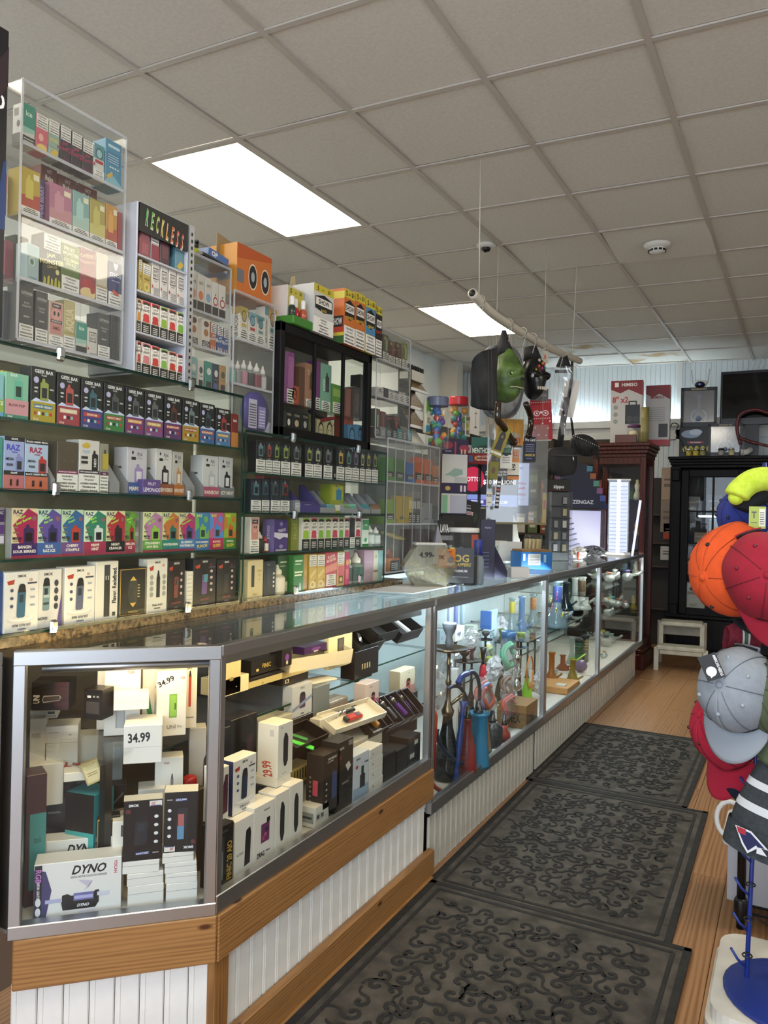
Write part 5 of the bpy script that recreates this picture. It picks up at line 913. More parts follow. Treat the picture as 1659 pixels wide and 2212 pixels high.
# lava header card behind the divided rack
# ================================================================== boxed kits inside the near showcases
AE =Vector((cos(ANG),sin(ANG),0)); AN =Vector((-sin(ANG),cos(ANG),0)); AB =Vector((B.x,B.y,0))
class ARow:
    """items behind the angled pane, d metres behind the glass"""
    def __init__(s,d,z=None,k=3.386,ox=0,oy=1360): s.d =d; s.z =z; s.k =k; s.ox =ox; s.oy =oy
    def pt(s,x,y):
        r_ =ray(s.ox+x/s.k,s.oy+y/s.k); o =CAM-AB-AN*s.d; t =-(o.dot(AN))/r_.dot(AN); return CAM+r_*t
    def c(s,x0,x1,yt,label,body,front=None,yb=None,d=.05,nm='kit_box',cat='box',rz=0.,rough=.35,z=None,**kw):
        a =s.pt(x0,yt+60); b =s.pt(x1,yt+60); tp =s.pt((x0+x1)/2,yt).z; zb =z if z is not None else (s.pt((x0+x1)/2,yb).z if yb else s.z)
        m_ =(a+b)/2; return carton(nm,label,cat,(m_.x,m_.y,zb),ANG+rz,(b-a).length,tp-zb,d,body,front,rough=rough,**kw)
class SRow(Row):
    def c(s,x0,x1,yt,label,body,front=None,yb=None,d=.05,nm='kit_box',cat='box',rz=0.,z=None,rough=.35,**kw):
        a =onX(s.ox+x0/s.k,s.oy+(yt+40)/s.k,s.X); b =onX(s.ox+x1/s.k,s.oy+(yt+40)/s.k,s.X); xm =(x0+x1)/2; tp =onX(s.ox+xm/s.k,s.oy+yt/s.k,s.X).z
        zb =z if z is not None else (onX(s.ox+xm/s.k,s.oy+yb/s.k,s.X).z if yb else s.z)
        return carton(nm,label,cat,(s.X,(a.y+b.y)/2,zb),RZ+rz,b.y-a.y,tp-zb,d,body,front,rough=rough,**kw)
    def pt(s,x,y): return onX(s.ox+x/s.k,s.oy+y/s.k,s.X)
ZD =.430
CW ='#dcd7cc'
# --- angled case, front row
a0 =ARow(.035,ZD);
dyno =[T('DYNO',.62,.83,.17,'#17171c',.40,0,.35),T('DIGITAL NECTAR COLLECTOR VAPORIZER',.62,.70,.04,'#77727a',.42),T('YOCAN',.93,.82,.06,'#b8485a',.25,-90),P([(0,0),(.14,0),(.2,.5),(.13,.86),(0,.9)],'#3d3a66'),R(.01,.04,.09,.98,'#191a24'),T('RGB',.05,.78,.10,'#b87ac0',.3,-90),T('NEON LIGHTS',.05,.52,.05,'#d8d8e0',.3,-90),E(.05,.3,.03,.08,'#dcdce0'),E(.05,.12,.03,.08,'#dcdce0'),P([(.33,.10),(.70,.10),(.74,.20),(.74,.42),(.70,.42),(.66,.36),(.42,.36),(.38,.40),(.32,.38),(.31,.24)],'#17171a'),R(.45,.26,.68,.40,'#6a66a0'),R(.46,.29,.67,.35,'#a8a6d0'),R(.72,.31,.86,.38,'#c4c4d4'),R(.13,.26,.32,.33,'#a8a8c8'),T('DYNO',.56,.17,.055,'#e6e6ea',.14,0,.35),P([(.5,.64),(.62,.5),(.56,.44),(.66,.6)],'#b8b4c8'),E(.6,.04,.1,.03,'#c9c6d4')]
a0.c(252,888,1690,'large white carton with a printed nectar collector in front','#d6d4d2',dyno,d=.06,rz=.02)
ARow(.115,ZD).c(238,820,1535,'large white carton with the same lettering standing behind its twin','#d2cfc8',dyno,d=.05)
def nord(flip=False,col='#23252e',scr=None):
    o =[T('SMOK',.26,.92,.045,'#e6e6ea',.42),R(.66,.89,.98,.98,'#d4d0cc'),T('10',.76,.935,.05,'#a83a34',.2),R(.68,.89,.96,.905,'#3a3a6a'),pen(.46,.52,.32,.52,col,'#17181e',.14),icons(.84,'#d4d4d8',4,.30,.72,.055,.5),R(.32,.10,.68,.15,'#2a3a70'),T('nord 2 KIT',.5,.125,.035,'#dfe2ee',.32),R(.76,.115,.92,.13,'#aaa'),E(.12,.83,.07,.04,'#5a2a30')]
    if scr: o += [R(.40,.56,.60,.78,'#5a86a8'),R(.40,.36,.58,.56,'#a05a5a')]
    if flip:
        f =[]
        for e in flat(o):
            if e[0] == 'r': f.append(('r',1-e[3],1-e[4],1-e[1],1-e[2],e[5]))
            elif e[0] == 'e': f.append(('e',1-e[1],1-e[2],e[3],e[4],e[5]))
            elif e[0] == 'p': f.append(('p',[(1-a,1-b) for a,b in e[1]],e[2]))
            else: f.append(('t',e[1],1-e[2],1-e[3],e[4],e[5],e[6],e[7]+180,e[8]))
        o =f
    return o
def stack(row,specs,labs,d=.06):
    z =ZD
    for (x0,x1,yt),lb in zip(specs,labs):
        o =row.c(x0,x1,yt,lb,'#d8d5d0',None,z=z,d=d,nm='small_box',rz=random.Random(x0).uniform(-.05,.05),lid=.62); z =row.pt((x0+x1)/2,yt).z
    return z
z =stack(a0,((935,1196,1868),(930,1194,1778),(896,1164,1690)),('lowest white box of the stack under the upright black kit','middle white box of the stack under the upright black kit','topmost white box of the stack under the upright black kit'))
a0.c(905,1190,1248,'black pod kit carton standing upright on white boxes','#15161b',nord(),z=z,d=.04,top=[R(0,0,1,1,'#d8d4c8')])
z =stack(a0,((1215,1442,1852),(1210,1440,1778),(1204,1436,1702),(1188,1416,1630)),('lowest white box of the stack under the upside-down kit','second white box up under the upside-down kit','third white box up under the upside-down kit','topmost white box under the upside-down kit'))
a0.c(1204,1446,1188,'black pod kit carton standing upside down on white boxes','#15161b',nord(True,'#20242e',True),z=z,d=.05,top=[R(0,0,1,1,'#d8d4c8')],rz=-.08)
# middle
a1 =ARow(.13,ZD)
tealp =[R(0,0,1,.62,'#3f9a94'),R(0,.62,1,1,'#1f1c1a'),T('QUAD TANK',.5,.34,.05,'#2a5a5a',.6),T('Tent',.5,.28,.04,'#2a5a5a',.4),[E(.35+.1*k,.16,.03,.015,'#22504f') for k in range(4)]]
a1.c(450,716,1200,'black lidded turquoise box turned corner-on','#2a7f88',tealp,d=.075,rz=-.6,side=[R(0,.62,1,1,'#1f1c1a'),R(0,0,1,.62,'#3a7f9a'),P([(.5,.1),(.56,.5),(.62,.1)],'#9ab4c0'),P([(.1,.52),(.5,.34),(.9,.5),(.5,.4)],'#1f4a58')])
ARow(.10,ZD).c(195,345,1060,'tall maroon box with a turquoise lower panel by the post','#3a1416',[R(.2,.12,1,.7,'#3a8a88'),T('tank',.6,.5,.05,'#22605f',.4)],d=.06,rz=.3)
ARow(.17,ZD).c(215,465,985,'white carton open at the side behind the maroon box',CW,[T('YOCAN',.16,.86,.05,'#444',.3)],d=.05,rz=.15,yb=1290)
ARow(.20,ZD).c(720,918,1140,'black flat carton with silver pen picture','#1c1917',[T('DEB DUTCH',.3,.8,.12,'#b8b4ac',.5),P([(.5,.2),(.9,.7),(.94,.62),(.56,.16)],'#6a6560')],yb=1310,d=.05)
ARow(.115,ZD).c(708,880,1365,'black and gold football carton leaning behind the kits','#1b1a16',[R(.03,.03,.97,.97,'#a8863c'),R(.06,.05,.94,.95,'#1b1a16'),P([(.5,.8),(.3,.5),(.5,.1),(.7,.5)],'#3a3830'),P([(.5,.82),(.36,.68),(.64,.68)],'#c9a44a'),[R(.7,.3+.07*k,.78,.33+.07*k,'#c9a860') for k in range(5)]],d=.03,rz=.1)
ARow(.09,ZD).c(822,910,1405,'narrow white carton next to the upright black kit',CW,[R(.7,.8,.95,.95,'#555')],d=.04)
ARow(.17,ZD).c(1135,1340,935,'white carton with a thin pen drawing and red wordmark',CW,[T('YOCAN',.4,.87,.05,'#a83a44',.2),R(.56,.18,.66,.5,'#8a7a80'),P([(.57,.5),(.65,.5),(.63,.62),(.59,.62)],'#5a4a50')],d=.05,yb=1250,side=[[E(.4+.12*k,.66,.03,.015,'#333') for k in range(3)]])
ARow(.15,ZD).c(1010,1205,1165,'plain white carton lying low behind the black kit',CW,None,d=.06)
p =ARow(.20).pt(1388,1155); t =thing('red_jar','small translucent red ribbed jar behind the upside-down kit','jar',(p.x,p.y,p.z),0)
MB().lathe([(.016,0),(.018,.004),(.018,.02),(.016,.026),(.012,.03)],tintglass('#b01a1a',.6),18).build('body',t)
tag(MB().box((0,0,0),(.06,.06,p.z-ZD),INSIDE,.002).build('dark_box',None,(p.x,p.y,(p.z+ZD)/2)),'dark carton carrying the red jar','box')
ARow(.24,ZD).c(1385,1510,720,'tall grey white carton with rounded window at the case joint','#aeaaa2',[P([(.8,.15),(1,.15),(1,.8),(.86,.76)],'#2a2624')],d=.05)
ARow(.24,ZD).c(780,893,860,'tall blue grey carton left of the shelf post','#8f9ba0',[[E(.2,.1+.05*k,.03,.01,'#333') for k in range(3)]],d=.05,yb=1150,z=.60)
# white stack by the post
sA =ARow(.20,ZD)
o1 =sA.c(335,568,830,'white carton with a red handwritten price',CW,[T('24.99',.5,.72,.14,'#b03a2a',.5,172),R(.1,.2,.5,.22,'#aaa')],yb=1200,d=.06,z=.56)
sA.c(330,572,705,'white carton stacked on the red-priced carton',CW,[R(.7,.4,.8,.5,'#999'),R(.1,.6,.4,.65,'#aaa')],yb=828,d=.07)
sA.c(218,332,650,'white carton with a barcode beside the post',CW,[T('WARNING',.4,.85,.05,'#888',.6),R(.1,.5,.9,.53,'#333'),R(.3,.36,.7,.44,'#555')],d=.06,z=.56)
ARow(.23,ZD).c(572,708,775,'small white carton with red scrawl behind the stack',CW,[T('24',.3,.3,.25,'#b03a2a',.3,170)],d=.06,z=.57)
ARow(.23,ZD).c(218,420,590,'white labelled carton under the top shelf edge',CW,[R(.65,.5,.9,.8,'#444'),R(.6,.2,.95,.3,'#666')],yb=650,d=.06)
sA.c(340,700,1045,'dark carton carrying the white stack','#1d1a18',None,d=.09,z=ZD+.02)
ARow(.13).c(466,636,1045,'open white tray box with folded flap',CW,None,yb=1110,d=.05,rz=.1)
o =ARow(.12).c(640,770,960,'tilted cream and clear blister box','#b8a878',[R(.1,.1,.9,.9,'#d0c49a'),R(.2,.5,.8,.54,'#8a7a50'),R(.2,.4,.8,.44,'#8a7a50')],yb=1120,d=.02,rz=.1); o.rotation_euler.y =-.35
# fan shelf
aS =ARow(.14,.802)
aS.c(768,1032,232,'large white carton with a grey box-mod picture',CW,[T('YOCAN',.72,.85,.045,'#a83a44',.2),R(.32,.1,.58,.62,'#9a9a9c'),R(.36,.1,.55,.6,'#b0b0b2'),E(.52,.42,.03,.07,'#3a3a3e')],d=.06)
ARow(.11,.802).c(1150,1368,300,'white carton with a lime green box-mod and pen-written price','#d8d4ca',[T('34.99',.3,.84,.09,'#1a1a1c',.35,25),T('YOCAN',.86,.88,.04,'#a83a44',.16),R(.42,.28,.68,.64,'#6f9a3f'),R(.45,.3,.66,.62,'#86b04a'),R(.6,.4,.64,.5,'#3a4a2a'),T('UNI',.5,.14,.06,'#8a8680',.3),T('Pro',.78,.14,.04,'#8a8680',.14)],d=.05,rz=.1,side=[R(.2,.7,.6,.74,'#777'),R(.2,.3,.6,.5,'#aaa')])
ARow(.17,.802).c(1350,1445,195,'white carton with a red pen and red side','#d6cfc0',[T('SMOK',.4,.84,.04,'#555',.4),R(.36,.3,.56,.72,'#b0402c'),P([(.36,.72),(.56,.72),(.5,.8),(.42,.8)],'#2a1a18'),R(.2,.14,.8,.16,'#888')],d=.07,side=[R(0,0,1,1,'#8a1f24')])
ARow(.17,.802).c(1046,1145,215,'tilted white carton with a green edge between larger cartons',CW,[P([(.1,.5),(.4,.6),(.9,.1),(.6,.05)],'#3f8a4a')],d=.03,rz=.2)
ARow(.20,.802).c(715,790,205,'white carton behind the grey box-mod carton',CW,[T('YOCAN',.7,.9,.04,'#a83a44',.4)],d=.05)
ARow(.14,.802).c(228,508,385,'black and maroon carton with an oval device outline','#1b1716',[P([(.62,0),(1,0),(1,1),(.62,1)],'#2f1214'),P([(.28,.36),(.32,.26),(.74,.34),(.8,.46),(.74,.54),(.32,.52)],'#8a807a'),P([(.30,.37),(.33,.30),(.73,.36),(.77,.45),(.73,.51),(.33,.48)],'#3a3230'),T('UNI',.13,.4,.22,'#a8a49c',.3,90)],d=.07,yb=590,rz=-.15)
ARow(.09,.802).c(600,760,440,'black hang-tab carton with a window side','#17110f',[R(.15,.2,.85,.6,'#3a3632'),R(.2,.72,.4,.8,'#bbb'),R(.5,.74,.62,.8,'#888'),R(.7,.74,.82,.8,'#888')],d=.05,rz=-.5,side=[R(.1,.3,.3,.6,'#c9c5bc'),T('UNI',.6,.5,.2,'#a8a49c',.5,90)],yb=660)
ARow(.075,.802).c(832,1090,470,'flat white carton lying before the grey box-mod carton','#dedad4',[R(0,.5,1,.515,'#b0aca4')],d=.05,rz=.03,yb=588)
ARow(.03,.802).c(905,1186,700,'white carton with a handwritten 34.99 over the shelf edge','#dad6cf',[T('34.99',.4,.68,.26,'#17171a',.56,3),R(0,.42,1,.43,'#b0aca4')],d=.10,yb=806,rz=-.03,z=.800-.035)
# ------------------------------------------------------------------ straight near case
KN =(3.318,450,1330)
f0 =SRow(-1.222,ZD,*KN); f1 =SRow(-1.25,ZD,*KN)
oval =lambda u=.5,w=.16,h=.33,c='#22242a': [P([(u-w*.5,.5-h),(u+w*.3,.5-h),(u+w,.5-h*.7),(u+w,.5+h*.7),(u+w*.3,.5+h),(u-w*.5,.5+h),(u-w,.5+h*.6),(u-w,.5-h*.6)],c)]
f0.c(62,182,1500,'black carton with upright gold lettering at the corner','#141414',[R(.12,.12,.45,.82,'#33363a'),R(.2,.14,.38,.6,'#7a8288'),T('FINIC 20 AIO',.76,.40,.13,'#b8913a',.62,90),T('VOOPOO',.45,.9,.03,'#777',.5)],d=.05)
f0.c(192,326,1448,'white carton with a curved black pod and small lettering','#dcd8d0',[P([(.52,.14),(.82,.16),(.86,.7),(.8,.8),(.6,.76),(.56,.6)],'#17181c'),T('AL POD',.28,.40,.045,'#8a8a88',.36)],d=.05,side=[R(0,0,1,1,'#cfc7b0')])
z1 =f0.pt(400,1340).z
f0.c(330,478,1345,'white carton with a purple marbled pod and drag lettering','#dedad2',[T('VOOPOO',.6,.88,.03,'#2a2a30',.35),R(.34,.34,.74,.66,'#6a2f5a'),E(.45,.42,.08,.04,'#a0406a'),E(.6,.55,.08,.04,'#3a2a50'),E(.55,.47,.06,.03,'#b85a7a'),R(.6,.66,.76,.74,'#1a1a1e'),T('DRAG',.34,.16,.09,'#17171a',.34),T('Nano',.68,.18,.04,'#444',.2)],d=.06)
for k,(x0,x1,yt) in enumerate(((484,582,1262),(586,680,1200))): f0.c(x0,x1,yt,'narrow white carton with a black oval window, %s' % ('under the red-priced box','beside the small label box')[k],'#dbd6cb',oval(),d=.06,group='oval window cartons')
f0.c(768,864,1352,'small white and green label box low in the front row','#cfccc2',[R(.05,.3,.95,.7,'#b8b8b0'),R(.1,.4,.3,.6,'#444'),R(.4,.4,.6,.6,'#555')],d=.06,side=[R(.1,.2,.9,.7,'#8a8a84'),R(.2,.4,.8,.5,'#333')])
f0.c(826,945,978,'brown black carton with a blue pod and pink side tab','#2a2320',[T('VAPORESSO',.52,.90,.04,'#d8d2c4',.84),T('LUXE PM40',.42,.85,.03,'#b8b2a4',.6),R(.5,.18,.82,.66,'#2f3a5a'),R(.54,.2,.78,.62,'#3f4a72'),icons(.2,'#a8a49a',4,.2,.5,.05,.4)],d=.06,yb=1390,side=[R(.4,.3,.7,.56,'#b8485a'),[E(.25,.2+.08*k,.06,.02,'#8a8078') for k in range(6)]])
f0.c(930,1040,890,'tall dark carton with a small white diamond','#25211f',[T('SMOK',.26,.90,.035,'#d0ccc2',.4),R(.68,.90,.94,.97,'#8a8680'),P([(.5,.64),(.72,.68),(.86,.60),(.66,.54)],'#c9c5bc'),E(.18,.78,.08,.03,'#6a2a2a'),T('nord X kit',.5,.40,.03,'#b0aca2',.5)],d=.06)
f0.c(1044,1150,985,'blue and white carton with a black box-mod picture','#c4ccd4',[R(0,0,1,.3,'#8fa4bc'),T('SMOK',.3,.9,.05,'#22242a',.5),E(.2,.74,.08,.04,'#b0402f'),R(.42,.26,.76,.54,'#26282e'),R(.5,.54,.66,.72,'#1a1b20'),R(.7,.76,.95,.79,'#3a3a6a')],d=.05)
z =ZD
for k,yt in enumerate((1165,1090,1015,940)):
    f0.c(1156,1250,yt,'%s small white box of the stack beside the blue and white carton' % ('lowest','second','third','topmost')[k],'#d4d2cc',[R(.2,.4,.3,.6,'#999')],z=z,d=.06,nm='small_box',rz=.02*(k % 2)); z =f0.pt(1200,yt).z
f0.c(1258,1345,985,'black storage box under the open mod trays','#121112',[R(.05,.1,.95,.9,'#191819')],d=.08); f0.c(1350,1430,950,'black storage box with faint circle beside the case end','#141314',[E(.5,.5,.3,.14,'#222124')],d=.08); f0.c(1434,1520,860,'black storage box with barcode at the case end','#131213',[R(.5,.7,.8,.84,'#cfcfcf'),T('FUG',.5,.9,.05,'#888',.4),R(.15,.3,.5,.45,'#b8b8b8')],d=.08)
# second layer
zq =f0.pt(260,1455).z
f1.c(80,150,1085,'white carton with a wine red pod against the corner post','#dcd6cc',[P([(.3,.15),(.9,.18),(.9,.85),(.6,.85),(.35,.6)],'#4a1f34')],z=zq-.0,d=.05)
f1.c(180,345,1015,'white pod kit carton with a pedestal picture on the front row','#dedad2',smok('#1f2a44','RPM 25 KIT'),z=f0.pt(260,1448).z+.001,d=.045,side=[R(0,0,1,1,'#2a3358')])
zz =f0.pt(530,1262).z
f1.c(490,590,1152,'white box carrying the tall red-priced carton','#d8d2c4',[E(.55,.5,.06,.06,'#aaa')],z=zz+.001,d=.09,side=[R(0,.9,1,1,'#e0d8c0')])
f1.c(502,608,768,'tall white carton with an oval window and red handwritten price','#dcd8cc',oval(.52,.16,.31)+[E(.25,.93,.06,.02,'#aaa'),R(.3,.06,.6,.075,'#aaa')],z=f1.pt(545,1152).z+.001,d=.07,side=[T('29.99',.5,.16,.22,'#b8483a',.3,100),R(.6,.78,.8,.9,'#bbb')])
f2 =SRow(-1.30,ZD,*KN); f3 =SRow(-1.36,ZD,*KN); f4_ =SRow(-1.42,ZD,*KN)
f2.c(600,745,1080,'gold and black striped matchbox-like carton','#a8924a',[[R(.1+.13*k,.2,.16+.13*k,.9,'#2a2420') for k in range(6)]],yb=1190,d=.06)
def opentray(row,x0,x1,yt,yb,label,col,inner,d=.09,tilt=.5,depth=.03,rz=0.,nm='open_box'):
    a =row.pt(x0,yb); b =row.pt(x1,yb); w_ =(b-a).length; z_ =a.z; o =thing(nm,label,'box',((a.x+b.x)/2,(a.y+b.y)/2,z_),RZ+rz); o.rotation_euler =(tilt,0,RZ+rz)
    c =mat(col,.4); m =MB(); m.box((0,d/2,.002),(w_,d,.003),mat(inner,.6))
    for s in (-1,1): m.box((s*w_/2,d/2,depth/2),(.003,d,depth),c)
    m.box((0,0,depth/2),(w_,.003,depth),c).box((0,d,depth/2),(w_,.003,depth),c); m.build('tray_walls',o); return o,w_,d
def mod(parent,x,y,z,col,tank,ang=0.,ln=.075):
    m =MB(); X =Matrix.Translation((x,y,z)) @ Matrix.Rotation(ang,4,'Z'); m.box((0,0,.009),(.024,ln*.6,.018),mat(col,.25),.004,X).build('mod_body',parent)
    m =MB(); m.lathe([(.010,0),(.010,.012),(.012,.013),(.012,.026),(.008,.028)],mat('#8a8a88',.2,.8),12,X=X @ Matrix.Translation((0,ln*.3,.009)) @ Matrix.Rotation(-pi/2,4,'X')).build('tank',parent)
    MB().lathe([(.007,.028),(.008,.030),(.006,.042)],mat(tank,.3),10,X=X @ Matrix.Translation((0,ln*.3,.009)) @ Matrix.Rotation(-pi/2,4,'X')).build('drip_tip',parent)
o,w_,d_ =opentray(f2,605,830,870,1030,'black open box holding a bright green device','#17100e','#0f0d0c',tilt=.35,depth=.04); MB().box((-.02,.04,.025),(.02,.1,.006),mat('#4ad03a',.35),.002,Matrix.Rotation(.5,4,'Z')).build('green_device',o); MB().box((.02,.05,.025),(.014,.07,.006),mat('#2f8a3a',.35),.002,Matrix.Rotation(.5,4,'Z')).build('green_strip',o)
zb =f0.pt(1100,985).z
f2.c(1000,1245,870,'white box lid under the open red device box','#dcd4c0',None,yb=968,d=.09)
o,w_,d_ =opentray(f2,935,1225,700,860,'open white box holding a red rectangular mod','#ded6c4','#d0c8b4',d=.09,tilt=.45,depth=.022,rz=-.12)
MB().box((-.002,.035,.014),(.075,.026,.016),mat('#b8342c',.3),.004).build('red_mod',o); MB().box((.012,.034,.0225),(.02,.014,.002),BLACK).build('mod_screen',o); MB().box((-.046,.035,.014),(.016,.022,.014),STEELD,.003).build('mod_pod',o); MB().box((.015,.068,.012),(.05,.014,.01),BLACK,.003).build('charging_cable',o)
for k in range(2): MB().lathe([(.009,.004),(.009,.014),(.006,.018)],CHROME,12,(-.04+.024*k,.072,0)).build('coil',o)
f3.c(800,935,720,'open white box standing on end with small coils','#dcd4c0',[R(.6,.1,.95,.9,'#c4bca8'),R(.66,.2,.84,.6,'#3a2a20'),R(.68,.1,.84,.2,'#c87a2a'),E(.85,.84,.06,.03,'#8a8a88'),E(.85,.72,.06,.03,'#8a8a88')],yb=935,d=.04)
for k,(x0,x1,yb,c1,c2,lab) in enumerate(((1150,1290,880,'#c87f1e','#b8902a','black open box holding an amber mod with gold tank'),(1262,1440,840,'#2a2726','#1a1a1a','black open box holding a grey black mod'),(1370,1480,790,'#4a1f66','#2a1040','black open box holding a purple mod beside the black one'),(1445,1530,760,'#4f2470','#2a1040','black open box holding a purple mod at the case end'))):
    o,w_,d_ =opentray(f2,x0,x1,0,yb,lab,'#1a1210','#141010',d=.12,tilt=.75,depth=.03); mod(o,0,.05,.004,c1,c2,.15,.10)
f3.c(1130,1222,478,'white to pink carton with a pink pod picture','#d6c4bc',[R(0,0,1,.4,'#b86a78'),T('SMOK',.4,.86,.05,'#666',.5),pen(.55,.4,.3,.5,'#b0606c','#3a2a2e')],yb=680,d=.05)
f4_.c(1375,1480,385,'cream to pink carton with a red pod picture near the case end','#cfc4a8',[R(0,0,1,.35,'#c08a80'),T('SMOK',.6,.86,.04,'#777',.4),pen(.55,.4,.3,.5,'#b85a4a','#3a2a22')],yb=570,d=.05)
f4_.c(605,745,490,'white carton with an upside-down purple pod picture under the shelf','#b9bcc0',[T('PIVO',.5,.88,.08,'#5a6068',.5),pen(.5,.5,.3,.5,'#4a3050','#1f2028',0),P([(0,.3),(1,.6),(1,.5),(0,.2)],'#7a8aa8'),T('SMOK',.5,.08,.05,'#2a2a30',.5,180)],yb=715,d=.04)
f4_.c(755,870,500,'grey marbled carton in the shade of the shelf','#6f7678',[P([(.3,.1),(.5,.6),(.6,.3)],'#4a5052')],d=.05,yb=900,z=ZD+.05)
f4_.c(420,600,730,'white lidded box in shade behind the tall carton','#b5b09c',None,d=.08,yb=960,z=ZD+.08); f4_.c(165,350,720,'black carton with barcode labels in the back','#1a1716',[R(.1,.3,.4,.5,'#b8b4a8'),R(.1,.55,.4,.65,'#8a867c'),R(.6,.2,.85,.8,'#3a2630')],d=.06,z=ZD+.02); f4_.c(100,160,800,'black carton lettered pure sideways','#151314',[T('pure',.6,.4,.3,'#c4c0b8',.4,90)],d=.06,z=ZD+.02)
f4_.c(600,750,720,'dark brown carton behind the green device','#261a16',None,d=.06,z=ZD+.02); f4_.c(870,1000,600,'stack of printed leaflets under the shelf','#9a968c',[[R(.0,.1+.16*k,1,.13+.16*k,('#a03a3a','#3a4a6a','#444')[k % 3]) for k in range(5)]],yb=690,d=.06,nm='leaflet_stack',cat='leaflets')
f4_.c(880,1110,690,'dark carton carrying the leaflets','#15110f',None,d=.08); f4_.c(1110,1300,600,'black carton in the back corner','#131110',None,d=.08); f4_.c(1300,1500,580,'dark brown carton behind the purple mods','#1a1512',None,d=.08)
# glass shelf items
g0 =SRow(-1.44,.739,*KN)
g0.c(100,290,440,'white carton on the shelf corner glowing under the lamp','#dcd0a8',[R(.5,.4,.55,.44,'#aaa')],d=.08,yb=560)
g0.c(290,530,430,'black and gold slim carton lying on the shelf','#c0b078',[R(0,.78,1,1,'#1a1816'),T('nic',.4,.3,.2,'#3a3020',.2)],yb=490,d=.10,top=[R(0,0,1,1,'#1c1a18'),R(.2,.3,.6,.5,'#5a5a58')])
g0.c(535,716,425,'small black carton with a square emblem on the shelf','#201b16',[R(.08,.3,.22,.75,'#d0c8a8'),R(.11,.38,.19,.67,'#201b16'),R(.3,.5,.95,.53,'#6a5a3a')],yb=480,d=.06,top=[R(0,0,1,1,'#a8986a')])
zf =g0.pt(400,350).z; SRow(-1.46,zf,*KN).c(310,520,300,'black carton with gold lettering stacked on the slim carton','#1b1917',[T('FINIC',.5,.5,.3,'#a8924a',.5),E(.2,.3,.05,.1,'#c4b070')],z=g0.pt(400,428).z+.001,d=.10,top=[R(0,0,1,1,'#22201e'),T('FINIC',.7,.5,.3,'#b89a50',.4)])
g0.c(100,235,320,'cream carton at the back of the shelf corner','#c9b98a',[R(.4,.4,.6,.5,'#8a7a50')],d=.05,z=.82)
o,w_,d_ =opentray(g0,640,960,0,425,'long white open box holding a braided cable','#e0d8c0','#cfc6ac',d=.07,tilt=.2,depth=.05,rz=-.25); MB().tube([(-.08,.035,.05),(-.03,.04,.053),(.03,.03,.05),(.09,.038,.05)],.004,STEELD,6).build('braided_cable',o)
tag(MB().box((0,.03,.004),(.12,.07,.008),mat('#d6ceb8',.5),.002).build('box_lid',None,tuple(g0.pt(830,478)),RZ-.25),'white box lid lying under the long open box','lid')
g0.c(865,1032,120,'tall cream card with a slot window and dark pod','#dcd2aa',[R(.36,.14,.64,.84,'#3a3630'),R(.42,.18,.60,.80,'#5a5650')],yb=365,d=.02)
for k,(x0,x1,yt,yb,b_,lab) in enumerate(((690,850,210,262,'#3a1f4a','black tray with a purple tube on the shelf'),(530,600,235,360,'#1c1816','dark carton with a small bottle print on the shelf'))): g0.c(x0,x1,yt,lab,b_,[E(.5,.5,.2,.2,'#6a3a86'),R(.4,.1,.6,.3,'#b8b0a0')],yb=yb,d=.05)
for k,(x0,x1,yb,lab) in enumerate(((1050,1220,300,'black open box holding a steel watch bracelet'),(1180,1330,210,'black open box on the upper back shelf'),(1350,1500,200,'grey open box with a white insert on the upper back shelf'))):
    o,w_,d_ =opentray(g0,x0,x1,0,yb,lab,'#191614','#120f0e',d=.12,tilt=.55,depth=.05)
    if k == 0: MB().tube([(-.02,.04,.03),(.0,.07,.035),(.01,.10,.03)],.010,CHROME,6,ribs=.2).build('bracelet',o)
    if k == 2: MB().box((-.01,.06,.04),(.02,.1,.01),mat('#c4c4c4',.4)).build('white_insert',o)
f4_.c(1050,1220,240,'black display block with small gold figures below the bracelet','#161312',[[R(.3+.1*k,.3,.34+.1*k,.5,'#b8a878') for k in range(4)]],yb=330,d=.06,z=.74)
# ================================================================== far showcases: water pipes and glass
class Px(SRow):
    def __init__(s,X,z=ZT): SRow.__init__(s,X,z,1,0,0)
def dep(p): return (Vector(p)-CAM).dot(CF)
def vw(px,p): return px*dep(p)/FPX
def facing(p,skew=0.): d =CAM-Vector(p); return math.atan2(d.x,-d.y)+skew
def fv(x0,x1,yt,yb,X,label,body,front=None,z=None,d=.05,skew=.35,nm='counter_box',cat='box',lift=None,**kw):
    """a carton turned towards the aisle; z = height of what it stands on"""
    xm =(x0+x1)/2; p =onZ(xm,yb,z) if X is None else onX(xm,yb,X)
    if X is not None and z is not None: p.z =z
    h =onX(xm,yt,p.x).z-p.z; return carton(nm,label,cat,tuple(p),facing(p,skew),vw(x1-x0,p),h,d,body,front,**kw)
KH =lambda x,y: (930+x/5.027,1280+y/5.027)
def deckp(x,y,z=FZ0): return onZ(*KH(x,y),z)
def hx(x,y,X): return onX(*KH(x,y),X)
BRASS =mat('#8a7f6a',.22,1.); GUN =mat('#4a4a4c',.25,.9)
def vase(parent,r,h,ma,nm='base',prof=None): return MB().lathe([(r*a,h*b) for a,b in (prof or ((.9,0),(1,.04),(1,.2),(.8,.5),(.42,.8),(.36,.95),(.45,1)))],ma,22).build(nm,parent)
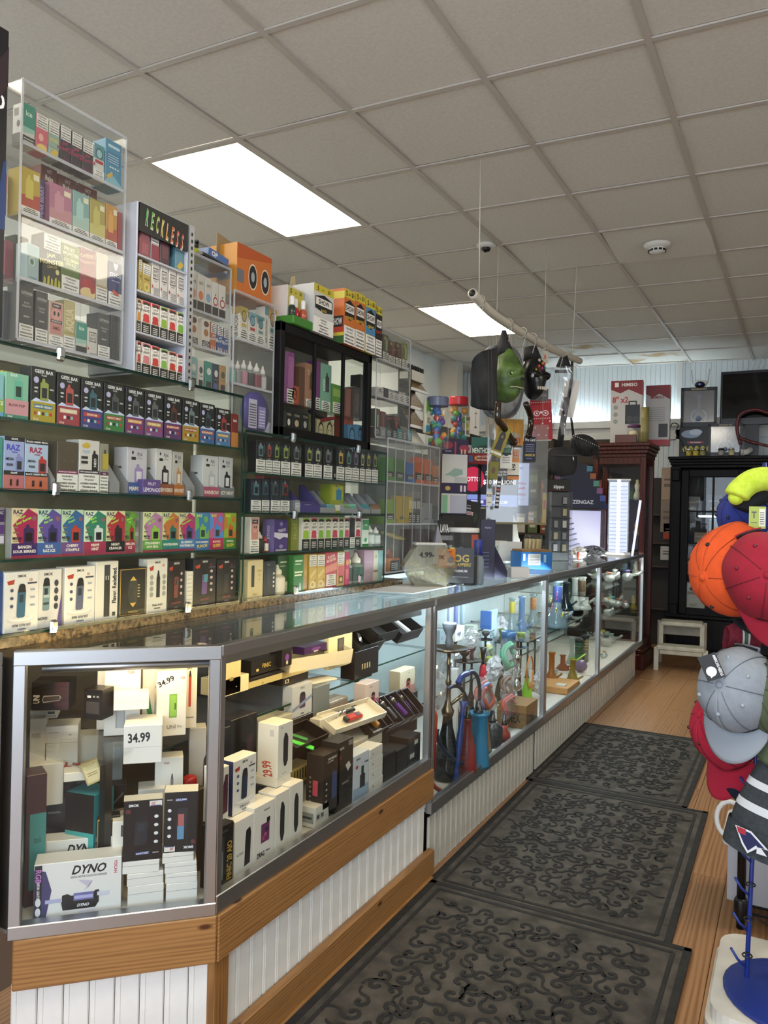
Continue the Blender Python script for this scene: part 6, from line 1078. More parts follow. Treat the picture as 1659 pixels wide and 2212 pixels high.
def hookah(label,p,htot,r,glass,metal,bowl,nm='hookah',base=.42,trayr=1.5):
    t =thing(nm,label,'hookah',tuple(p),0); hb =htot*base
    vase(t,r,hb,glass)
    MB().lathe([(r*.42,hb*.96),(r*.46,hb),(r*.5,hb*1.04),(r*.3,hb*1.12),(r*.22,hb*1.2),(r*.2,htot*.6),(r*.26,htot*.62),(r*.16,htot*.64),(r*.15,htot*.72),(r*.24,htot*.735),(r*.14,htot*.75),(r*.16,htot*.82)],metal,16).build('stem',t)
    MB().lathe([(r*.2,htot*.80),(r*trayr*.9,htot*.825),(r*trayr,htot*.84),(r*trayr*.95,htot*.838),(r*.2,htot*.815)],metal,24).build('ash_tray',t)
    MB().lathe([(r*.25,htot*.83),(r*.3,htot*.88),(r*.22,htot*.91),(r*.5,htot*.96),(r*.56,htot*.99),(r*.5,htot),(r*.3,htot*.97),(0,htot*.965)],bowl,20).build('bowl',t)
    return t
DKG =tintglass('#3a4448',.15);
p =deckp(170,2020); hb_ =hookah('tall dark glass hookah with brass stem and slate bowl',p,hx(225,320,p.x).z-FZ0,.055,DKG,BRASS,mat('#5a6068',.6))
MB().tube([(0,0,.30),(.03,.03,.33),(.05,.05,.35)],.008,BRASS,8).build('hose_port',hb_)
def vessel(x,y,top,r,col,label,prof=None,rough=.35):
    p =deckp(x,y); t =thing('hookah_vase',label,'vase',tuple(p),0); h =hx(x,top,p.x).z-FZ0; vase(t,r,h,mat(col,rough),'body',prof); MB().lathe([(r*.40,h),(r*.44,h+.006),(r*.3,h+.012),(r*.2,h+.05)],GUN,16).build('collar',t); return t
vessel(390,1960,1370,.042,'#7a2c28','tapered brick red hookah vase on the case floor')
vessel(505,1880,1310,.055,'#2f6f90','broad steel blue hookah vase on the case floor',((1,0),(1,.05),(.8,.5),(.75,.9),(.9,.97),(.95,1)))
vessel(665,1660,1400,.050,'#22262a','squat charcoal hookah vase on the case floor',((.95,0),(1,.1),(1,.75),(.6,.9),(.4,1)))
vessel(1040,1180,930,.035,'#7fc02a','lime green hookah vase beside the orange hoop')
t =vessel(795,1610,1440,.034,'#8a2a1c','small ribbed ruby hookah vase low in the case',((.6,0),(1,.2),(.9,.5),(.5,.7),(.6,1)))
# blue hose
pts =[hx(x,y,-1.225) for x,y in ((190,1045),(235,1020),(300,1020),(350,1065),(390,1150),(375,1200))]
def smooth(pts,n=8):
    o =[]; P_ =[Vector(p) for p in pts]
    for i in range(len(P_)-1):
        a,b,c,d =P_[max(i-1,0)],P_[i],P_[i+1],P_[min(i+2,len(P_)-1)]
        for k in range(n): s =k/n; o.append(.5*((2*b)+(-a+c)*s+(2*a-5*b+4*c-d)*s*s+(-a+3*b-3*c+d)*s**3))
    o.append(P_[-1]); return o
t =thing('hookah_hose','navy corrugated hookah hose looped in front of the hookahs','hose',tuple(hx(300,2040,-1.225)))
off =-Vector(t.location)
HN =mat('#22304a',.4); HB =mat('#1f3f8a',.3)
MB().tube([p+off for p in smooth([hx(x,y,-1.222) for x,y in ((405,880),(450,860),(500,900),(528,1000),(532,1150),(505,1400),(480,1650),(430,1790),(360,1850),(290,1830),(200,1770),(120,1680),(70,1560),(75,1480))],14)],.0085,HN,8,ribs=.13).build('corrugated_tube',t)
MB().tube([p+off for p in smooth(pts,14)],.0075,HN,8,ribs=.13).build('short_tube',t)
MB().tube([p+off for p in smooth([hx(x,y,-1.215) for x,y in ((300,980),(345,905),(400,880))],6)],.013,HB,10).build('grip',t)
MB().tube([hx(x,y,-1.21)+off for x,y in ((360,1180),(352,1250),(330,1450),(310,1650),(300,1780),(272,2040))],[.020,.011,.010,.014,.009,.012],HB,10).build('mouthpiece',t)
t =thing('red_hose','red ribbed hose ends against the case post','hose',tuple(hx(30,1950,-1.225))); off =-Vector(t.location)
MB().tube([hx(x,y,-1.225)+off for x,y in ((35,1270),(45,1350),(40,1600),(30,1920))],[.008,.013,.009,.012],mat('#a8281c',.35),10).build('handle',t)
MB().tube([p+off for p in smooth([hx(x,y,-1.225) for x,y in ((15,2070),(60,2120),(110,2150))],8)],.008,mat('#b04a3a',.4),8,ribs=.12).build('ribbed_end',t)
def bagged(label,x,y,X,w,h,cols,seed,nm='bagged_hose',z=None):
    c =hx(x,y,X); r_ =random.Random(seed); t =thing(nm,label,'hose',tuple(c),RZ)
    for k,col in enumerate(cols):
        pp =[(w*.42*cos(a)*(1-.12*k),-.012*k+.01*sin(3*a),h*.42*sin(a)*(1-.12*k)) for a in [2*pi*i/26+k for i in range(24)]]
        MB().tube(pp,.011,mat(col,.35),7).build('coiled_hose',t)
    def f(u,v):
        a =(u-.5)*w*1.1; b =(v-.5)*h*1.15; bl =(1-(2*u-1)**4)*(1-(2*v-1)**4); return (a+.006*sin(9*v+seed),-.03*bl-.008*sin(13*u+7*v+seed),b+.006*sin(8*u))
    MB().grid(f,12,12,BAG).build('plastic_bag',t); return t
bagged('bagged rust and lilac hookah hoses in the middle of the case',570,1130,-1.29,.17,.17,('#a84a34','#6a7ab0','#9a3a2c'),1)
bagged('bagged brown hookah hose beside the chrome finial',812,1030,-1.32,.10,.14,('#5a4436','#6a5040'),2)
bagged('bagged red hookah hose above the ruby vase',850,1230,-1.29,.18,.12,('#a8281c','#8a2018'),3)
bagged('bagged mint green hookah hose high in the case',840,690,-1.42,.20,.18,('#4fae86','#6fc09a'),4)
bagged('bagged yellow green tubes beside the red grip',610,700,-1.5,.2,.14,('#b8a83a','#8aa07a'),6)
p =hx(565,960,-1.36); t =thing('crimson_pipe','crimson ribbed hookah stem with black ends','hookah',(p.x,p.y,p.z)); H =hx(565,780,-1.36).z-p.z
MB().lathe([(.010,0),(.017,H*.2),(.019,H*.5),(.015,H*.9),(.009,H)],mat('#c01a3a',.2),12,smooth=False).build('ribbed_grip',t); MB().lathe([(.008,H),(.009,H*1.2),(.012,H*1.7),(.02,H*2)],BLACK,12).build('upper_tube',t); MB().tube([(0,0,0),(0,0,FZ0-p.z)],.008,BLACK,8).build('lower_tube',t)
def bowlstand(label,x,ytop,X,r,col,tray=True,nm='hookah_bowl'):
    c =hx(x,ytop,X); t =thing(nm,label,'bowl',(c.x,c.y,c.z-r*2.4)); m =mat(col,.35)
    MB().lathe([(r*.35,.012),(r*.5,r*.3),(r*.35,r*1.1),(r*.9,r*1.7),(r,r*2.3),(r*.9,r*2.4),(r*.6,r*1.9),(0,r*1.8)],m,18).build('bowl',t)
    if tray: MB().lathe([(r*.3,0),(r*1.6,.006),(r*1.75,.012),(r*1.6,.010),(r*.3,.006)],mat('#2a2826',.25,.7),22).build('ash_tray',t)
    MB().lathe([(r*.28,-(c.z-r*2.4-FZ0)),(r*.2,-(c.z-r*2.4-FZ0)*.5),(r*.28,0)],GUN,10).build('stem',t)
bowlstand('pale green bowl standing between two others',985,430,-1.40,.025,'#8a9a5a'); bowlstand('yellow green bowl behind the pale green bowl',1060,400,-1.46,.026,'#9aa850'); bowlstand('terracotta bowl on a dark tray',1140,360,-1.46,.026,'#b0603a'); bowlstand('olive bowl low on a chrome tray',645,700,-1.42,.026,'#8a9a4a')
bowlstand('dark bowl stem beside the slate bowl',600,420,-1.44,.022,'#3a3c40'); bowlstand('brown tray hookah top beside the brass stem',370,620,-1.33,.026,'#3a2c24');
p =hx(930,1060,-1.33); t =thing('chrome_finial','chrome hookah top with round cage finial','hookah part',(p.x,p.y,p.z)); H =hx(930,640,-1.33).z-p.z
MB().lathe([(.02,0),(.032,H*.1),(.014,H*.25),(.01,H*.3)],CHROME,16).build('foot',t); MB().lathe([(.010,H*.6),(.022,H*.8),(.028,H*.88),(.006,H*.92),(.004,H)],CHROME,16).build('crown',t)
for k in range(4): a =k*pi/4; MB().tube([(.026*cos(b)*cos(a),.026*cos(b)*sin(a),H*.45+.026*sin(b)*1.1) for b in [2*pi*i/16 for i in range(17)]],.002,CHROME,6).build('cage_ring',t)
MB().tube([(0,0,0),(0,0,FZ0-p.z)],.006,CHROME,8).build('stem',t)
c =hx(1080,860,-1.37); t =thing('orange_hoop','thin orange hoop leaning at the case side','hoop',tuple(c),RZ); MB().tube([(.062*cos(a),0,.09*sin(a)) for a in [2*pi*i/28 for i in range(29)]],.005,mat('#c8762a',.4),8).build('ring',t)
p =deckp(640,1780); o =carton('leaning_box','charcoal and cream box leaning on the blue vase','box',tuple(p),RZ,.075,.21,.06,'#2c2c2a',[R(.5,.1,.92,.95,'#a8835a'),R(.1,.1,.45,.3,'#c4b8a0')],tilt=(0,-.35,RZ))
p =deckp(1100,1440); o =carton('lettered_box','brown carton with tilted capital lettering near the case floor','box',tuple(p),RZ,.20,.12,.16,'#7a5c34',[T('TIMEX',.5,.35,.42,'#1f1a14',.7,6)],side=[T('TIMEX',.5,.4,.4,'#1f1a14',.8,6)])
p =hx(655,480,-1.52); print_into(MB().box((0,.01,.0),(.24,.006,.30),mat('#a9c4cf',.5)),[E(.5,.62,.48,.34,'#c0d8e0'),T('OG',.62,.55,.12,'#2a3a44',.4),T('CONQUER',.62,.44,.05,'#4a5a64',.4),R(.38,.72,.5,.95,'#cfe0b0')],.24,.30,.005,v0=-.15).build('og_card',None,(p.x,p.y,p.z),RZ); tag(COL.objects[-1],'pale blue round-topped card standing behind the hookahs','card')
def bong(label,x,y,top,X,r,col,conv=hx,zb=None,beaker=True,milky=.12,band=None,nm='glass_pipe',cat='glass pipe'):
    b =conv(x,y,X); zb =b.z if zb is None else zb; h =conv(x,top,X).z-zb; t =thing(nm,label,cat,(X,b.y,zb),0); g =tintglass(col,milky) if isinstance(col,str) else col
    pr =[(r,0),(r*1.05,h*.03),(r*.9,h*.12),(r*.38,h*.42),(r*.36,h*.93),(r*.48,h*.97),(r*.46,h)] if beaker else [(r*.6,0),(r*.6,h*.9),(r*.8,h*.96),(r*.75,h)]
    MB().lathe(pr,g,18).build('body',t); MB().tube([(r*.5,0,h*.15),(r*1.4,0,h*.36)],r*.13,g,8).build('downstem',t)
    if band: MB().lathe([(r*.39,h*.55),(r*.40,h*.56),(r*.40,h*.88),(r*.39,h*.89)],mat(band,.4),16).build('band',t)
    return t
bong('blue swirled glass pipe at the back of the hookah case',985,470,40,-1.5,.05,'#9ab4d8',milky=.3); bong('clear tapered glass pipe with yellow strip',880,420,60,-1.54,.045,'#b8ccd0',band='#b8a83a',milky=.3); bong('clear glass pipe with tan cork band',1110,380,20,-1.52,.05,'#c4d0d0',band='#b0764a',milky=.25)
p =hx(845,560,-1.44); tag(MB().lathe([(.035,0),(.042,.05),(.043,.075),(.040,.075),(.038,.05),(0,.01)],mat('#2f5a86',.3),20).build('blue_cup',None,tuple(p)),'blue cup with a green rim on the back shelf','cup')
for k,(x,c_,lb) in enumerate(((200,'#b8c4e0','white lavender tube'),(270,'#7a86c0','violet tube'),(340,'#a8c4d8','pale blue tube'))):
    p =hx(x,480,-1.56); t =thing('glass_tube','%s standing at the back of the hookah case' % lb,'tube',tuple(p)); MB().tube([(0,0,0),(0,0,.30)],.012,mat(c_,.2),8).build('tube',t)
for k,(x,y,w_,h_,c_,lb) in enumerate(((320,450,.12,.07,'#c9c8c0','white labelled box on the case shelf'),(130,490,.06,.08,'#7a8a90','blue grey box beside the slate bowl'),(490,400,.06,.05,'#a8b4a8','grey green box above the red grip'),(655,440,.02,.10,'#3a6ab0','blue lighter on the back shelf'))):
    p =hx(x,y,-1.48); carton('small_box',lb,'box',(p.x,p.y,.724),RZ,w_,h_,.06,c_,[R(.2,.4,.6,.6,'#6a6a86')])
m =MB(); r_ =random.Random(2)
# crumpled clear bags
def crumple(label,p,w,h,seed,nm='plastic_bag',ma=None,d=.06):
    r_ =random.Random(seed); ph =[r_.uniform(0,6) for _ in range(8)]
    def f(u,v):
        a =2*pi*u; b =pi*(v-.5); k =1+.22*sin(5*a+ph[0]+3*b)+.16*sin(9*b+ph[1]+2*a)+.1*sin(13*a+ph[2]); return (w/2*cos(b)*cos(a)*k,d/2*cos(b)*sin(a)*k,h/2*(1+sin(b)*(1+.15*sin(7*a+ph[3]))))
    o =MB().grid(f,26,14,ma or BAG,smooth=False).build(nm,None,tuple(p),RZ); return tag(o,label,'bag')
crumple('crumpled clear bag beside the slate bowl',hx(440,600,-1.34),.13,.09,1); crumple('crumpled clear bag behind the brass stem',hx(90,920,-1.33),.10,.12,3); crumple('crumpled clear bag left of the hookah base',hx(75,1250,-1.25),.07,.14,9); crumple('crumpled clear bag under the rust hoses',hx(640,1300,-1.30),.12,.08,8)
# more stock behind the hookahs
for k,(x,y,X,h_,c_,mt,lb) in enumerate(((430,1500,-1.40,.46,'#22303a',GUN,'slim smoked glass hookah behind the red vase'),(760,1180,-1.50,.44,'#1f4a3a',GUN,'green glass hookah behind the brown hose bag'),(250,1420,-1.50,.50,'#5a2a2a',BRASS,'wine glass hookah at the back beside the brass stem'),(930,1250,-1.42,.40,'#3a3a5a',CHROME,'violet glass hookah below the mint hose'))):
    p =hx(x,y,X); hookah(lb,(X,p.y,FZ0),h_,.038,tintglass(c_,.4),mt,mat(('#5a3a30','#6a7a3a','#4a4a50','#8a6a4a')[k],.5))
for k,(x,y,X,w_,h_,lb) in enumerate(((250,860,-1.40,.16,.12,'crumpled clear bag between the brass stem and white post'),(690,950,-1.38,.14,.12,'crumpled clear bag under the olive bowl'),(430,760,-1.50,.18,.12,'crumpled clear bag behind the brown tray'),(760,520,-1.56,.16,.14,'crumpled clear bag before the round-topped card'),(1150,640,-1.5,.12,.16,'crumpled clear bag by the case divider'),(1180,1090,-1.34,.10,.14,'crumpled clear bag beside the orange hoop'))): crumple(lb,hx(x,y,X),w_,h_,50+k,ma=FROST if k % 2 else BAG)
p =hx(255,1430,-1.36); tag(MB().box((0,0,.2),(.03,.03,.40),WHITE,.003).build('white_post',None,(p.x,p.y,FZ0)),'square white post standing inside the hookah case','post')
# second far case
KB =lambda x,y: (1170+x/5.265,1180+y/5.265)
def bx_(x,y,X): return onX(*KB(x,y),X)
FO =mat('#d6d6cc',.6)
CLG =tintglass('#d4dad8',.34,.16)
for x,y,top,X,r,col,band,lb in ((450,905,350,-1.40,.070,CLG,'#4a3a24','clear beaker pipe with a patterned brown neck'),(370,880,360,-1.44,.055,CLG,None,'clear beaker pipe behind the patterned neck'),(170,990,400,-1.30,.07,'#a8bcc4','#3a4a86','clear beaker pipe with flower stickers and navy dots'),(270,720,410,-1.48,.06,'#1f3a44',None,'dark teal straight glass pipe'),(350,640,340,-1.52,.05,'#2f6a4a',None,'green tinted straight glass pipe')):
    bong(lb,x,y,top,X,r,col,bx_,.668,band=band,milky=.25)
for x,y,top,r,col,lb in ((110,1560,1210,.05,'#c8862a','amber orange glass beaker on the case floor'),(240,1400,1240,.05,'#b0603a','rust glass bubbler on the case floor'),(350,1560,1290,.05,'#b8a020','yellow based beaker with a green neck'),(150,1560,1400,.045,CLG,'clear flask lying by the amber beaker'),(340,1330,1040,.04,CLG,'clear cylinder pipe behind the green jar')):
    p =onZ(*KB(x,y),FZ0); bong(lb,x,y,top,p.x,r,col,bx_,FZ0,milky=.3)
t =COL.objects[-1]
p =onZ(*KB(350,1500),FZ0); t =thing('green_bubbler','bright green plastic bubbler neck with slanted stem','glass pipe',(p.x,p.y,FZ0)); MB().lathe([(.03,0),(.032,.02),(.014,.06),(.014,.11),(.018,.14)],tintglass('#7ab82a',.5),14).build('neck',t); MB().tube([(.01,0,.11),(.08,.03,.17)],.006,mat('#9ac83a',.3),8).build('slide',t)
for k,(x,y,h,c1,c2,lb) in enumerate(((425,1200,.10,'#2f6a4a','#1c2624','green glass jar pipe with a dark lid'),(490,1180,.12,'#1c1712','#8a7a2a','black and gold striped glass jar pipe'))):
    p =bx_(x,y,-1.40); t =thing('jar_pipe',lb,'glass pipe',(p.x,p.y,FZ0)); H =p.z-FZ0+h; MB().lathe([(.03,0),(.03,H*.85),(.026,H*.88)],mat(c1,.15),16).build('body',t)
    for q in range(4): MB().lathe([(.031,H*(.45+.1*q)),(.0312,H*(.49+.1*q))],mat(c2,.2),16).build('ring',t)
    MB().lathe([(.032,H*.86),(.032,H*.95),(.02,H)],mat('#26282a',.3),16).build('lid',t)
p =onZ(*KB(440,1430),FZ0); t =thing('purple_geode','lump of purple ribbed glass on the case floor','ornament',tuple(p)); MB().ball((0,0,.045),(.05,.04,.045),mat('#6a5a7a',.3),9,6).build('lump',t)
p =onZ(*KB(200,1640),FZ0); tag(MB().box((0,0,.02),(.26,.30,.04),mat('#b07f45',.5),.003).build('wooden_board',None,(p.x-.05,p.y+.05,FZ0)),'honey wooden board on the floor of the pipe case','board')
p =bx_(180,1030,-1.30); tag(MB().box((0,0,0),(.05,.26,.022),mat('#1f2022',.35),.004).build('studded_tray',None,(p.x,p.y,.674)),'black studded tray under the flower sticker beaker','tray') if False else None
crumple('crumpled wrapping among the flower sticker beaker',(bx_(180,980,-1.30).x-.09,bx_(180,980,-1.3).y+.10,.668),.10,.10,21)
for k,(x,y,c_) in enumerate(((110,610,'#c8b84a'),(180,540,'#b86a8a'),(120,690,'#c87aa8'),(165,730,'#d0c03a'),(240,780,'#c4b83a'),(175,590,'#a84a6a'))):
    p =bx_(x,y,-1.255); t =thing('flower_sticker','small %s flower charm hanging in the pipe case' % ('straw yellow','rose','orchid pink','lemon','mustard','wine')[k],'charm',tuple(p),RZ)
    MB().prism([((.016 if i % 2 else .008)*cos(i*pi/6),(.016 if i % 2 else .008)*sin(i*pi/6)) for i in range(12)],-.002,.002,mat(c_,.5),Matrix.Rotation(pi/2,4,'X')).build('petals',t)
# third far case
for k in range(26):
    r_ =random.Random(100+k); row =k % 2; x =r_.uniform(700,1080); X =r_.uniform(-1.62,-1.26)
    y =bx_(x,1100,X).y; y =min(max(y,5.60),7.05); z =(FZ0,.562)[0] if row else (.803,.562)[k % 4 == 0]
    t =thing('glass_piece','clear glass %s with %s mouth piled %s' % (('hand pipe','bubbler')[k // 13],('an amber','a green','a peach','a blue','a rose','a lemon','a violet','a mint','a smoky','a white','a red','a turquoise','a brown')[k % 13],'on the case floor' if z < .5 else ('on foam' if z < .7 else 'on the top shelf')),'glass pipe',(X,y,z),r_.uniform(0,6),'clear glass pieces')
    R_ =r_.uniform(.028,.05); MB().ball((0,0,R_*.8),(R_,R_,R_*.8),CLG,12,8).build('bulb',t); MB().tube([(0,0,R_),(R_*1.8,0,R_*1.3),(R_*2.6,0,R_*1.9)],R_*.28,CLG,8).build('neck',t)
    if 1: MB().lathe([(R_*.3,R_*1.5),(R_*.5,R_*2),(R_*.35,R_*2)],tintglass(('#c8a04a','#6aa070','#d8a890','#7a9ac0','#c88a98','#d0c860','#8a7ab0','#9ad0b0','#6a6a6a','#e0e0e0','#b04a40','#5ab0b0','#8a6040')[k % 13],.6),12).build('mouth',t)
for k,(x,y,w_,h_,lb) in enumerate(((560,700,.34,.12,'white foam cup block behind the clear beakers'),(600,900,.40,.07,'white foam tray on the middle shelf'),(900,870,.8,.08,'long white foam board across the middle shelf'),(760,640,.16,.14,'white paper roll standing in the last case'))):
    p =bx_(x,y,-1.6); yy =min(max(p.y,4.6 if k < 1 else 5.7),6.7); tag(MB().box((0,0,h_/2),(.12,w_,h_),FO,.006).build('foam_block',None,(-1.70,yy,(.668 if yy < 5.4 else .563))),lb,'foam')
p =bx_(830,590,-1.45); carton('red_box','flat red edged white box in the last case','box',(-1.45,p.y,.563),RZ,.3,.02,.1,'#8a3a30',None)
p =bx_(330,1700,-1.22); carton('small_white_box','small white box against the glass of the pipe case','box',(-1.25,p.y,FZ0),RZ,.06,.05,.06,'#c9c6bc',[R(.2,.3,.8,.4,'#888')])

# ================================================================== things on the counter top
def top(px,py): return onZ(px,py,ZT)
p =top(925,1266); t =thing('hexagon_jar','hexagonal clear jar of yellow crystal sticks with a marker-written price','jar',(p.x,p.y,ZT),0)
hexr =vw(117,p)/2; t.rotation_euler.z =facing(p,.2)-RZ; H =onX(925,1172,p.x).z-ZT
q_ =[(-hexr*.55,0),(hexr*.55,0),(hexr,H*.47),(hexr*.5,H*.95),(-hexr*.5,H*.95),(-hexr,H*.47)]
MXZ =Matrix(((0,0,1,0),(1,0,0,0),(0,1,0,0),(0,0,0,1)))
MB().prism(q_,-.05,.05,tintglass('#d8d4c0',.16,.08),MXZ).build('hexagon_wall',t); MB().box((0,0,H*.97),(.09,hexr*1.15,H*.06),mat('#cfcfc8',.3),.004).build('lid',t)
r_ =random.Random(8); m =MB(); YC =tintglass('#c9b86a',.45)
for k in range(90):
    z_ =r_.uniform(.015,H*.5); w2 =hexr*(.5+.42*min(1,z_/(H*.47))); yy =r_.uniform(-w2,w2)*.9; m.tube([(r_.uniform(-.04,.04),yy,z_),(r_.uniform(-.04,.04),max(-w2,min(w2,yy+r_.uniform(-.025,.025))),z_+r_.uniform(-.01,.02))],.004,YC,5)
o =m.build('crystal_sticks',t); o['kind'] ='stuff'
print_into(MB(),[T('4.99-',.4,.5,.5,'#22221f',.7),T('TK',.86,.3,.3,'#22221f',.2)],hexr*1.2,.05).build('written_price',t,(.0515,-.005,H*.60),RZ)
q9 =p+Vector((.075,-.01,.06)); fv(945,985,1186,1226,q9.x,'orange sport card propped against the hexagon jar','#c8742a',[R(.05,.1,.5,.6,'#d8a070'),T('Sport',.62,.84,.14,'#5a1f2a',.6),E(.72,.42,.16,.18,'#2f3a6a'),R(.5,.1,.95,.24,'#d8d0c4'),P([(.1,.6),(.5,.95),(.3,.95)],'#b0b84a')],d=.004,nm='card_pack',cat='card')
p =top(1000,1264); t =thing('wrap_jar','tall clear jar with white lid and black gold-lettered label','jar',(p.x,p.y,ZT)); H =onX(1000,1140,p.x).z-ZT; r0 =vw(66,p)/2; t.rotation_euler.z =facing(p)-RZ
MB().lathe([(r0*.95,0),(r0,.01),(r0,H*.82),(r0*.86,H*.9),(r0*.86,H*.93)],ACRYL,22).build('jar_wall',t); MB().lathe([(r0*.97,H*.92),(r0,H*.93),(r0,H*.99),(r0*.95,H)],mat('#d8d6d0',.35),22).build('lid',t); MB().lathe([(r0*.9,.004),(r0*.9,H*.5)],mat('#1c1a16',.6),16).build('dark_contents',t)
print_into(MB().box((0,.001,H*.36),(r0*1.7,.002,H*.6),mat('#121212',.4)),[T('OG',.52,.70,.22,'#b8a03a',.7),T('WRAPPERS',.5,.52,.10,'#b8a03a',.8,0,.3),T('PREMIUM',.5,.34,.07,'#d0d0cc',.6),R(.2,.16,.8,.18,'#8a8a86'),P([(0,.82),(.3,1),(.12,1),(0,.92)],'#c8b83a')],r0*1.7,H*.6,-.0005,v0=H*.06).build('label',t,(r0+.002,-.012,0),RZ)
p =top(1031,1262); bottle('water_bottle','ribbed clear water bottle with a blue cap beside the wrap jar',p.x,p.y,ZT,onX(1031,1166,p.x).z-ZT,.028,'#aebcc4','#2a3a9a',None,drop=False,glass=True)
fv(1036,1068,1122,1252,None,'dark indigo panel display beside the water bottle','#17122e',[T('display',.5,.86,.04,'#8a8ab0',.6),[R(.1,.2+.06*k,.6,.22+.06*k,'#5a5a86') for k in range(5)]],z=ZT,d=.02,nm='indigo_display',cat='display',skew=.1)
p =top(1085,1250); m =MB().prism([(-.10,0),(.12,0),(.12,.05),(-.02,.24),(-.10,.24)],-.05,.05,mat('#1a1433',.45),Matrix(((0,0,1,0),(1,0,0,0),(0,1,0,0),(0,0,0,1)))); tag(m.build('wedge_display',None,(p.x-.06,p.y+.03,ZT),facing(p,.3)-RZ,scale=(.55,.55,.75)),'dark indigo wedge display on the far counter','display')
fv(1103,1144,1226,1249,None,'small white carton lying by the indigo wedge','#d8d6d0',None,z=ZT,d=.06,nm='white_carton')
o =fv(1076,1128,1170,1212,-1.56,'white tray card with a cut-out flap','#dcdad2',None,d=.01,nm='white_card',cat='card')
tag(MB().prism([(0,0),(.16,0),(.14,.10),(.11,.12),(.06,.22),(0,.26)],-.002,.002,mat('#dcdad2',.5),MXZ).build('torn_card',None,(-1.60,onX(1108,1150,-1.6).y,ZT+.06)),'torn white card standing behind the tray card','card')
p =onX(1060,1165,-1.72); t =thing('label_printer','white receipt printer on the back counter','printer',(-1.72,p.y,ZT)); MB().box((0,0,.06),(.16,.18,.12),mat('#d0cfc8',.4),.02).build('body',t); MB().box((.02,0,.135),(.15,.17,.04),mat('#dcdad4',.4),.012).build('cover',t); MB().tube(smooth([(.08,.06,.03),(.14,.12,.02),(.1,.2,.03),(.02,.16,.06)],6),.005,WHITE,6).build('cable',t)
p =top(1175,1230); t =thing('blue_carton','open blue snack carton with torn brown flap','box',(p.x-.03,p.y-.05,ZT),RZ+.08); w_ =vw(72,p); t.rotation_euler.z =facing(p,.45); H =onX(1130,1198,p.x).z-ZT
print_into(MB().box((0,.08,H/2),(w_,.16,H),mat('#1f6ab0',.4),.002),[R(.22,.25,.62,.9,'#cfd0cc'),[R(.26,.3+.09*k,.58,.33+.09*k,'#55585c') for k in range(6)],R(.06,.5,.13,.9,'#d0dce6'),R(.72,.4,.8,.85,'#9ac0e0')],w_,H).build('carton_body',t); MB().prism([(-w_*.45,.02),(-w_*.2,.0),(w_*.2,.03),(w_*.48,.0),(w_*.48,.16),(-w_*.45,.16)],H,H+.012,mat('#8a6a42',.8)).build('torn_flap',t)
p =onX(1165,1190,-1.40); t =thing('tube_jar','round jar of cream tubes with black gold-lettered label','jar',(-1.44,p.y,ZT+.065)); MB().lathe([(.055,0),(.058,.01),(.058,.12),(.05,.135)],ACRYL,20).build('jar_wall',t); m =MB()
for k in range(12): m.tube([(.04*cos(k*.55),.04*sin(k*.55),.005),(.044*cos(k*.55+.2),.044*sin(k*.55+.2),.11)],.010,mat(('#b8a878','#a8986a')[k % 2],.5),7)
m.build('cream_tubes',t); print_into(MB().box((0,.001,.055),(.05,.002,.10),BLACK),[T('OG',.5,.5,.3,'#b8a03a',.6)],.05,.10,-.0005,v0=.005).build('label',t,(.06,.025,0),RZ)
# lighter tower
p =top(1212,1212); t =thing('lighter_tower','tall grey lighter display tower with black lettered header','display rack',(p.x-.02,p.y,ZT)); H =onX(1212,1062,p.x).z-ZT; w_ =vw(46,p); t.rotation_euler.z =facing(p,.35)-RZ
MB().box((-.04,0,H/2),(.09,w_,H),mat('#4a4c50',.4),.003).build('body',t)
for s in (-1,1): MB().box((.02,s*w_*.5,H/2),(.05,.005,H),ACRYL).build('side_pane',t)
hd =MB().box((-.02,-.02,H+.045),(.10,w_*1.05,.085),BLACK,.003).build('header',t); print_into(MB(),[T('zippo',.5,.35,.42,'#dcdcdc',.7),R(0,.04,1,.08,'#6a1a1a')],w_,.08).build('header_print',hd,(.031,-.02,H+.004),RZ)
for r__ in range(5):
    MB().box((.014,0,H*(.12+.17*r__)),(.03,w_*.9,.006),mat('#3a3c40',.4)).build('ledge',t)
    for c in range(2):
        if r__ < 3 or c: MB().box((.018,(c-.5)*w_*.42,H*(.12+.17*r__)+.036),(.012,.034,.055),mat(('#b8b8ba','#a8a08a','#8a8a90')[(r__+c) % 3],.2,.8),.003).build('lighter',t)
# blue display with slanted front + glass case below
p =top(1290,1195); XZ =p.x-.12
t =thing('torch_display','navy slant-topped lighter display over a violet-lit clear case','display rack',(XZ,onX(1262,1080,XZ).y,ZT)); w_ =vw(98,t.location); t.rotation_euler.z =facing(t.location,.25)-RZ; H =onX(1260,1098,XZ).z-ZT; H2 =onX(1262,1005,XZ).z-ZT
MB().prism([(-w_*.5,H),(w_*.5,H),(w_*.5,H+.02),(w_*.05,H2),(-w_*.5,H2+.05)],-.06,.04,mat('#141c3a',.4),MXZ).build('header',t); print_into(MB(),[T('ZENGAZ',.45,.5,.5,'#d8dce8',.6)],w_,.07).build('header_print',t,(.0405,0,H+.02),RZ)
VIO =lamp_mat(.30,(.45,.42,1,1))
MB().box((0,0,H/2),(.10,w_*.9,H-.01),ACRYL).build('clear_case',t); MB().box((-.045,0,H/2),(.004,w_*.8,H*.9),VIO).build('lit_back',t)
m =MB()
for k in range(7): m.box((0,-w_*.2+.01*(k % 2),H*(.1+.12*k)),(.03,w_*.3,.012),mat('#8a90a8',.3,.7),.002,Matrix.Rotation(.3,4,'X'))
m.build('knife_row',t)
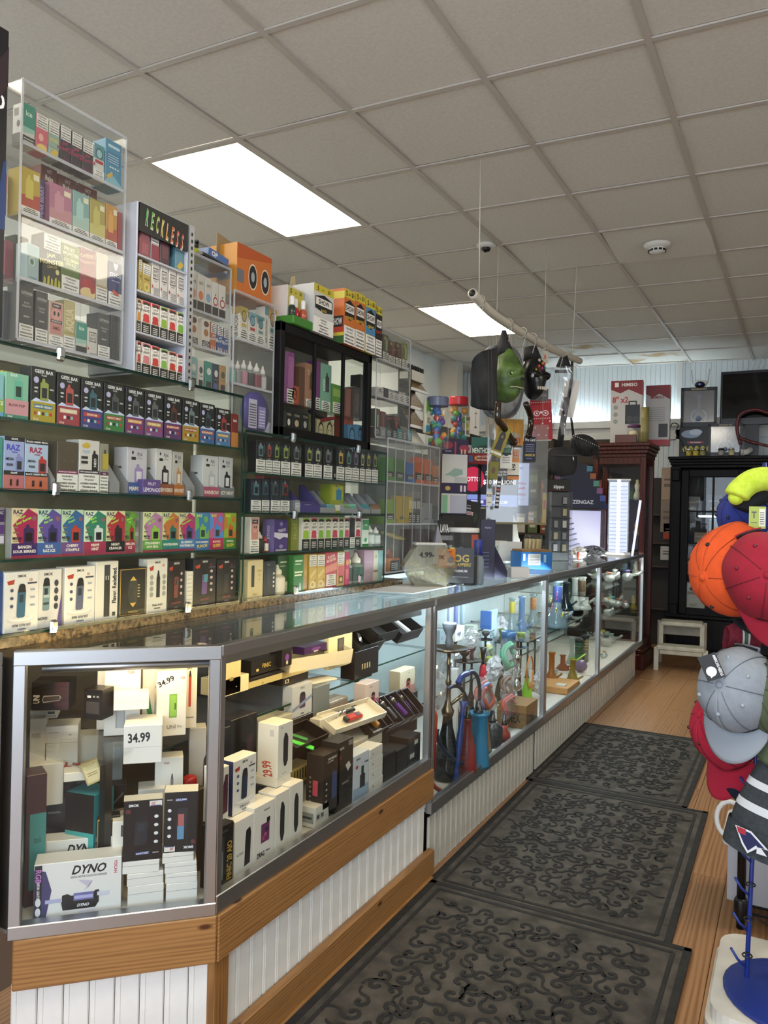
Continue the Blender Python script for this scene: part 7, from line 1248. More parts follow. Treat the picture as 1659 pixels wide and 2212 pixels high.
for k in range(5): MB().box((.042,w_*(.08+.075*k),H2-.03-(H2-H)*.17*k),(.004,.05,.05),mat(('#4a86a0','#a0603a','#5a9a8a','#8a5a8a','#4a5a9a')[k],.4)).build('torch_picture',t)
# LED tower
LED =lamp_mat(.55,(.55,.6,1,1)); p =onX(1335,1150,-1.36); p.z =ZT; t =thing('light_tower','glowing white and violet revolving showcase tower','display rack',(p.x,p.y,ZT),.25); H =onX(1335,1036,p.x).z-ZT; w_ =vw(48,p); t.rotation_euler.z =facing(p,.0)-RZ
for s in (-1,1): MB().box((s*w_*.28,0,H/2),(.006,w_*.9,H),ACRYL).build('clear_wall',t)
MB().box((0,0,.01),(w_*.8,w_*1.1,.02),WHITE).build('foot',t); MB().box((0,0,H),(w_*.7,w_,.012),WHITE).build('cap',t); MB().box((w_*.30,0,H/2),(.02,.03,H),mat('#e4e4ec',.4,emit=.6)).build('front_bar',t); MB().box((-w_*.3,0,H/2),(.006,w_*.8,H*.95),LED).build('lit_back',t)
m =MB()
for k in range(18):
    for s in (-1,1): m.box((0,s*w_*.22,H*(.06+.05*k)),(.05,w_*.3,.006),mat('#8890b0',.3,.6),X=None)
o =m.build('small_goods',t); MB().box((w_*.3,w_*.62,H*.38),(.02,.02,H*.75),LED,X=Matrix.Rotation(-.12,4,'X')).build('led_strip',t)
p =top(1295,1205); crumple('silver grey bag spilling over the far counter',(p.x-.05,p.y,ZT),.30,.09,11,ma=mat('#8f9098',.2,.7),d=.16,nm='foil_bag'); p =top(1258,1208); crumple('white wrapping beside the lighter tower',(p.x-.03,p.y,ZT),.16,.09,12,ma=mat('#d0d0cc',.4),d=.10,nm='wrapping')
p =top(1247,1212); t =thing('red_lighter','small clear stand with a red lighter on the counter','lighter',(p.x+.005,p.y,ZT)); MB().box((0,0,.005),(.05,.08,.01),WHITE,.002).build('stand',t); MB().box((0,0,.04),(.012,.03,.06),mat('#b0201c',.3),.005).build('lighter_body',t); MB().box((0,.03,.045),(.02,.02,.08),ACRYL).build('clear_holder',t)
p =top(1370,1192); t =thing('black_tool','small black hand tool lying at the counter end','tool',(p.x-.03,p.y,ZT),.8); MB().tube([(-.06,0,.012),(.05,0,.012)],[.006,.009],BLACK,8).build('shaft',t); MB().ball((.06,0,.016),(.022,.016,.015),BLACK,10,6).build('head',t)
p =top(840,1276); tag(MB().prism([(-.14,-.2),(.16,-.16),(.16,.28),(-.1,.30),(-.13,.1)],0,.001,mat('#e2e6e8',.5)).build('paper_sheet',None,(p.x-.03,p.y+.12,ZT+.0005)),'loose white paper sheet on the glass counter top','paper')
# black boxes behind jars
XB =-1.60
o =fv(975,1030,1080,1148,XB,'black energy shot carton tilted behind the wrap jar','#121212',[T('ENERGIZED',.45,.6,.09,'#a83a4a',.6),R(.18,.54,.72,.66,'#d0c0c4'),T('ENERGIZED',.45,.60,.08,'#8a2f3a',.5),T('Makes you',.4,.84,.06,'#ccc',.5),T('feel alert',.42,.76,.06,'#ccc',.5),E(.85,.5,.09,.16,'#22341f'),T('GY',.35,.16,.22,'#6a6a6a',.3)],d=.08,nm='energy_carton'); o.rotation_euler.y =.18; eb =o.location.copy(); tag(MB().box((0,0,(eb.z-ZT)/2),(.14,.14,eb.z-ZT),mat('#1f1a17',.5),.003).build('storage_carton',None,(eb.x-.03,eb.y+.03,ZT)),'dark carton the energy shot carton rests on','box')
fv(945,982,1124,1180,-1.52,'grey lettered lighter sign card on the counter','#1d1c1a',[T('LAVA',.38,.86,.14,'#d8d4cc',.5),T('CLICK',.78,.84,.08,'#d8d4cc',.36),R(.1,.66,.9,.74,'#777'),[R(.1+.28*k,.36,.32+.28*k,.58,'#8a8a86') for k in range(3)],P([(0,0),(.4,.0),(.0,.4)],'#c89a2a')],z=ZT,d=.01,nm='sign_card',cat='sign')
t =thing('paper_cone','grey and yellow folded card cone beside the hexagon jar','card',(-1.52,onX(945,1170,-1.52).y,ZT)); MB().lathe([(.05,0),(.05,.10),(0,.27)],mat('#8a8890',.6),4,smooth=False).build('grey_cone',t); MB().lathe([(.03,0),(.03,.08),(0,.2)],mat('#c8982a',.6),4,(0,.05,0),smooth=False).build('yellow_cone',t)
fv(1000,1034,1150,1240,-1.47,'dark storage box with a red flap behind the wrap jar','#191613',[R(.5,.6,.95,.95,'#c8482a')],z=ZT,d=.08,nm='storage_box')
# indigo product stand with photo
o =fv(950,1010,948,1112,-1.60,'indigo framed product stand with a pale product picture','#1d1636',[R(.02,.02,.98,.98,'#c9c6be'),R(0,.80,1,1,'#221a3e'),R(0,.28,1,.42,'#221a3e'),E(.22,.92,.2,.05,'#8a2a44'),E(.85,.88,.2,.05,'#8a2a44'),R(.48,.80,.54,.97,'#a03040'),R(.72,.81,.78,.87,'#d0a07a'),R(.85,.81,.91,.87,'#d0a07a'),T('disposable',.24,.84,.02,'#b8b4d0',.34),P([(.1,.52),(.3,.56),(.5,.62),(.8,.60),(.82,.54),(.5,.50),(.3,.52)],'#8fa89a'),R(.5,.42,.95,.5,'#b0b0ac'),E(.25,.35,.1,.03,'#c09a4a'),R(.72,.31,.8,.39,'#d0c0c0'),R(.86,.31,.94,.39,'#d0c0c0'),R(.05,.02,.25,.26,'#7fae8a'),R(.35,.02,.98,.26,'#a8a8b4')],d=.24,nm='product_stand',cat='display',side=[R(0,0,1,1,'#3a3434')])
eb =o.location.copy(); tag(MB().box((0,0,(eb.z-ZT)/2),(.16,.16,eb.z-ZT),mat('#1b1714',.5),.003).build('plinth_box',None,(eb.x-.03,eb.y+.06,ZT),o.rotation_euler.z),'dark box the indigo product stand rests on','box')
# toy jars on top of the divided rack
zj =Z8[3]+.001
for k,(px,c_,w2,lb) in enumerate(((945,'#5a6078',50,'big clear jar of coloured toys with a slate blue lid'),(990,'#b8242c',44,'big clear jar of coloured toys with a red lid'))):
    X =(-1.59,-1.67)[k]; y_ =onX(px,900,X).y; zj =(Z8[3]+.001,onX(980,948,-1.6).z+.001)[k]; rr =vw(w2/2,(X,y_,zj)); H =onX(px,858,X).z-zj; t =thing('toy_jar',lb,'jar',(X,y_,zj))
    MB().lathe([(rr*.95,0),(rr,.01),(rr,H*.72),(rr*.85,H*.80),(rr*.85,H*.83)],ACRYL,22).build('jar_wall',t); MB().lathe([(rr*.93,H*.82),(rr*.95,H*.83),(rr*.95,H*.98),(rr*.9,H)],mat(c_,.35),24,smooth=False).build('lid',t); r_ =random.Random(k+40)
    m =MB()
    for j in range(34): a =r_.uniform(0,6.3); d =r_.uniform(0,rr*.72); m.ball((d*cos(a),d*sin(a),.03+r_.random()*H*.66),r_.uniform(.012,.022),mat(('#2f5a9a','#a83a2c','#5f9a3a','#c88a2a','#5a3f86','#2f8a8a')[j % 6],.4),7,5)
    m.build('toys',t)['kind'] ='stuff'
    if k: print_into(MB().box((0,.001,H*.36),(rr*1.2,.002,H*.45),mat('#d0cfbc',.5)),[T('$2.99',.5,.84,.16,'#22221f',.8),E(.4,.5,.3,.14,'#a8a83a'),[R(.2+.06*i,.08,.23+.06*i,.3,'#333') for i in range(10)]],rr*1.2,H*.45,-.0005,v0=H*.135).build('label',t,(rr+.001,0,0),RZ)
t =thing('drink_pouch','tall colourful lettered pack standing by the toy jar','pack',(-1.62,onX(925,920,-1.62).y,zj)); print_into(MB().box((0,.01,.08),(.05,.02,.16),mat('#c9c6b0',.35),.006),[P([(0,.6),(1,.7),(1,1),(0,1)],'#6fae3a'),R(.2,.3,.95,.7,'#d8d4bc'),T('1UD',.55,.4,.18,'#22221f',.7),R(0,0,1,.25,'#3a8ab0'),P([(0,0),(1,0),(1,.1)],'#c8b02a')],.05,.16).build('pouch',t,rz=RZ)
# ================================================================== the hanging pipe and what hangs from it
XH =-1.38
t =thing('hanging_pipe','sagging white plastic pipe hung from the ceiling by strings','pipe',tuple(onX(1130,720,XH))); off =-Vector(t.location)
bar_ =[onX(x,y,XH) for x,y in ((1020,633),(1060,674),(1110,708),(1160,738),(1205,760),(1252,780))]
MB().tube([p+off for p in smooth(bar_,6)],.023,mat('#cfc9ba',.45),12).build('tube',t); MB().lathe([(.017,-.002),(.017,.004)],DARK,12,X=Matrix.Translation(bar_[0]+off) @ (bar_[0]-bar_[1]).to_track_quat('Z','Y').to_matrix().to_4x4()).build('open_end',t)
STR =mat('#c9c4b6',.7)
for a,b in ((ceilpt(1038,338),onX(1035,645,XH)),(ceilpt(1246,572),onX(1236,772,XH))): MB().tube([a+off,b+off],.0025,STR,5).build('string',t)
for px,py in ((1036,650),(1098,700),(1128,718),(1150,730),(1172,745),(1210,762)):
    c =onX(px,py,XH)+off; MB().tube([c+Vector((.028*cos(a),0,.028*sin(a))) for a in [2*pi*i/12 for i in range(13)]]+[c+Vector((0,0,-.10))],.002,STR,5).build('tie',t)
def cloth(f,ma,nm,parent,n=14): return MB().grid(f,n,n,ma).build(nm,parent)
# green mask with black hood
BLK =nmat('black_cloth','#131314','#262628',12,.75,bump=.2); GRN =nmat('green_rubber','#3c5020','#55702c',18,.5,bump=.5,bscale=22)
p =onX(1094,815,XH); hgt =vw(118,p); t =thing('rubber_mask','green wrinkled rubber monster mask under a black hood','mask',tuple(p)); D =(CR*.50-CF*.86); D.z =0; D.normalize(); t.rotation_euler.z =math.atan2(D.y,D.x)
def head(u,v):
    a =2*pi*(u-.5); b =pi*(v-.5); x =cos(b)*cos(a); y =cos(b)*sin(a); z =sin(b); s =hgt/2
    fx =max(0,x); nose =.42*math.exp(-((y/.20)**2+((z+.12)/.16)**2))*fx; brow =.16*math.exp(-((z-.22)/.10)**2)*fx; mouth =-.10*math.exp(-((z+.42)/.05)**2)*fx*math.exp(-(y/.4)**2); chin =.18*math.exp(-((y/.25)**2+((z+.70)/.18)**2))*fx
    w =.62 if z < 0 else .62*(1-.45*z*z); eye =-.14*(math.exp(-(((y-.30)/.15)**2+((z-.06)/.10)**2))+math.exp(-(((y+.30)/.15)**2+((z-.06)/.10)**2)))*fx
    return (s*(x*.62+nose+brow+mouth+chin+eye+.015*sin(22*z+5*y)),s*y*w,s*z*(1.0+.06*z))
MB().grid(head,36,30,GRN).build('face',t); s =hgt/2
for q in (-1,1): MB().ball((s*.49,q*s*.19,s*.07),(s*.07,s*.11,s*.07),mat('#0d0d0d',.4),10,6).build('eye_socket',t); MB().ball((s*.54,q*s*.19,s*.07),(s*.03,s*.05,s*.035),mat('#c9c6a8',.3),8,6).build('eye',t)
MB().ball((s*.92,0,-s*.16),(s*.08,s*.10,s*.06),mat('#1c2412',.5),8,6).build('nostrils',t)
MB().tube([(s*.62,y*s*.1,-s*.43-.02*abs(y)*s*.4) for y in (-3,-2,-1,0,1,2,3)],s*.025,mat('#a8a890',.5),6).build('mouth',t)
MB().tube([(-s*.1,0,s*.8),(-s*.2,0,s*1.3),(-s*.2,0,s*1.75)],[.05,.03,.012],BLK,8).build('hood_tip',t); MB().ball((-s*.40,0,s*.05),(s*.45,s*.60,s*.95),BLK,16,10).build('hood',t)
# grey rounded bag behind
p =onX(1082,825,XH-.14); t =thing('grey_backpack','shiny grey oval shell bag hanging behind the green mask','bag',tuple(p),facing(p,.25)); w_ =vw(98,p); h_ =vw(160,p)
def shell(u,v): a =2*pi*u; b =pi*(v-.5); e =lambda c: math.copysign(abs(c)**.7,c); return (w_/2*max(0,cos(b))**.6*e(cos(a)),.05*max(0,cos(b))**.8*e(sin(a)),h_/2*math.copysign(abs(sin(b))**.8,sin(b)))
MB().grid(shell,28,16,mat('#8f9196',.25,.4)).build('shell',t)
MB().tube([(w_*.48*cos(a),-.03,h_*.48*sin(a)) for a in [2*pi*i/30 for i in range(31)]],.008,mat('#5a5c60',.3,.5),8).build('rim',t)
# dark sheet left of mask
p =onX(1046,815,XH-.05); t =thing('black_cape','stiff black cape spreading beside the green mask','cape',tuple(p),facing(p,.1)); w_ =vw(56,p); h_ =vw(134,p)
def cape(u,v):
    e =math.sqrt(max(0,1-(1-u)**2.2)) if v > .6 else 1; vv =v if v < .6 else .6+(v-.6)*(.35+.65*math.sqrt(u)); return ((u-.5)*w_*(1.0)+.02*w_*sin(9*v),.03*sin(5*u+3*v)-.05*(u-.5)**2,(vv-.5)*h_-.10*h_*(u-.3)*(1-v))
o =MB().grid(cape,14,16,BLK).build('cloth',t); md =o.modifiers.new('s','SOLIDIFY'); md.thickness =.003
def glasspipe(label,pts,X,nm='tube_pipe',col='#4a3420',rr=(.014,.016,.018)):
    P_ =[onX(x,y,X) for x,y in pts]; t =thing(nm,label,'pipe',tuple(P_[-1])); o_ =-Vector(P_[-1]); g =tintglass(col,.35,.12)
    MB().tube([q+o_ for q in smooth(P_,6)],.017,g,10).build('tube',t); MB().tube([P_[-1]+o_,P_[-2].lerp(P_[-1],.9)+o_],.021,mat('#241a12',.2),10).build('lip',t); return t
glasspipe('brown glass tube bent like a pistol under the green mask',((1076,868),(1075,905),(1086,920),(1110,957)),XH+.06); glasspipe('dark brown bent glass tube under the skull mask',((1136,872),(1147,905),(1142,945)),XH+.02,col='#3a2018')
# skull mask
p =onX(1152,815,XH); t =thing('skull_mask','black skull mask with painted flowers and goggles','mask',tuple(p)); t.rotation_euler.z =math.atan2(D.y,D.x); s =vw(88,p)/2; BM =mat('#121113',.3)
def sk(u,v):
    a =2*pi*(u-.5); b =pi*(v-.5); x,y,z =cos(b)*cos(a),cos(b)*sin(a),sin(b); jaw =.2*math.exp(-((z+.7)/.25)**2)*max(0,x); return (s*(.66*x+jaw+.1*max(0,x)*math.exp(-((z+.2)/.2)**2)),s*.58*y*(1-.25*max(0,-z)),s*z*1.12)
MB().grid(sk,26,20,BM).build('skull',t)
MB().tube([(s*.5,s*(-.5+.1*i),s*(.02+.04*sin(i))) for i in range(11)],s*.20,mat('#0a0a0c',.1),8).build('goggles',t)
for k,(y,z,c_) in enumerate(((-.2,.45,'#b8482f'),(.1,.6,'#c87a2a'),(.3,.4,'#2f8a7a'),(-.35,.25,'#c8a02a'),(.0,.35,'#b0306a'),(.35,.62,'#a83a2a'),(-.1,.75,'#d0c8b0'))):
    x =math.sqrt(max(0.05,.44-(y*1.1)**2*.9))*.98; MB().prism([((s*.09 if i % 2 else s*.045)*cos(i*pi/5),(s*.09 if i % 2 else s*.045)*sin(i*pi/5)) for i in range(10)],0,.004,mat(c_,.5),Matrix.Translation((s*x*math.sqrt(max(.1,1-z*z*.7)),s*y*.8,s*z)) @ Matrix.Rotation(pi/2,4,'Y') @ Matrix.Rotation(k,4,'Z')).build('painted_flower',t)
MB().lathe([(s*.12,0),(s*.12,.01),(.0,.014)],mat('#c8c8c4',.3),12,X=Matrix.Translation((s*.5,-s*.42,-s*.02)) @ Matrix.Rotation(pi/2,4,'X')).build('goggle_disc',t)
for i in range(6): MB().box((s*(.74-.03*abs(i-2.5)),s*(-.25+.1*i),-s*.62),(s*.06,s*.075,s*.16),mat('#c9c2b0',.4),.002).build('tooth',t)
MB().tube([(-s*.1,0,s*.9),(-s*.15,-s*.1,s*1.5)],[s*.45,s*.3],BLK,10).build('cloth_top',t)
# bandana
def hung(x0,x1,yt,yb,X,label,col,els,nm='hang_tag',cat='tag',skew=.15,d=.0015,tilt=0.,**kw):
    o =fv(x0,x1,yt,yb,X,label,col,els,nm=nm,cat=cat,skew=skew,d=d,rough=.6,**kw)
    if tilt: o.rotation_euler.y =tilt
    h_ =o.data.vertices and max(v.co.z for v in o.data.vertices); q0 =Vector(o.location)
    if X > -1.6:
        b0,b1 =max(((u_,v_) for u_,v_ in zip(bar_,bar_[1:])),key=lambda e: -abs((e[0].y+e[1].y)/2-q0.y)); f_ =min(1,max(0,(q0.y-b0.y)/(b1.y-b0.y))); bp =b0.lerp(b1,f_); iv =(Matrix.Translation(o.location) @ o.rotation_euler.to_matrix().to_4x4()).inverted()
        if nm != 'bandana': MB().tube([(0,d/2,h_-.003),iv @ bp],.0006,mat('#4a4642',.7),4).build('string',o)
    else: MB().tube([(0,d,.004),(0,d,1.4-q0.z)],.006,STEELD,6).build('stand_rod',o)
    return o
pais =[[P([(a-.05,b),(a,b-.02),(a+.05,b+.01),(a,b+.03)],'#dcd0d0') for a,b in ((.2,.3),(.55,.4),(.8,.28),(.35,.12),(.7,.1),(.9,.45))],[E(.3+.4*k,.66,.15,.07,'#dcd0d0') for k in range(2)],[E(.3+.4*k,.66,.11,.05,'#9a1420') for k in range(2)],E(.5,.68,.06,.03,'#dcd0d0'),[R(.05+.1*k,.52,.1+.1*k,.54,'#dcd0d0') for k in range(9)],[R(.05+.1*k,.92,.1+.1*k,.94,'#dcd0d0') for k in range(9)],[E(.3+.4*k,.66,.05,.025,'#dcd0d0') for k in range(2)]]
hung(1148,1194,862,950,XH-.02,'red paisley bandana folded under a grey header card','#9a1420',pais,'bandana','bandana',tilt=-.06); hung(1150,1184,840,866,XH-.02,'grey header card clipped over the red bandana','#57565a',[T('BANDANA',.5,.5,.3,'#8a8a8c',.8)],'header_card','card')
p =onX(1214,940,XH); t =thing('clear_bag','clear plastic bag with a white stick card hanging from the pipe end','bag',tuple(p),facing(p,.1)); w_ =vw(50,p); h_ =vw(148,p)
MB().grid(lambda u,v: ((u-.5)*w_*(1-.45*(1-v))+.012*sin(9*v),-.02*sin(pi*u)+.012*sin(14*v+6*u),v*h_),12,16,BAG).build('bag',t); MB().box((.0,.01,h_*.55),(w_*.62,.002,h_*.55),mat('#d0ccc6',.5),X=Matrix.Rotation(.18,4,'Y')).build('card_insert',t); MB().tube([(w_*.36,.012,h_*.82),(w_*.1,.012,h_*.2),(-w_*.1,.01,-h_*.35)],.012,BLK,8).build('black_strap',t); MB().box((0,0,h_*.93),(w_*.72,.006,.02),mat('#2a2a2c',.4)).build('zip_edge',t); MB().tube([(0,0,h_),(0,.0,h_*1.18)],[.05,.02],BLK,8).build('black_loop',t)
p =onX(1212,1030,XH); t =thing('belt_bag','black zipped belt bag hanging above the lighter tower','bag',tuple(p),facing(p,.25)); w_ =vw(66,p); h_ =vw(66,p)
MB().grid(lambda u,v: (w_/2*math.copysign(abs(cos(2*pi*u))**.6,cos(2*pi*u))*max(0,cos(pi*(v-.5)))**.16,.06*math.copysign(abs(sin(2*pi*u))**.6,sin(2*pi*u))*max(0,cos(pi*(v-.5)))**.3,h_*v),24,12,BLK).build('pouch',t); MB().box((0,-.062,h_*.68),(w_*.8,.004,.008),mat('#3a3a3c',.3,.6)).build('zip',t); MB().tube([(w_*.3,-.064,h_*.66),(w_*.3,-.066,h_*.5)],.006,CHROME,6).build('zip_pull',t); MB().tube([(-w_*.1,0,h_),(-w_*.05,0,h_*1.5),(.02,0,h_*2.6)],.014,BLK,8).build('strap',t)
p =onX(1262,962,XH); t =thing('fringed_purse','black fringed purse with metal studs hanging past the belt bag','bag',tuple(p),facing(p,.1)); w_ =vw(64,p)
MB().ball((0,0,0),(w_/2,.06,w_*.36),BLK,16,10,Matrix.Rotation(.4,4,'Y')).build('body',t); r_ =random.Random(4); m =MB()
for k in range(30): a =r_.uniform(-.5,.5); m.tube([(a*w_*.9,-.05,-a*w_*.35),(a*w_*.9+.02,-.07,-a*w_*.35-.05-r_.random()*.05)],.003,BLK,4)
m.build('fringe',t); m =MB()
for k in range(14): a =k/13-.5; m.ball((a*w_*.9,-.055,-a*w_*.4+.03),.005,CHROME,6,4)
m.build('studs',t); MB().tube([Vector((-w_*.35,0,w_*.25)),Vector((-w_*.45,0,w_*.9)),Matrix.Rotation(-facing(p,.1),3,'Z') @ (onX(1236,772,XH)-p)],.010,BLK,6).build('strap',t)
hung(1172,1184,757,785,XH,'small pink and beige tag on the pipe','#b8ae9a',[E(.4,.5,.2,.2,'#b85a4a')]); hung(1072,1130,905,962,XH-.1,'orange card with faded photo behind the tags','#c08a2f',[E(.6,.3,.3,.2,'#a89c86'),R(.6,.0,.95,.3,'#c07a3a'),T('21',.78,.2,.2,'#a8502a',.3)],'poster_card','card')
hung(1056,1082,915,985,XH+.02,'yellow tag with a dark long-haired figure','#8a7c24',[E(.5,.62,.26,.2,'#1d1a14'),E(.5,.6,.12,.1,'#7a5a34'),P([(.2,.2),(.8,.2),(.7,.6),(.3,.6)],'#22201a'),R(.05,.06,.95,.14,'#d0ccc0')],tilt=.35); hung(1080,1106,938,1012,XH+.02,'white oval tag with a green arch and dark letters','#d6d2c8',[R(0,0,1,1,'#d6d2c8'),E(.5,.66,.46,.30,'#1f3f34'),E(.5,.66,.38,.25,'#4f7a6a'),T('CLEAR',.5,.66,.10,'#e0e0d8',.8),R(.08,.40,.92,.46,'#1c2420'),[R(.2,.16+.07*k,.8,.19+.07*k,'#888') for k in range(3)]])
hung(1131,1157,943,997,XH-.0,'navy notice with white and yellow print','#181c30',[T('We Card',.5,.88,.13,'#dcdcd8',.86),[R(.15,.4+.09*k,.85,.43+.09*k,'#7a80a0') for k in range(4)],T('UNDER 30',.5,.26,.10,'#c8b04a',.8),R(.2,.1,.7,.15,'#4a5a9a')],'notice_card','notice'); hung(1092,1122,970,990,XH-.06,'peach sign with faded capital letters','#c09a80',[T('DALL',.55,.5,.5,'#b86a50',.7)],'small_sign','sign')
hung(1096,1121,990,1036,XH+.02,'white tag with orange ends and a square letter','#d4cec0',[R(0,.82,1,1,'#c87a2f'),R(0,0,1,.16,'#c87a2f'),R(.34,.44,.66,.72,'#22201e'),T('D',.5,.58,.18,'#d4cec0',.3),R(.0,.16,1,.22,'#2a2624')]); hung(1053,1074,997,1035,XH+.03,'crumpled yellow green pouch on a string','#6f6a20',[E(.5,.5,.2,.18,'#5a3a22')],'pouch','pouch',d=.012,tilt=.1)
hung(1068,1077,1030,1098,XH+.03,'black strip of small white stickers','#17161a',[[R(.1,.08+.12*k,.9,.15+.12*k,'#c9c6c0' if k != 4 else '#b8482a') for k in range(7)]],'sticker_strip','strip',tilt=.08); hung(1050,1063,1063,1092,XH+.03,'white upright tag with black letters','#d0ccb8',[T('ROSE',.5,.75,.2,'#22221f',.8),R(.2,.2,.8,.25,'#777')]); hung(1171,1179,1068,1132,XH-.1,'yellow lighter stick hanging by the lighter tower','#b8a02a',[R(.2,.5,.8,.8,'#a83a2a')],'lighter_stick','lighter',d=.012); hung(1141,1153,1106,1130,XH-.06,'tan price tag on the clear panel','#c0803a',[R(.05,.3,.95,.95,'#d6d2c6'),T('4.22',.5,.65,.25,'#22221f',.8)])
p =onX(1115,1132,XH-.08); t =thing('clear_screen','scuffed clear counter screen hanging over the register','screen',tuple(p),facing(p,.05)); w_ =vw(128,p); h_ =vw(215,p); MB().box((0,0,h_/2),(w_,.004,h_),glassmat('scuffed_screen',(.9,.9,.88,1),.06,.9,.05,.14,(.5,.49,.46,1))).build('sheet',t); MB().box((0,0,.004),(w_,.012,.012),mat('#6a6238',.5)).build('lower_channel',t); MB().box((-w_/2,0,h_/2),(.006,.006,h_),FROST).build('edge',t)
for s_ in (-.4,.4): MB().tube([(s_*w_,0,h_),(s_*w_,0,h_+(2.95-(p.z+h_)))],.0012,STR,4).build('string',t)
# lottery screen behind
XS =-1.95; p =onX(1062,1096,XS); t =thing('lottery_screen','lit lottery screen with red ball and jackpot text behind the register','screen',tuple(p),facing(p)); w_ =vw(112,p); h_ =vw(104,p)
MB().box((0,.02,h_/2),(w_,.04,h_),BLACK,.004).build('casing',t)
m =MB(); EM ={}
def lit(h,e): return mat(h,.4,emit=e)
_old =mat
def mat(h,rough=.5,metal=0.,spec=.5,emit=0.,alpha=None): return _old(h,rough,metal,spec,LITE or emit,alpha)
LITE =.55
print_into(m,[R(.01,.01,.99,.99,'#101018'),R(.01,.02,.99,.26,'#7a8ac8'),R(.0,.05,.4,.16,'#4a3a90'),R(.1,.08,.34,.14,'#c8d0f0'),R(.5,.08,.8,.14,'#c8d0f0'),T('$49,321',.22,.11,.04,'#3a4a90',.2),T('$328,100',.65,.11,.04,'#3a4a90',.26),E(.13,.58,.22,.26,'#b01a3c'),T('LOTTO',.12,.58,.10,'#e8e0e8',.3),T('ADD POWER TO FEATURE',.62,.74,.04,'#d8d8e0',.5),T('FOR A CHANCE TO WIN',.62,.68,.04,'#d8d8e0',.5),T('$10 MILLION!',.64,.52,.11,'#f0f0f4',.62)],w_,h_); m.build('display',t)
o =hung(1098,1141,1000,1092,XS+.02,'pale blue jackpot notice sheet beside the lit screen','#aebbe0',[T('POWER',.45,.88,.05,'#4a5a8a',.6),T('$215 Million',.5,.52,.07,'#9a6a80',.7),T('Megaball',.5,.40,.08,'#a83a4a',.5,4),T('$1.3 Million',.5,.26,.07,'#9a6a80',.7),R(.2,.14,.8,.15,'#8a90b0')],'notice_sheet','notice',skew=0)  # paper sheet with a glow put into its body and print colours
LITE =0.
hung(1018,1060,944,982,XS+.05,'dark green menthol cigarette sign','#123a34',[P([(0,.4),(1,.6),(1,1),(0,1)],'#1f5a50'),T('MENTHOL',.5,.22,.34,'#d0e0d8',.9),R(0,.0,1,.04,'#b8b8a8')],'menthol_sign','sign',skew=0,d=.01); hung(1008,1062,979,1003,XS+.06,'red shelf strip with small white print and a key','#7a1418',[R(.08,.2,.24,.8,'#2a5a8a'),T('NEW LOTTERY',.66,.7,.18,'#d8c8b8',.5),T('NEW PRODUCT',.66,.4,.18,'#d8c8b8',.5),E(.36,.55,.05,.2,'#c8882a')],'shelf_strip','sign',skew=0,d=.02)
t =thing('back_bar','dark back-bar shelving behind the register','shelf',(-2.15,4.9,0)); MB().box((.05,0,.7),(.35,1.9,1.4),mat('#241d19',.6),.004).build('lower_carcass',t); MB().box((-.1,.0,1.58),(.04,1.9,.36),mat('#2b2420',.6)).build('upright_board',t); zs_ =onX(1024,945,-2.1).z; MB().box((0,0,zs_-.01),(.25,1.9,.02),mat('#2b2420',.6)).build('upper_shelf',t)
fv(1012,1036,872,945,-2.1,'white carton with a tall slim tube drawing','#d4d2cc',[R(.6,.3,.64,.8,'#6a6a70'),R(.5,.7,.74,.73,'#6a6a70'),R(.52,.28,.72,.33,'#44444a')],d=.08,side=[R(0,0,1,1,'#2a2826')],nm='tube_carton')
# ================================================================== cherry curio cabinet, hutch and back-wall goods
CHER =woodmat('cherry','#3a150d','#571f12',sc=(6,6,.8),rough=.3,rings=1.2,dr='X',spec=.3); ESP =woodmat('espresso','#0e0b0b','#181212',sc=(6,6,.8),rough=.5,rings=1.2,dr='X',spec=.18)
t =thing('curio_cabinet','tall cherry wood glass cabinet with a stepped crown','cabinet',(-1.425,7.46,0)); W2,D2 =.235,.23
for a,b in ((-1,-1),(1,-1),(-1,1),(1,1)): MB().box((a*(W2-.025),b*(D2-.025),1.0),(.05,.05,1.86),CHER,.004).build('post',t)
for k in range(4): e =.012*k; MB().box((0,0,1.925+.033*k),((W2+e)*2+.01,(D2+e)*2+.01,.034),CHER,.006).build('crown_step',t)
MB().box((0,0,.07),(W2*2+.05,D2*2+.05,.14),CHER,.008).build('plinth',t); MB().box((0,0,.16),(W2*2+.02,D2*2+.02,.04),CHER,.008).build('plinth_moulding',t)
for s in (-1,1):
    for z,h_ in ((1.88,.06),(.22,.08)): MB().box((0,s*(D2-.02),z),(W2*2-.102,.03,h_),CHER).build('door_rail',t); MB().box((s*(W2-.02),0,z),(.03,D2*2-.102,h_),CHER).build('side_rail',t)
MB().box((0,-D2+.02,1.05),(W2*2-.1,.004,1.6),GLASS).build('front_pane',t); MB().box((W2-.02,0,1.05),(.004,D2*2-.1,1.6),GLASS).build('side_pane',t)
for z in (.5,.85,1.2,1.52): MB().box((0,0,z),(W2*2-.07,D2*2-.07,.006),GLASS).build('shelf',t)
MB().box((0,D2-.03,1.05),(W2*2-.1,.01,1.6),mat('#2a1712',.5)).build('back_panel',t)
r_ =random.Random(31)
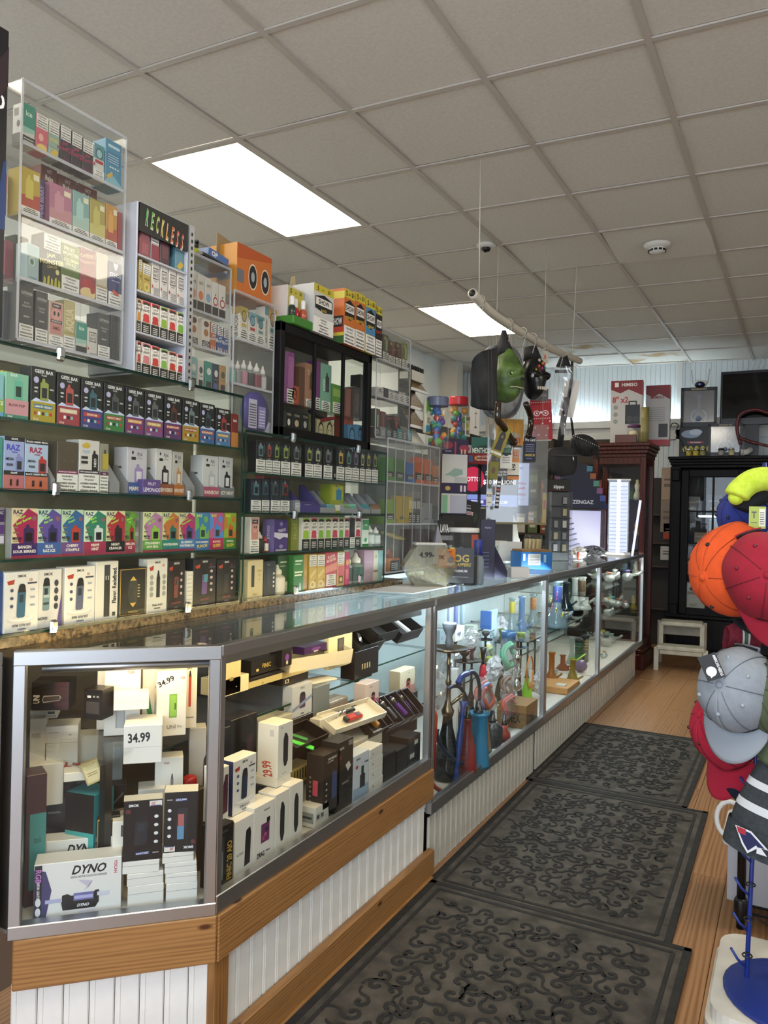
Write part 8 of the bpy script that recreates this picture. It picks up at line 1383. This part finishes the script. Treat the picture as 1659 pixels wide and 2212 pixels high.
for k in range(16):
    z =(.503,.853,1.203,1.523)[k % 4]; x =r_.uniform(-.15,.15); y =r_.uniform(-.14,.1); h =r_.uniform(.1,.2); c_ =('#8a6a3a','#3a5a86','#a09a8a','#4a6a3a','#7a3a34','#c4c0b4','#9a7a5a','#2f6a6a','#5a5a58','#6a6a3a','#8a2030','#c8bc9a','#a88a3a','#24304f','#8a8a86','#3f5230')[k]
    b =thing('curio_piece','%s glass figure %s in the cherry cabinet' % (('amber','blue','pale grey','green','wine red','white','tan','teal','smoky','olive','ruby','cream','honey','navy','ash','moss')[k],('on the lowest shelf','on the second shelf','on the third shelf','on the top shelf')[k % 4]),'ornament',(-1.425+x,7.46+y,z),0,'ornaments in the cherry cabinet'); MB().lathe([(.03,0),(.035,h*.2),(.018,h*.5),(.026,h*.75),(.01,h)],mat(c_,.25),12).build('body',b); MB().ball((0,0,h),.016,mat(c_,.25),8,6).build('knob',b)
ZC =1.925+.033*3+.018
def spk(big):
    return [P([(0,.86),(.3,.80),(.55,.86),(1,.76),(1,1),(0,1)],'#7a1418'),T('HIMISO',.58 if big else .5,.935 if big else .80,.055 if big else .045,'#e4dcd8' if big else '#8a1a20',.5),R(.12,.90,.24,.97,'#e4dcd8') if big else R(.2,.78,.3,.83,'#8a1a20')]+([T('8" x2',.3,.70,.10,'#a82a2c',.5),R(.46,.32,.92,.62,'#1b1b1d'),R(.56,.62,.82,.68,'#1b1b1d'),R(.60,.62,.78,.66,'#b8b4b0'),E(.6,.4,.1,.05,'#333'),E(.8,.4,.1,.05,'#333'),[E(.16,.58-.11*k,.07,.035,'#8a8a86') for k in range(3)]] if big else [[R(.12,.62-.035*k,.8,.63-.035*k,'#888') for k in range(7)],R(.55,.14,.92,.36,'#26221f'),R(0,0,1,.10,'#a01a22')])
p0 =Vector((onY(1352,945,7.42).x,7.42,ZC)); h0 =onY(1352,822,7.42).z-ZC
carton('speaker_box','large red and white speaker carton on the cherry cabinet','box',tuple(p0),.12,vw(66,p0),h0,.16,'#b9b6b2',spk(True),side=[R(0,.85,1,1,'#7a1418'),R(0,0,1,.08,'#a01a22')])
p0 =Vector((onY(1420,955,7.62).x,7.60,ZC)); h0 =onY(1420,833,7.62).z-ZC
carton('speaker_box','slimmer speaker carton with a red base strip beside the larger one','box',tuple(p0),.05,vw(50,p0),h0,.09,'#b4b1ad',spk(False),side=[R(0,.85,1,1,'#5a1014')])
p0 =Vector((onY(1352,945,7.27).x,7.26,ZC)); carton('wooden_box','small reddish wooden box on the cabinet crown','box',tuple(p0),.1,vw(44,p0),.075,.08,'#5a2a14',None,lid=.7)
p0 =Vector((onY(1392,945,7.30).x,7.30,ZC)); t =thing('bamboo_cup','tall bamboo cup beside the wooden box','cup',tuple(p0)); h0 =onY(1392,880,7.3).z-ZC; MB().lathe([(.036,0),(.036,h0*.3),(.038,h0*.31),(.036,h0*.33),(.036,h0*.68),(.038,h0*.69),(.036,h0*.71),(.036,h0),(.030,h0),(.030,h0*.9)],nmat('bamboo','#7a7040','#9a9058',30,.5,stretch=(1,1,.1)),18).build('cup',t)
p0 =Vector((onY(1370,930,7.36).x,7.36,ZC)); t =thing('candle_jar','clear jar with cream candle pieces and purple trim','jar',tuple(p0)); MB().lathe([(.06,0),(.065,.12),(.06,.17)],ACRYL,18).build('jar_wall',t); MB().lathe([(.05,.01),(.045,.11),(.01,.13)],mat('#c9bd96',.6),10).build('candles',t); MB().lathe([(.062,.15),(.064,.16),(.05,.175)],mat('#5a2a5a',.4),18).build('trim',t)
def shade_(h,k=1.5): h =h.lstrip('#'); return '#'+''.join('%02x' % min(255,int(int(h[i:i+2],16)*k)) for i in (0,2,4))
# hutch
YH =8.34; t =thing('hutch','large espresso wood hutch with glazed doors and fluted corner','cabinet',(-.42,YH,0)); hw =.70
MB().box((0,.28,1.0),(hw*2,.05,1.9),mat('#241a17',.6)).build('back_panel',t)
MB().box((0,.12,.22),(hw*2+.04,.36,.30),ESP,.006).build('lower_cabinet',t); MB().box((0,.12,.035),(hw*2+.08,.38,.07),ESP,.008).build('plinth',t); MB().box((0,.12,.39),(hw*2+.08,.40,.035),ESP,.006).build('waist_moulding',t)
for k in range(4): MB().box((0,.13-.006*k,1.89+.028*k),(hw*2+.02*k,.33+.02*k,.028),ESP,.005).build('crown_step',t)
for s in (-1,1):
    MB().box((s*(hw-.05),-.02,1.14),(.09,.06,1.5),ESP,.006).build('corner_pilaster',t)
    for z in (.45,1.80): MB().box((s*(hw-.05),-.06,z),(.085,.03,.12),ESP,.012).build('corbel',t)
    MB().box((s*hw,.13,1.14),(.02,.30,1.5),ESP).build('side_panel',t)
for z in (.78,1.10,1.42): MB().box((0,.14,z),(hw*2-.06,.24,.02),ESP).build('shelf',t)
xd =[-.60,-.005,.005,.60]
for d in range(2):
    x0,x1 =xd[2*d],xd[2*d+1]; o =thing('x','x','x') if False else ob('door',MB().box((x0+.035,0,1.13),(.07,.03,1.44),ESP,.004).box((x1-.035,0,1.13),(.07,.03,1.44),ESP,.004).box(((x0+x1)/2,0,1.82),(x1-x0-.142,.028,.07),ESP,.004).box(((x0+x1)/2,0,.44),(x1-x0-.142,.028,.07),ESP,.004).box(((x0+x1)/2,0,1.13),(.018,.024,1.30),ESP).mesh('door'),t,(0,-.03,0))
    for z in (.8,1.12,1.44): MB().box(((x0+x1)/2,0,z),(x1-x0-.144,.020,.018),ESP).build('muntin',o)
    MB().box(((x0+x1)/2,.004,1.13),(x1-x0-.15,.004,1.30),GLASS).build('pane',o); MB().tube([(x1-.03 if d == 0 else x0+.03,-.025,.9),(x1-.03 if d == 0 else x0+.03,-.025,1.8)],.004,mat('#8a8478',.3,.8),6).build('beaded_rod',o)
for k,(x,z,w_,h_,c_,lb) in enumerate(((-.50,1.43,.14,.16,'#5a5852','grey carton on the top hutch shelf'),(-.30,1.43,.14,.18,'#2a2724','dark carton with tan print on the top hutch shelf'),(-.42,1.11,.12,.12,'#7a5a34','brown wooden case in the hutch'),(-.24,1.11,.20,.26,'#8fa4b4','pale blue plastic case in the hutch'),(-.50,.79,.10,.20,'#3a4238','green grey carton in the hutch'),(-.36,.79,.12,.14,'#55504a','taupe carton in the hutch'),(-.46,.42,.18,.30,'#b8b4a8','white paper bag low in the hutch'),(-.2,.42,.2,.24,'#9a9a96','grey plastic bag low in the hutch'))):
    carton('hutch_box',lb,'box',(-.42+x,YH+.06,z),0,w_,h_,.12,c_,[R(.1,.6,.9,.7,'#8a8478'),R(.2,.2,.6,.3,'#a09a8a')])
LG =lamp_mat(2.2,(.7,.9,1,1)); t =thing('cabinet_lamp','small lit strip under the upper hutch shelf','lamp',(-.72,YH+.04,1.39)); MB().tube([(-.14,0,0),(.3,0,0)],.008,LG,6).build('tube',t); MB().box((.08,.012,.008),(.46,.012,.012),WHITE).build('batten',t)
# on the hutch
ZHT =1.89+.028*3+.015
def kit(x0,x1,yt,yb,Yk,label,zb=None):
    p =onY((x0+x1)/2,yb,Yk); z =ZHT if zb is None else zb; h =onY((x0+x1)/2,yt,Yk).z-z; w_ =vw(x1-x0,p); t =thing('hookah_kit_box',label,'box',(p.x,Yk,z),.08); m =MB(); f =mat('#121012',.4)
    for s in (-1,1): m.box((s*w_*.46,.06,h/2),(w_*.08,.12,h),f)
    m.box((0,.06,h*.96),(w_,.12,h*.09),f).box((0,.06,h*.06),(w_,.12,h*.12),f).box((0,.118,h/2),(w_,.004,h),f); m.build('frame',t)
    print_into(MB(),[T('HOOKAH KIT',.5,.96,.045,'#b8a878',.7)],w_,h).build('header_print',t); MB().box((0,.01,h*.52),(w_*.84,.003,h*.8),BAG).build('window',t); MB().lathe([(.05,h*.12),(.06,h*.2),(.03,h*.5),(.02,h*.7),(.05,h*.8),(.04,h*.86)],mat('#5a6a86',.25),14,(0,.06,0)).build('kit_base',t); MB().tube([(.07*cos(a),.05,h*.28+.07*sin(a)) for a in [2*pi*i/16 for i in range(17)]],.010,mat('#8fb4d0',.3),7).build('coiled_hose',t); return t
tv =thing('television','black flat television standing on the hutch','television',(onY(1625,905,8.45).x,8.47,ZHT)); p =Vector(tv.location); w_,h_ =vw(128,p),vw(118,p); z0 =onY(1620,918,8.45).z-ZHT
MB().box((0,0,z0+h_/2),(w_,.05,h_),mat('#0e0e10',.3),.006).build('casing',tv); MB().box((0,-.026,z0+h_*.54),(w_*.94,.003,h_*.82),mat('#050506',.08)).build('screen',tv); MB().box((0,-.027,z0+h_*.05),(w_*.9,.004,h_*.04),mat('#1c1c1f',.3)).build('speaker_strip',tv); MB().box((0,0,z0/2),(.12,.08,z0),BLACK).build('stand',tv)
bz =onY(1508,922,8.38).z
p =onY(1503,950,8.36); t =thing('dab_kit_box','black carton with a smoke picture and jars printed on its front','box',(p.x,8.33,ZHT),0); w_ =vw(66,p); h_ =bz-ZHT-.004
MB().box((0,.09,h_/2),(w_,.16,h_),mat('#151315',.4),.002).build('carton',t); print_into(MB(),[E(.36,.76,.30,.14,'#8a9ab0'),E(.5,.82,.2,.1,'#b8c4d4'),R(.25,.44,.75,.52,'#8a2430'),T('Dab Solution',.5,.48,.05,'#e0d8d4',.46),[E(.18+.18*k,.26,.07,.10,'#b8a83a') for k in range(5)],R(.3,.04,.7,.10,'#a0404a')],w_,h_).build('front_print',t)
k1 =kit(1472,1545,837,922,8.38,'black hookah kit box with a clear window under the camera',bz)
p =onY(1512,838,8.40); t =thing('wifi_camera','white two-antenna camera standing on the kit box','camera',(p.x,8.42,onY(1512,837,8.38).z)); MB().ball((0,0,.045),(.07,.05,.04),mat('#e2e4e6',.35),14,8).build('body',t); MB().ball((0,-.03,.03),(.05,.035,.035),BLACK,12,8).build('lens_ball',t); MB().ball((0,-.063,.03),(.008,.006,.008),mat('#2a4ad0',.2,emit=2.),8,6).build('status_light',t)
for s in (-1,1): MB().tube([(s*.07,0,.05),(s*.085,0,.19)],.006,mat('#c9ccce',.4),6).build('antenna',t)
k2_ =kit(1532,1600,915,982,8.30,'black hookah kit box with a torn clear window beside the smoke picture carton')
for k,(px,c_,lb) in enumerate(((1488,'#a8983a','honey jar'),(1503,'#b8a83f','lime jar'),(1518,'#8a8a5a','olive jar'),(1558,'#9a9a98','steel lidded jar'),(1580,'#b8b48a','cream labelled jar'))):
    p =onY(px,978,8.22); b =thing('small_jar','%s on the front edge of the hutch top' % lb,'jar',(p.x,8.215,ZHT)); MB().lathe([(.026,0),(.028,.005),(.028,.045),(.024,.05)],mat(c_,.15),14).build('body',b); MB().lathe([(.027,.05),(.027,.066),(.024,.07)],CHROME if k != 3 else BLACK,14).build('lid',b)
p =onY(1612,975,8.24); t =thing('pvc_elbow','white plastic pipe piece lying on the hutch','pipe',(p.x,8.24,ZHT+.03),.5); MB().tube([(-.05,0,0),(.0,0,0),(.05,.01,.03)],.028,mat('#cfcfca',.4),12).build('pipe',t); MB().tube([(-.052,0,0),(-.04,0,0)],.033,mat('#c4c4be',.4),12).build('collar',t)
pts =[onY(x,y,8.30) for x,y in ((1600,960),(1592,925),(1600,895),(1630,885),(1659,892),(1690,905))]; t =thing('red_tube','dark red rubber hose looped before the television','hose',tuple(pts[0])); MB().tube([q-pts[0] for q in smooth(pts,8)],.016,mat('#5a1c1e',.4),10).build('hose',t); MB().tube([q-pts[0] for q in smooth([onY(x,y,8.28) for x,y in ((1595,945),(1625,955),(1665,965))],6)],.014,mat('#5a1c1e',.4),10).build('hose_end',t)
t =thing('loose_cable','tangle of thin cables dropping from the ceiling to the television','cable',tuple(onY(1638,790,8.7)))
for k in range(4): a =onY(1632+3*k,772,8.85); b =onY(1612+9*k,803,8.55); q =Vector(t.location); MB().tube([p_-q for p_ in smooth([a,(a+b)/2+Vector((.02*k,0,.02)),b],6)],.003,WHITE,5).build('wire',t)
t =thing('power_cable','black cable looping beside the kit box','cable',tuple(onY(1455,930,8.4))); q =Vector(t.location); MB().tube([p_-q for p_ in smooth([onY(x,y,8.3) for x,y in ((1445,935),(1452,915),(1465,918),(1460,935),(1475,960),(1482,985))],6)],.005,BLACK,5).build('wire',t)
crumple('clear plastic bag leaning on the back ledge',(onY(1190,900,8.85).x,8.78,zt if False else onY(1200,921,8.85).z),.42,.26,17,d=.1)
# gap between the cabinets
for k,(px,yt,yb,c_,lb) in enumerate(((1442,1010,1080,'#a88f7a','tan pegboard card in the gap between the cabinets'),(1440,1080,1150,'#8a7a6a','beige shirt hanging in the gap between the cabinets'),(1446,1130,1165,'#a83a2a','red and orange bag in the gap between the cabinets'),(1440,1180,1210,'#b4b4ae','white box end in the gap between the cabinets'))):
    p =onY(px,yb,8.6); tag(print_into(MB().box((0,0,vw(yb-yt,p)/2),(vw(26,p),.02,vw(yb-yt,p)),mat(c_,.6),.004),[R(.2,.4,.8,.5,'#6a5a4a'),R(.2,.6,.8,.66,'#6a5a4a')],vw(26,p),vw(yb-yt,p),-.0105).build('gap_goods',None,tuple(p)),lb,'goods')
t =thing('gap_shelving','dim shelf unit between the cherry cabinet and the hutch','shelf',(-1.33,8.72,0)); MB().box((0,.1,.9),(.34,.02,1.8),mat('#2a2420',.6)).build('back',t)
for z in (.4,.85,1.1,1.4): MB().box((0,.03,z),(.34,.16,.02),mat('#3a302a',.6)).build('board',t)
SHM =mat('#3b332c',.6,0.,.2); t =thing('back_shelving','tall dark shelving of packaged goods against the back wall','shelf',(-2.45,8.78,0)); MB().box((0,.12,1.12),(1.5,.02,2.24),mat('#4a423a',.6,0.,.2)).build('back_board',t)
for z in (.35,.75,1.15,1.55,1.95): MB().box((0,0,z),(1.5,.24,.025),SHM).build('board',t)
for s in (-1,0,1): MB().box((s*.74,0,1.12),(.025,.24,2.24),SHM).build('upright',t)
r_ =random.Random(77); sc_ =(('umber','#4a3a2c'),('slate','#3f4850'),('ivory','#b5ae9e'),('moss','#4f5a38'),('rust','#7a4026'),('plum','#4a3048'),('sand','#8f7f62'),('teal','#2f5656'),('brick','#6f2c26'),('graphite','#2c2c2e'))
for k in range(20): n_,c_ =sc_[k % 10]; z =(1.163,1.563)[k // 10]; carton('shelf_carton','%s carton on the %s board of the back shelving' % (n_,('middle','upper')[k // 10]),'carton',(-2.45-.66+.145*(k % 10),8.70,z),0,.11,r_.uniform(.18,.34),.14,c_,[R(.1,.55,.9,.8,shade_(c_)),R(.2,.2,.8,.3,'#b8b0a0')])
# step stool
STL =nmat('stool_plastic','#a39d8c','#b8b2a2',14,.55,lo=.3); A_ =Vector((-.90,7.56,0)); t =thing('step_stool','worn beige two-step plastic stool on the laminate floor','stool',tuple(A_),.10)
def slab(y0,y1,z,w0,nm): return MB().box((0,(y0+y1)/2,z-.02),(w0,y1-y0,.04),STL,.010).build(nm,t)
slab(-.02,.20,.415,.37,'top_step'); slab(-.20,.0,.215,.41,'lower_step')
for s in (-1,1):
    MB().prism([(-.225,0),(-.17,0),(-.150,.20),(-.19,.20)],-.02,.02,STL,Matrix(((0,0,1,s*.205),(1,0,0,0),(0,1,0,0),(0,0,0,1)))).build('front_leg',t); MB().prism([(.20,0),(.26,0),(.20,.40),(.15,.40)],-.02,.02,STL,Matrix(((0,0,1,s*.195),(1,0,0,0),(0,1,0,0),(0,0,0,1)))).build('rear_leg',t)
    MB().prism([(-.03,.18),(.02,.18),(.03,.40),(-.015,.40)],-.018,.018,STL,Matrix(((0,0,1,s*.175),(1,0,0,0),(0,1,0,0),(0,0,0,1)))).build('riser',t)
MB().box((0,.19,.33),(.33,.02,.12),STL,.006).build('rear_web',t); MB().box((0,-.185,.165),(.36,.015,.05),STL,.005).build('front_web',t)
# ================================================================== hat rack at the right
def felt(h,h2=None,sc=60): return nmat('cloth_'+h,h,h2 or h,sc,.9)
def shade(h,k): h =h.lstrip('#'); return '#'+''.join('%02x' % max(0,min(255,int(int(h[i:i+2],16)*k))) for i in (0,2,4))
def at(px,py,d): return CAM+ray(px,py)*d
def cap(label,px,py,d,up,fwd,col,sc=1.,brim=True,bcol=None,opening=True,eyelet=None):
    U =(CR*up[0]+CU*up[1]-CF*up[2]).normalized(); F =(CR*fwd[0]+CU*fwd[1]-CF*fwd[2]); F =(F-U*F.dot(U)).normalized(); S =U.cross(F); p =at(px,py,d)
    t =thing('baseball_cap',label,'cap'); t.matrix_world =Matrix(((F.x,S.x,U.x,p.x),(F.y,S.y,U.y,p.y),(F.z,S.z,U.z,p.z),(0,0,0,1))); m =felt(col,shade(col,.95)); a,b,h =.100*sc,.088*sc,.118*sc
    def dome(u,v):
        th =2*pi*u; e =pi/2*v; k =cos(e)**.82 if v < 1 else 0; w =1+.018*cos(6*th); return (a*k*cos(th)*w,b*k*sin(th)*w,h*sin(e)**.95)
    o =MB().grid(dome,48,14,m).build('crown',t); md =o.modifiers.new('s','SOLIDIFY'); md.thickness =.003
    sm =mat(shade(col,.72),.8)
    for k in range(6): th =pi/6+k*pi/3; MB().tube([(a*cos(e)**.82*cos(th)*1.0,b*cos(e)**.82*sin(th)*1.0,h*sin(e)**.95) for e in [pi/2*i/14 for i in range(14)]],.0013,sm,4).build('seam',t)
    for k in range(6): th =k*pi/3+pi/3*.5*0; e =.95; c =(a*cos(e)**.82*cos(th)*1.02,b*cos(e)**.82*sin(th)*1.02,h*sin(e)**.95); MB().ball(c,.0055,mat(eyelet or shade(col,.45),.6),8,5).build('eyelet',t)
    MB().ball((0,0,h*1.0),(.009,.009,.006),m,10,6).build('button',t)
    if opening: MB().prism([(.030*cos(q),.026*sin(q)) for q in [pi*i/10 for i in range(11)]],-.002,.002,mat('#120c0c',.8),Matrix.Translation((-a*.985,0,.008)) @ Matrix.Rotation(pi/2,4,'Z') @ Matrix.Rotation(pi/2-.12,4,'X')).build('dark_opening_patch',t); MB().tube([(-a*1.0,-.03,.006),(-a*1.03,0,.006),(-a*1.0,.03,.006)],.006,m,6).build('strap',t)  # opening is a dark arch patch, its inner shade put into the colour
    if brim:
        def br(u,v):
            th =(u-.5)*2.3; L =.072*sc*cos((u-.5)*2.3*.62)**.8; x =a*cos(th)+v*L; y =b*sin(th)*(1-.10*v); return (x,y,.004-.16*y*y/b-.10*v*v*L)
        o =MB().grid(br,22,7,felt(bcol or col)).build('brim',t); md =o.modifiers.new('s','SOLIDIFY'); md.thickness =.005
    return t
DH =1.95
g =cap('pale grey cap with a black paper tag and dark script',1600,1490,DH-.02,(-.72,.25,.66),(-.28,-.95,.16),'#8f979f',1.05,eyelet='#9aa2aa')
q =at(1537,1441,DH-.115); tg =print_into(MB().box((0,0,0),(.060,.001,.042),mat('#101010',.5)),[E(.66,.40,.2,.28,'#e0e0e0'),P([(.5,.2),(.9,.25),(.8,.6),(.6,.55)],'#e0e0e0'),T('AMERICAN NEEDLE',.5,.86,.16,'#e8e8e8',.86)],.060,.042,-.0006,v0=-.021).build('paper_tag',None,tuple(q),facing(q)); tg.rotation_euler.y =1.15; tag(tg,'black paper tag with a white bear clipped on the grey cap','tag')
print_into(MB(),[T('City',.5,.5,.9,'#1c1f24',.9,0,.3)],.07,.035).build('script',g,(.092,-.035,.026),rot=(-.12,0,pi/2-.38))
cap('crimson cap hanging brim-down behind the grey cap',1592,1580,DH+.17,(-.75,.35,.20),(-.02,-1,.10),'#b01c38',1.1,opening=False)
cap('bright orange cap with black eyelets',1603,1228,DH+.03,(-.86,-.12,.42),(.45,.80,-.20),'#d8521c',1.20,False,eyelet='#151515')
cap('deep red cap seen from its button side',1655,1245,DH-.10,(-.42,.10,.9),(.35,-.92,.05),'#96142c',1.08,eyelet='#6a0f20')
cap('royal blue cap behind the orange cap',1625,1128,DH+.14,(-.7,.6,.2),(.5,.5,-.5),'#232f78',.85)
cap('olive green cap edge below the red cap',1690,1510,DH-.05,(-.8,.35,.5),(-.1,-.95,.1),'#4f5a40',.95)
cap('black cap hanging on the rack below the orange cap',1622,1330,DH+.10,(.2,.7,.3),(-.35,-.92,.1),'#14151a',.72,opening=False)
cap('navy cap brim below the crimson cap',1608,1735,DH+.12,(.5,.6,.2),(-.12,-.97,.1),'#141a30',.7,opening=False)
# neon fleece headband
t =thing('fleece_headband','neon yellow fleece headband with a black lining','headband'); pts =smooth([at(x,y,DH+.02) for x,y in ((1590,1075),(1600,1058),(1625,1040),(1655,1035),(1690,1045))],6); t.location =pts[0]
MB().tube([q-pts[0] for q in pts],[.020,.026]+[.031]*(len(pts)-3)+[.03],felt('#b4cc34','#c8dc4a',60),12).build('fleece',t); MB().ball(tuple(pts[0]-pts[0]),(.019,.019,.019),felt('#b4cc34','#c8dc4a',60),12,8).build('rounded_end',t); MB().tube([q-pts[0]+Vector((.012,.03,-.035)) for q in pts[2:]],.026,felt('#0d0d0f'),10).build('lining',t)
q =at(1636,1118,DH-.02); tg =print_into(MB().box((0,0,0),(.038,.001,.055),mat('#9aa83a',.5)),[R(.6,.1,.95,.9,'#d0ccb8'),T('T',.3,.62,.3,'#22261a',.3),R(.1,.25,.5,.28,'#333'),[R(.65,.2+.1*k,.9,.24+.1*k,'#555') for k in range(6)]],.038,.055,-.0006,v0=-.0275).build('lime_tag',None,tuple(q),facing(q)); tag(tg,'lime green swing tag between the headband and orange cap','tag')
# striped knit
t =thing('striped_glove','maroon knit glove with white and green stripes','glove'); p =at(1600,1378,DH+.06); t.location =p; KN_ =felt('#7a1c2c','#5f1522',90)
MB().grid(lambda u,v: tuple(CR*(.075*(v-.45)*1.2+.004*sin(9*u))+CU*((.030+.018*v)*math.cos(2*pi*u)+.02*v)+CF*(.02*math.sin(2*pi*u))),18,12,KN_).build('knit',t)
for k,c_ in ((.40,'#c9c9c0'),(.48,'#4a6a4a'),(.56,'#c9c9c0')): MB().grid(lambda u,v: tuple(CR*(.09*(k+.06*v-.45))+CU*((.032+.018*k)*math.cos(2*pi*u)+.02*k)+CF*(.022*math.sin(2*pi*u))),18,2,felt(c_)).build('stripe',t)
# beanie with pom-pom
t =thing('knit_beanie','charcoal beanie with white stripes, shield emblem and pom-pom','hat'); p =at(1684,1752,DH-.06); t.location =p; t.rotation_euler =(0,.22,facing(p)); CH =felt('#2c3134','#373c40',90); s =.098; hh =.22
def bea(v0,v1,r=1.): return lambda u,v: (s*r*(1-.45*max(0,(v0+(v1-v0)*v)-.35)**1.2)*cos(2*pi*u),.06*r*sin(2*pi*u)*(1-.4*(v0+(v1-v0)*v)),hh*(v0+(v1-v0)*v)-hh*.5)
MB().grid(bea(0,1),30,16,CH).build('knit_body',t); MB().grid(bea(-.02,.26,1.06),30,6,CH).build('cuff',t)
for a_,b_ in ((.44,.53),(.70,.78)): MB().grid(bea(a_,b_,1.015),30,3,felt('#c9ccd0')).build('white_stripe',t)
r_ =random.Random(6); m =MB(); pc =Vector((-.01,0,hh*.5+.03))
for k in range(200):
    d_ =Vector((r_.gauss(0,1),r_.gauss(0,1),r_.gauss(0,1))).normalized(); m.tube([pc+d_*.012,pc+d_*.058],[.004,.0025],mat(('#1e2a44','#2c3850','#b8bcc4')[k % 3],.9),4)
m.build('pom_pom',t)['kind'] ='stuff'
print_into(MB(),[P([(0,.9),(.45,.95),(1,.55),(.8,.5),(1,.30),(.72,.22),(.7,.40),(.5,.05),(.3,.3)],'#d6d8dc'),P([(.06,.84),(.44,.87),(.9,.54),(.7,.47),(.66,.52),(.5,.16),(.34,.36)],'#1c2550'),P([(.04,.88),(.3,.92),(.34,.70),(.14,.66)],'#a8283a')],.085,.060).build('emblem',t,(-.045,-.066,-hh*.5+.002),rot=(0,0,-.30))
# rack: blue wire stand with hooks on a white step
BL =mat('#1b2f78',.35); base =onZ(1612,2120,.26); t =thing('hat_stand','blue wire hat stand with hooks and a round base plate','stand',(base.x,base.y,.26)); off =-Vector(t.location)
tops =[base,at(1630,1750,2.03),at(1640,1300,2.02),at(1652,1000,2.06)]
MB().tube([q+off for q in tops],.0055,BL,8).build('pole',t); MB().tube([q+off+Vector((.10,.08,0)) for q in tops],.0055,BL,8).build('pole',t)
for k in range(9):
    z =.04+.11*k; f =z/1.1; q =base.lerp(tops[1],min(1,f*2))+off if f < .5 else tops[1].lerp(tops[2],min(1,f*2-1))+off; MB().tube([q,q+Vector((-.02,-.01,.02)),q+Vector((-.035,-.015,.045))],.0035,BL,6).build('hook',t); MB().tube([q+Vector((.011*cos(a),.011*sin(a),.03)) for a in [2*pi*i/10 for i in range(11)]],.002,STEELD,5).build('ring',t)
MB().lathe([(.16,0),(.16,.006),(.155,.008)],BL,30,(.11,-.02,0)).build('base_plate',t); MB().box((.10,.06,.055),(.10,.006,.10),BL,.002).build('socket_plate',t)
ST =nmat('step_white','#b9b5aa','#cfccc2',9,.5,lo=.3); t =thing('plastic_step','scuffed white plastic step under the hat stand','stool',(base.x+.13,base.y+.03,0)); rc =lambda w,l,r: [(sx*(w/2-r)+r*cos(a),sy*(l/2-r)+r*sin(a)) for sx,sy,a0 in ((1,1,0),(-1,1,pi/2),(-1,-1,pi),(1,-1,3*pi/2)) for a in [a0+pi/2*i/6 for i in range(7)]]
MB().prism(rc(.40,.40,.06),.225,.259,ST).build('tread',t); MB().prism(rc(.42,.42,.06),.16,.225,ST).build('rim',t);
for sx in (-1,1):
    for sy in (-1,1): MB().box((sx*.17,sy*.17,.08),(.06,.06,.16),ST,.01).build('leg',t)
# white sheet, wire shelf and bin behind
t =thing('wire_shelf','black wire shelving post with a low shelf','shelf',(-.135,2.86,0)); MB().tube([(0,0,0),(0,0,.95)],.014,BLACK,10).build('post',t); MB().lathe([(.019,.03),(.022,.04),(.022,.09),(.018,.10)],BLACK,12).build('collar',t); MB().tube([(.5,0,0),(.5,0,.95)],.014,BLACK,10).build('post',t)
for k in range(3): MB().tube([(0,.05+.1*k,.058),(.5,.05+.1*k,.058)],.004,STEELD,6).build('shelf_wire',t)
MB().tube([(0,0,.055),(.5,0,.055)],.004,STEELD,6).build('front_wire',t); MB().tube([(.04*k,0,.03+.025*(k % 2)) for k in range(13)],.003,STEELD,5).build('zigzag_wire',t)
p =onX(1600,1930,-.10); t =thing('plastic_bin','translucent plastic bin of bagged goods on the wire shelf','bin',(.02,3.04,.064)); m =MB()
for s in (-1,1): m.box((s*.20,0,.10),(.004,.26,.20),FROST).box((0,s*.13,.10),(.40,.004,.20),FROST)
m.box((0,0,.002),(.40,.26,.004),FROST).build('bin_walls',t); MB().prism(rc(.44,.30,.03),.19,.215,glassmat('bin_rim',(.9,.9,.92,1),.06,.6,.2,.6,(.8,.8,.82,1))).build('rim',t); MB().ball((.02,-.03,.08),(.13,.08,.07),mat('#b07a98',.5),12,8).build('pink_bag',t); MB().ball((-.14,0,.17),(.05,.07,.05),mat('#b8c42a',.4),9,6).build('yellow_bag',t)
p =at(1577,1770,2.62); t =thing('white_hoop','white plastic ring handle hanging behind the navy cap','ring',tuple(p),facing(p)); MB().tube([(.042*cos(a),0,.06*sin(a)) for a in [2*pi*i/20 for i in range(21)]],.008,WHITE,8).build('ring',t)
t =thing('price_board','white board with printed flyer behind the hat stand','board',(.06,2.42,.0)); MB().box((.10,0,.30),(.24,.012,.60),WHITE,.003).build('board',t); print_into(MB(),[R(.02,.2,.98,.8,'#8a7a5a'),E(.5,.55,.3,.15,'#3a3a4a'),T('SALE',.4,.88,.08,'#22242a',.4)],.22,.55).build('flyer',t,(.10,-.007,.03))
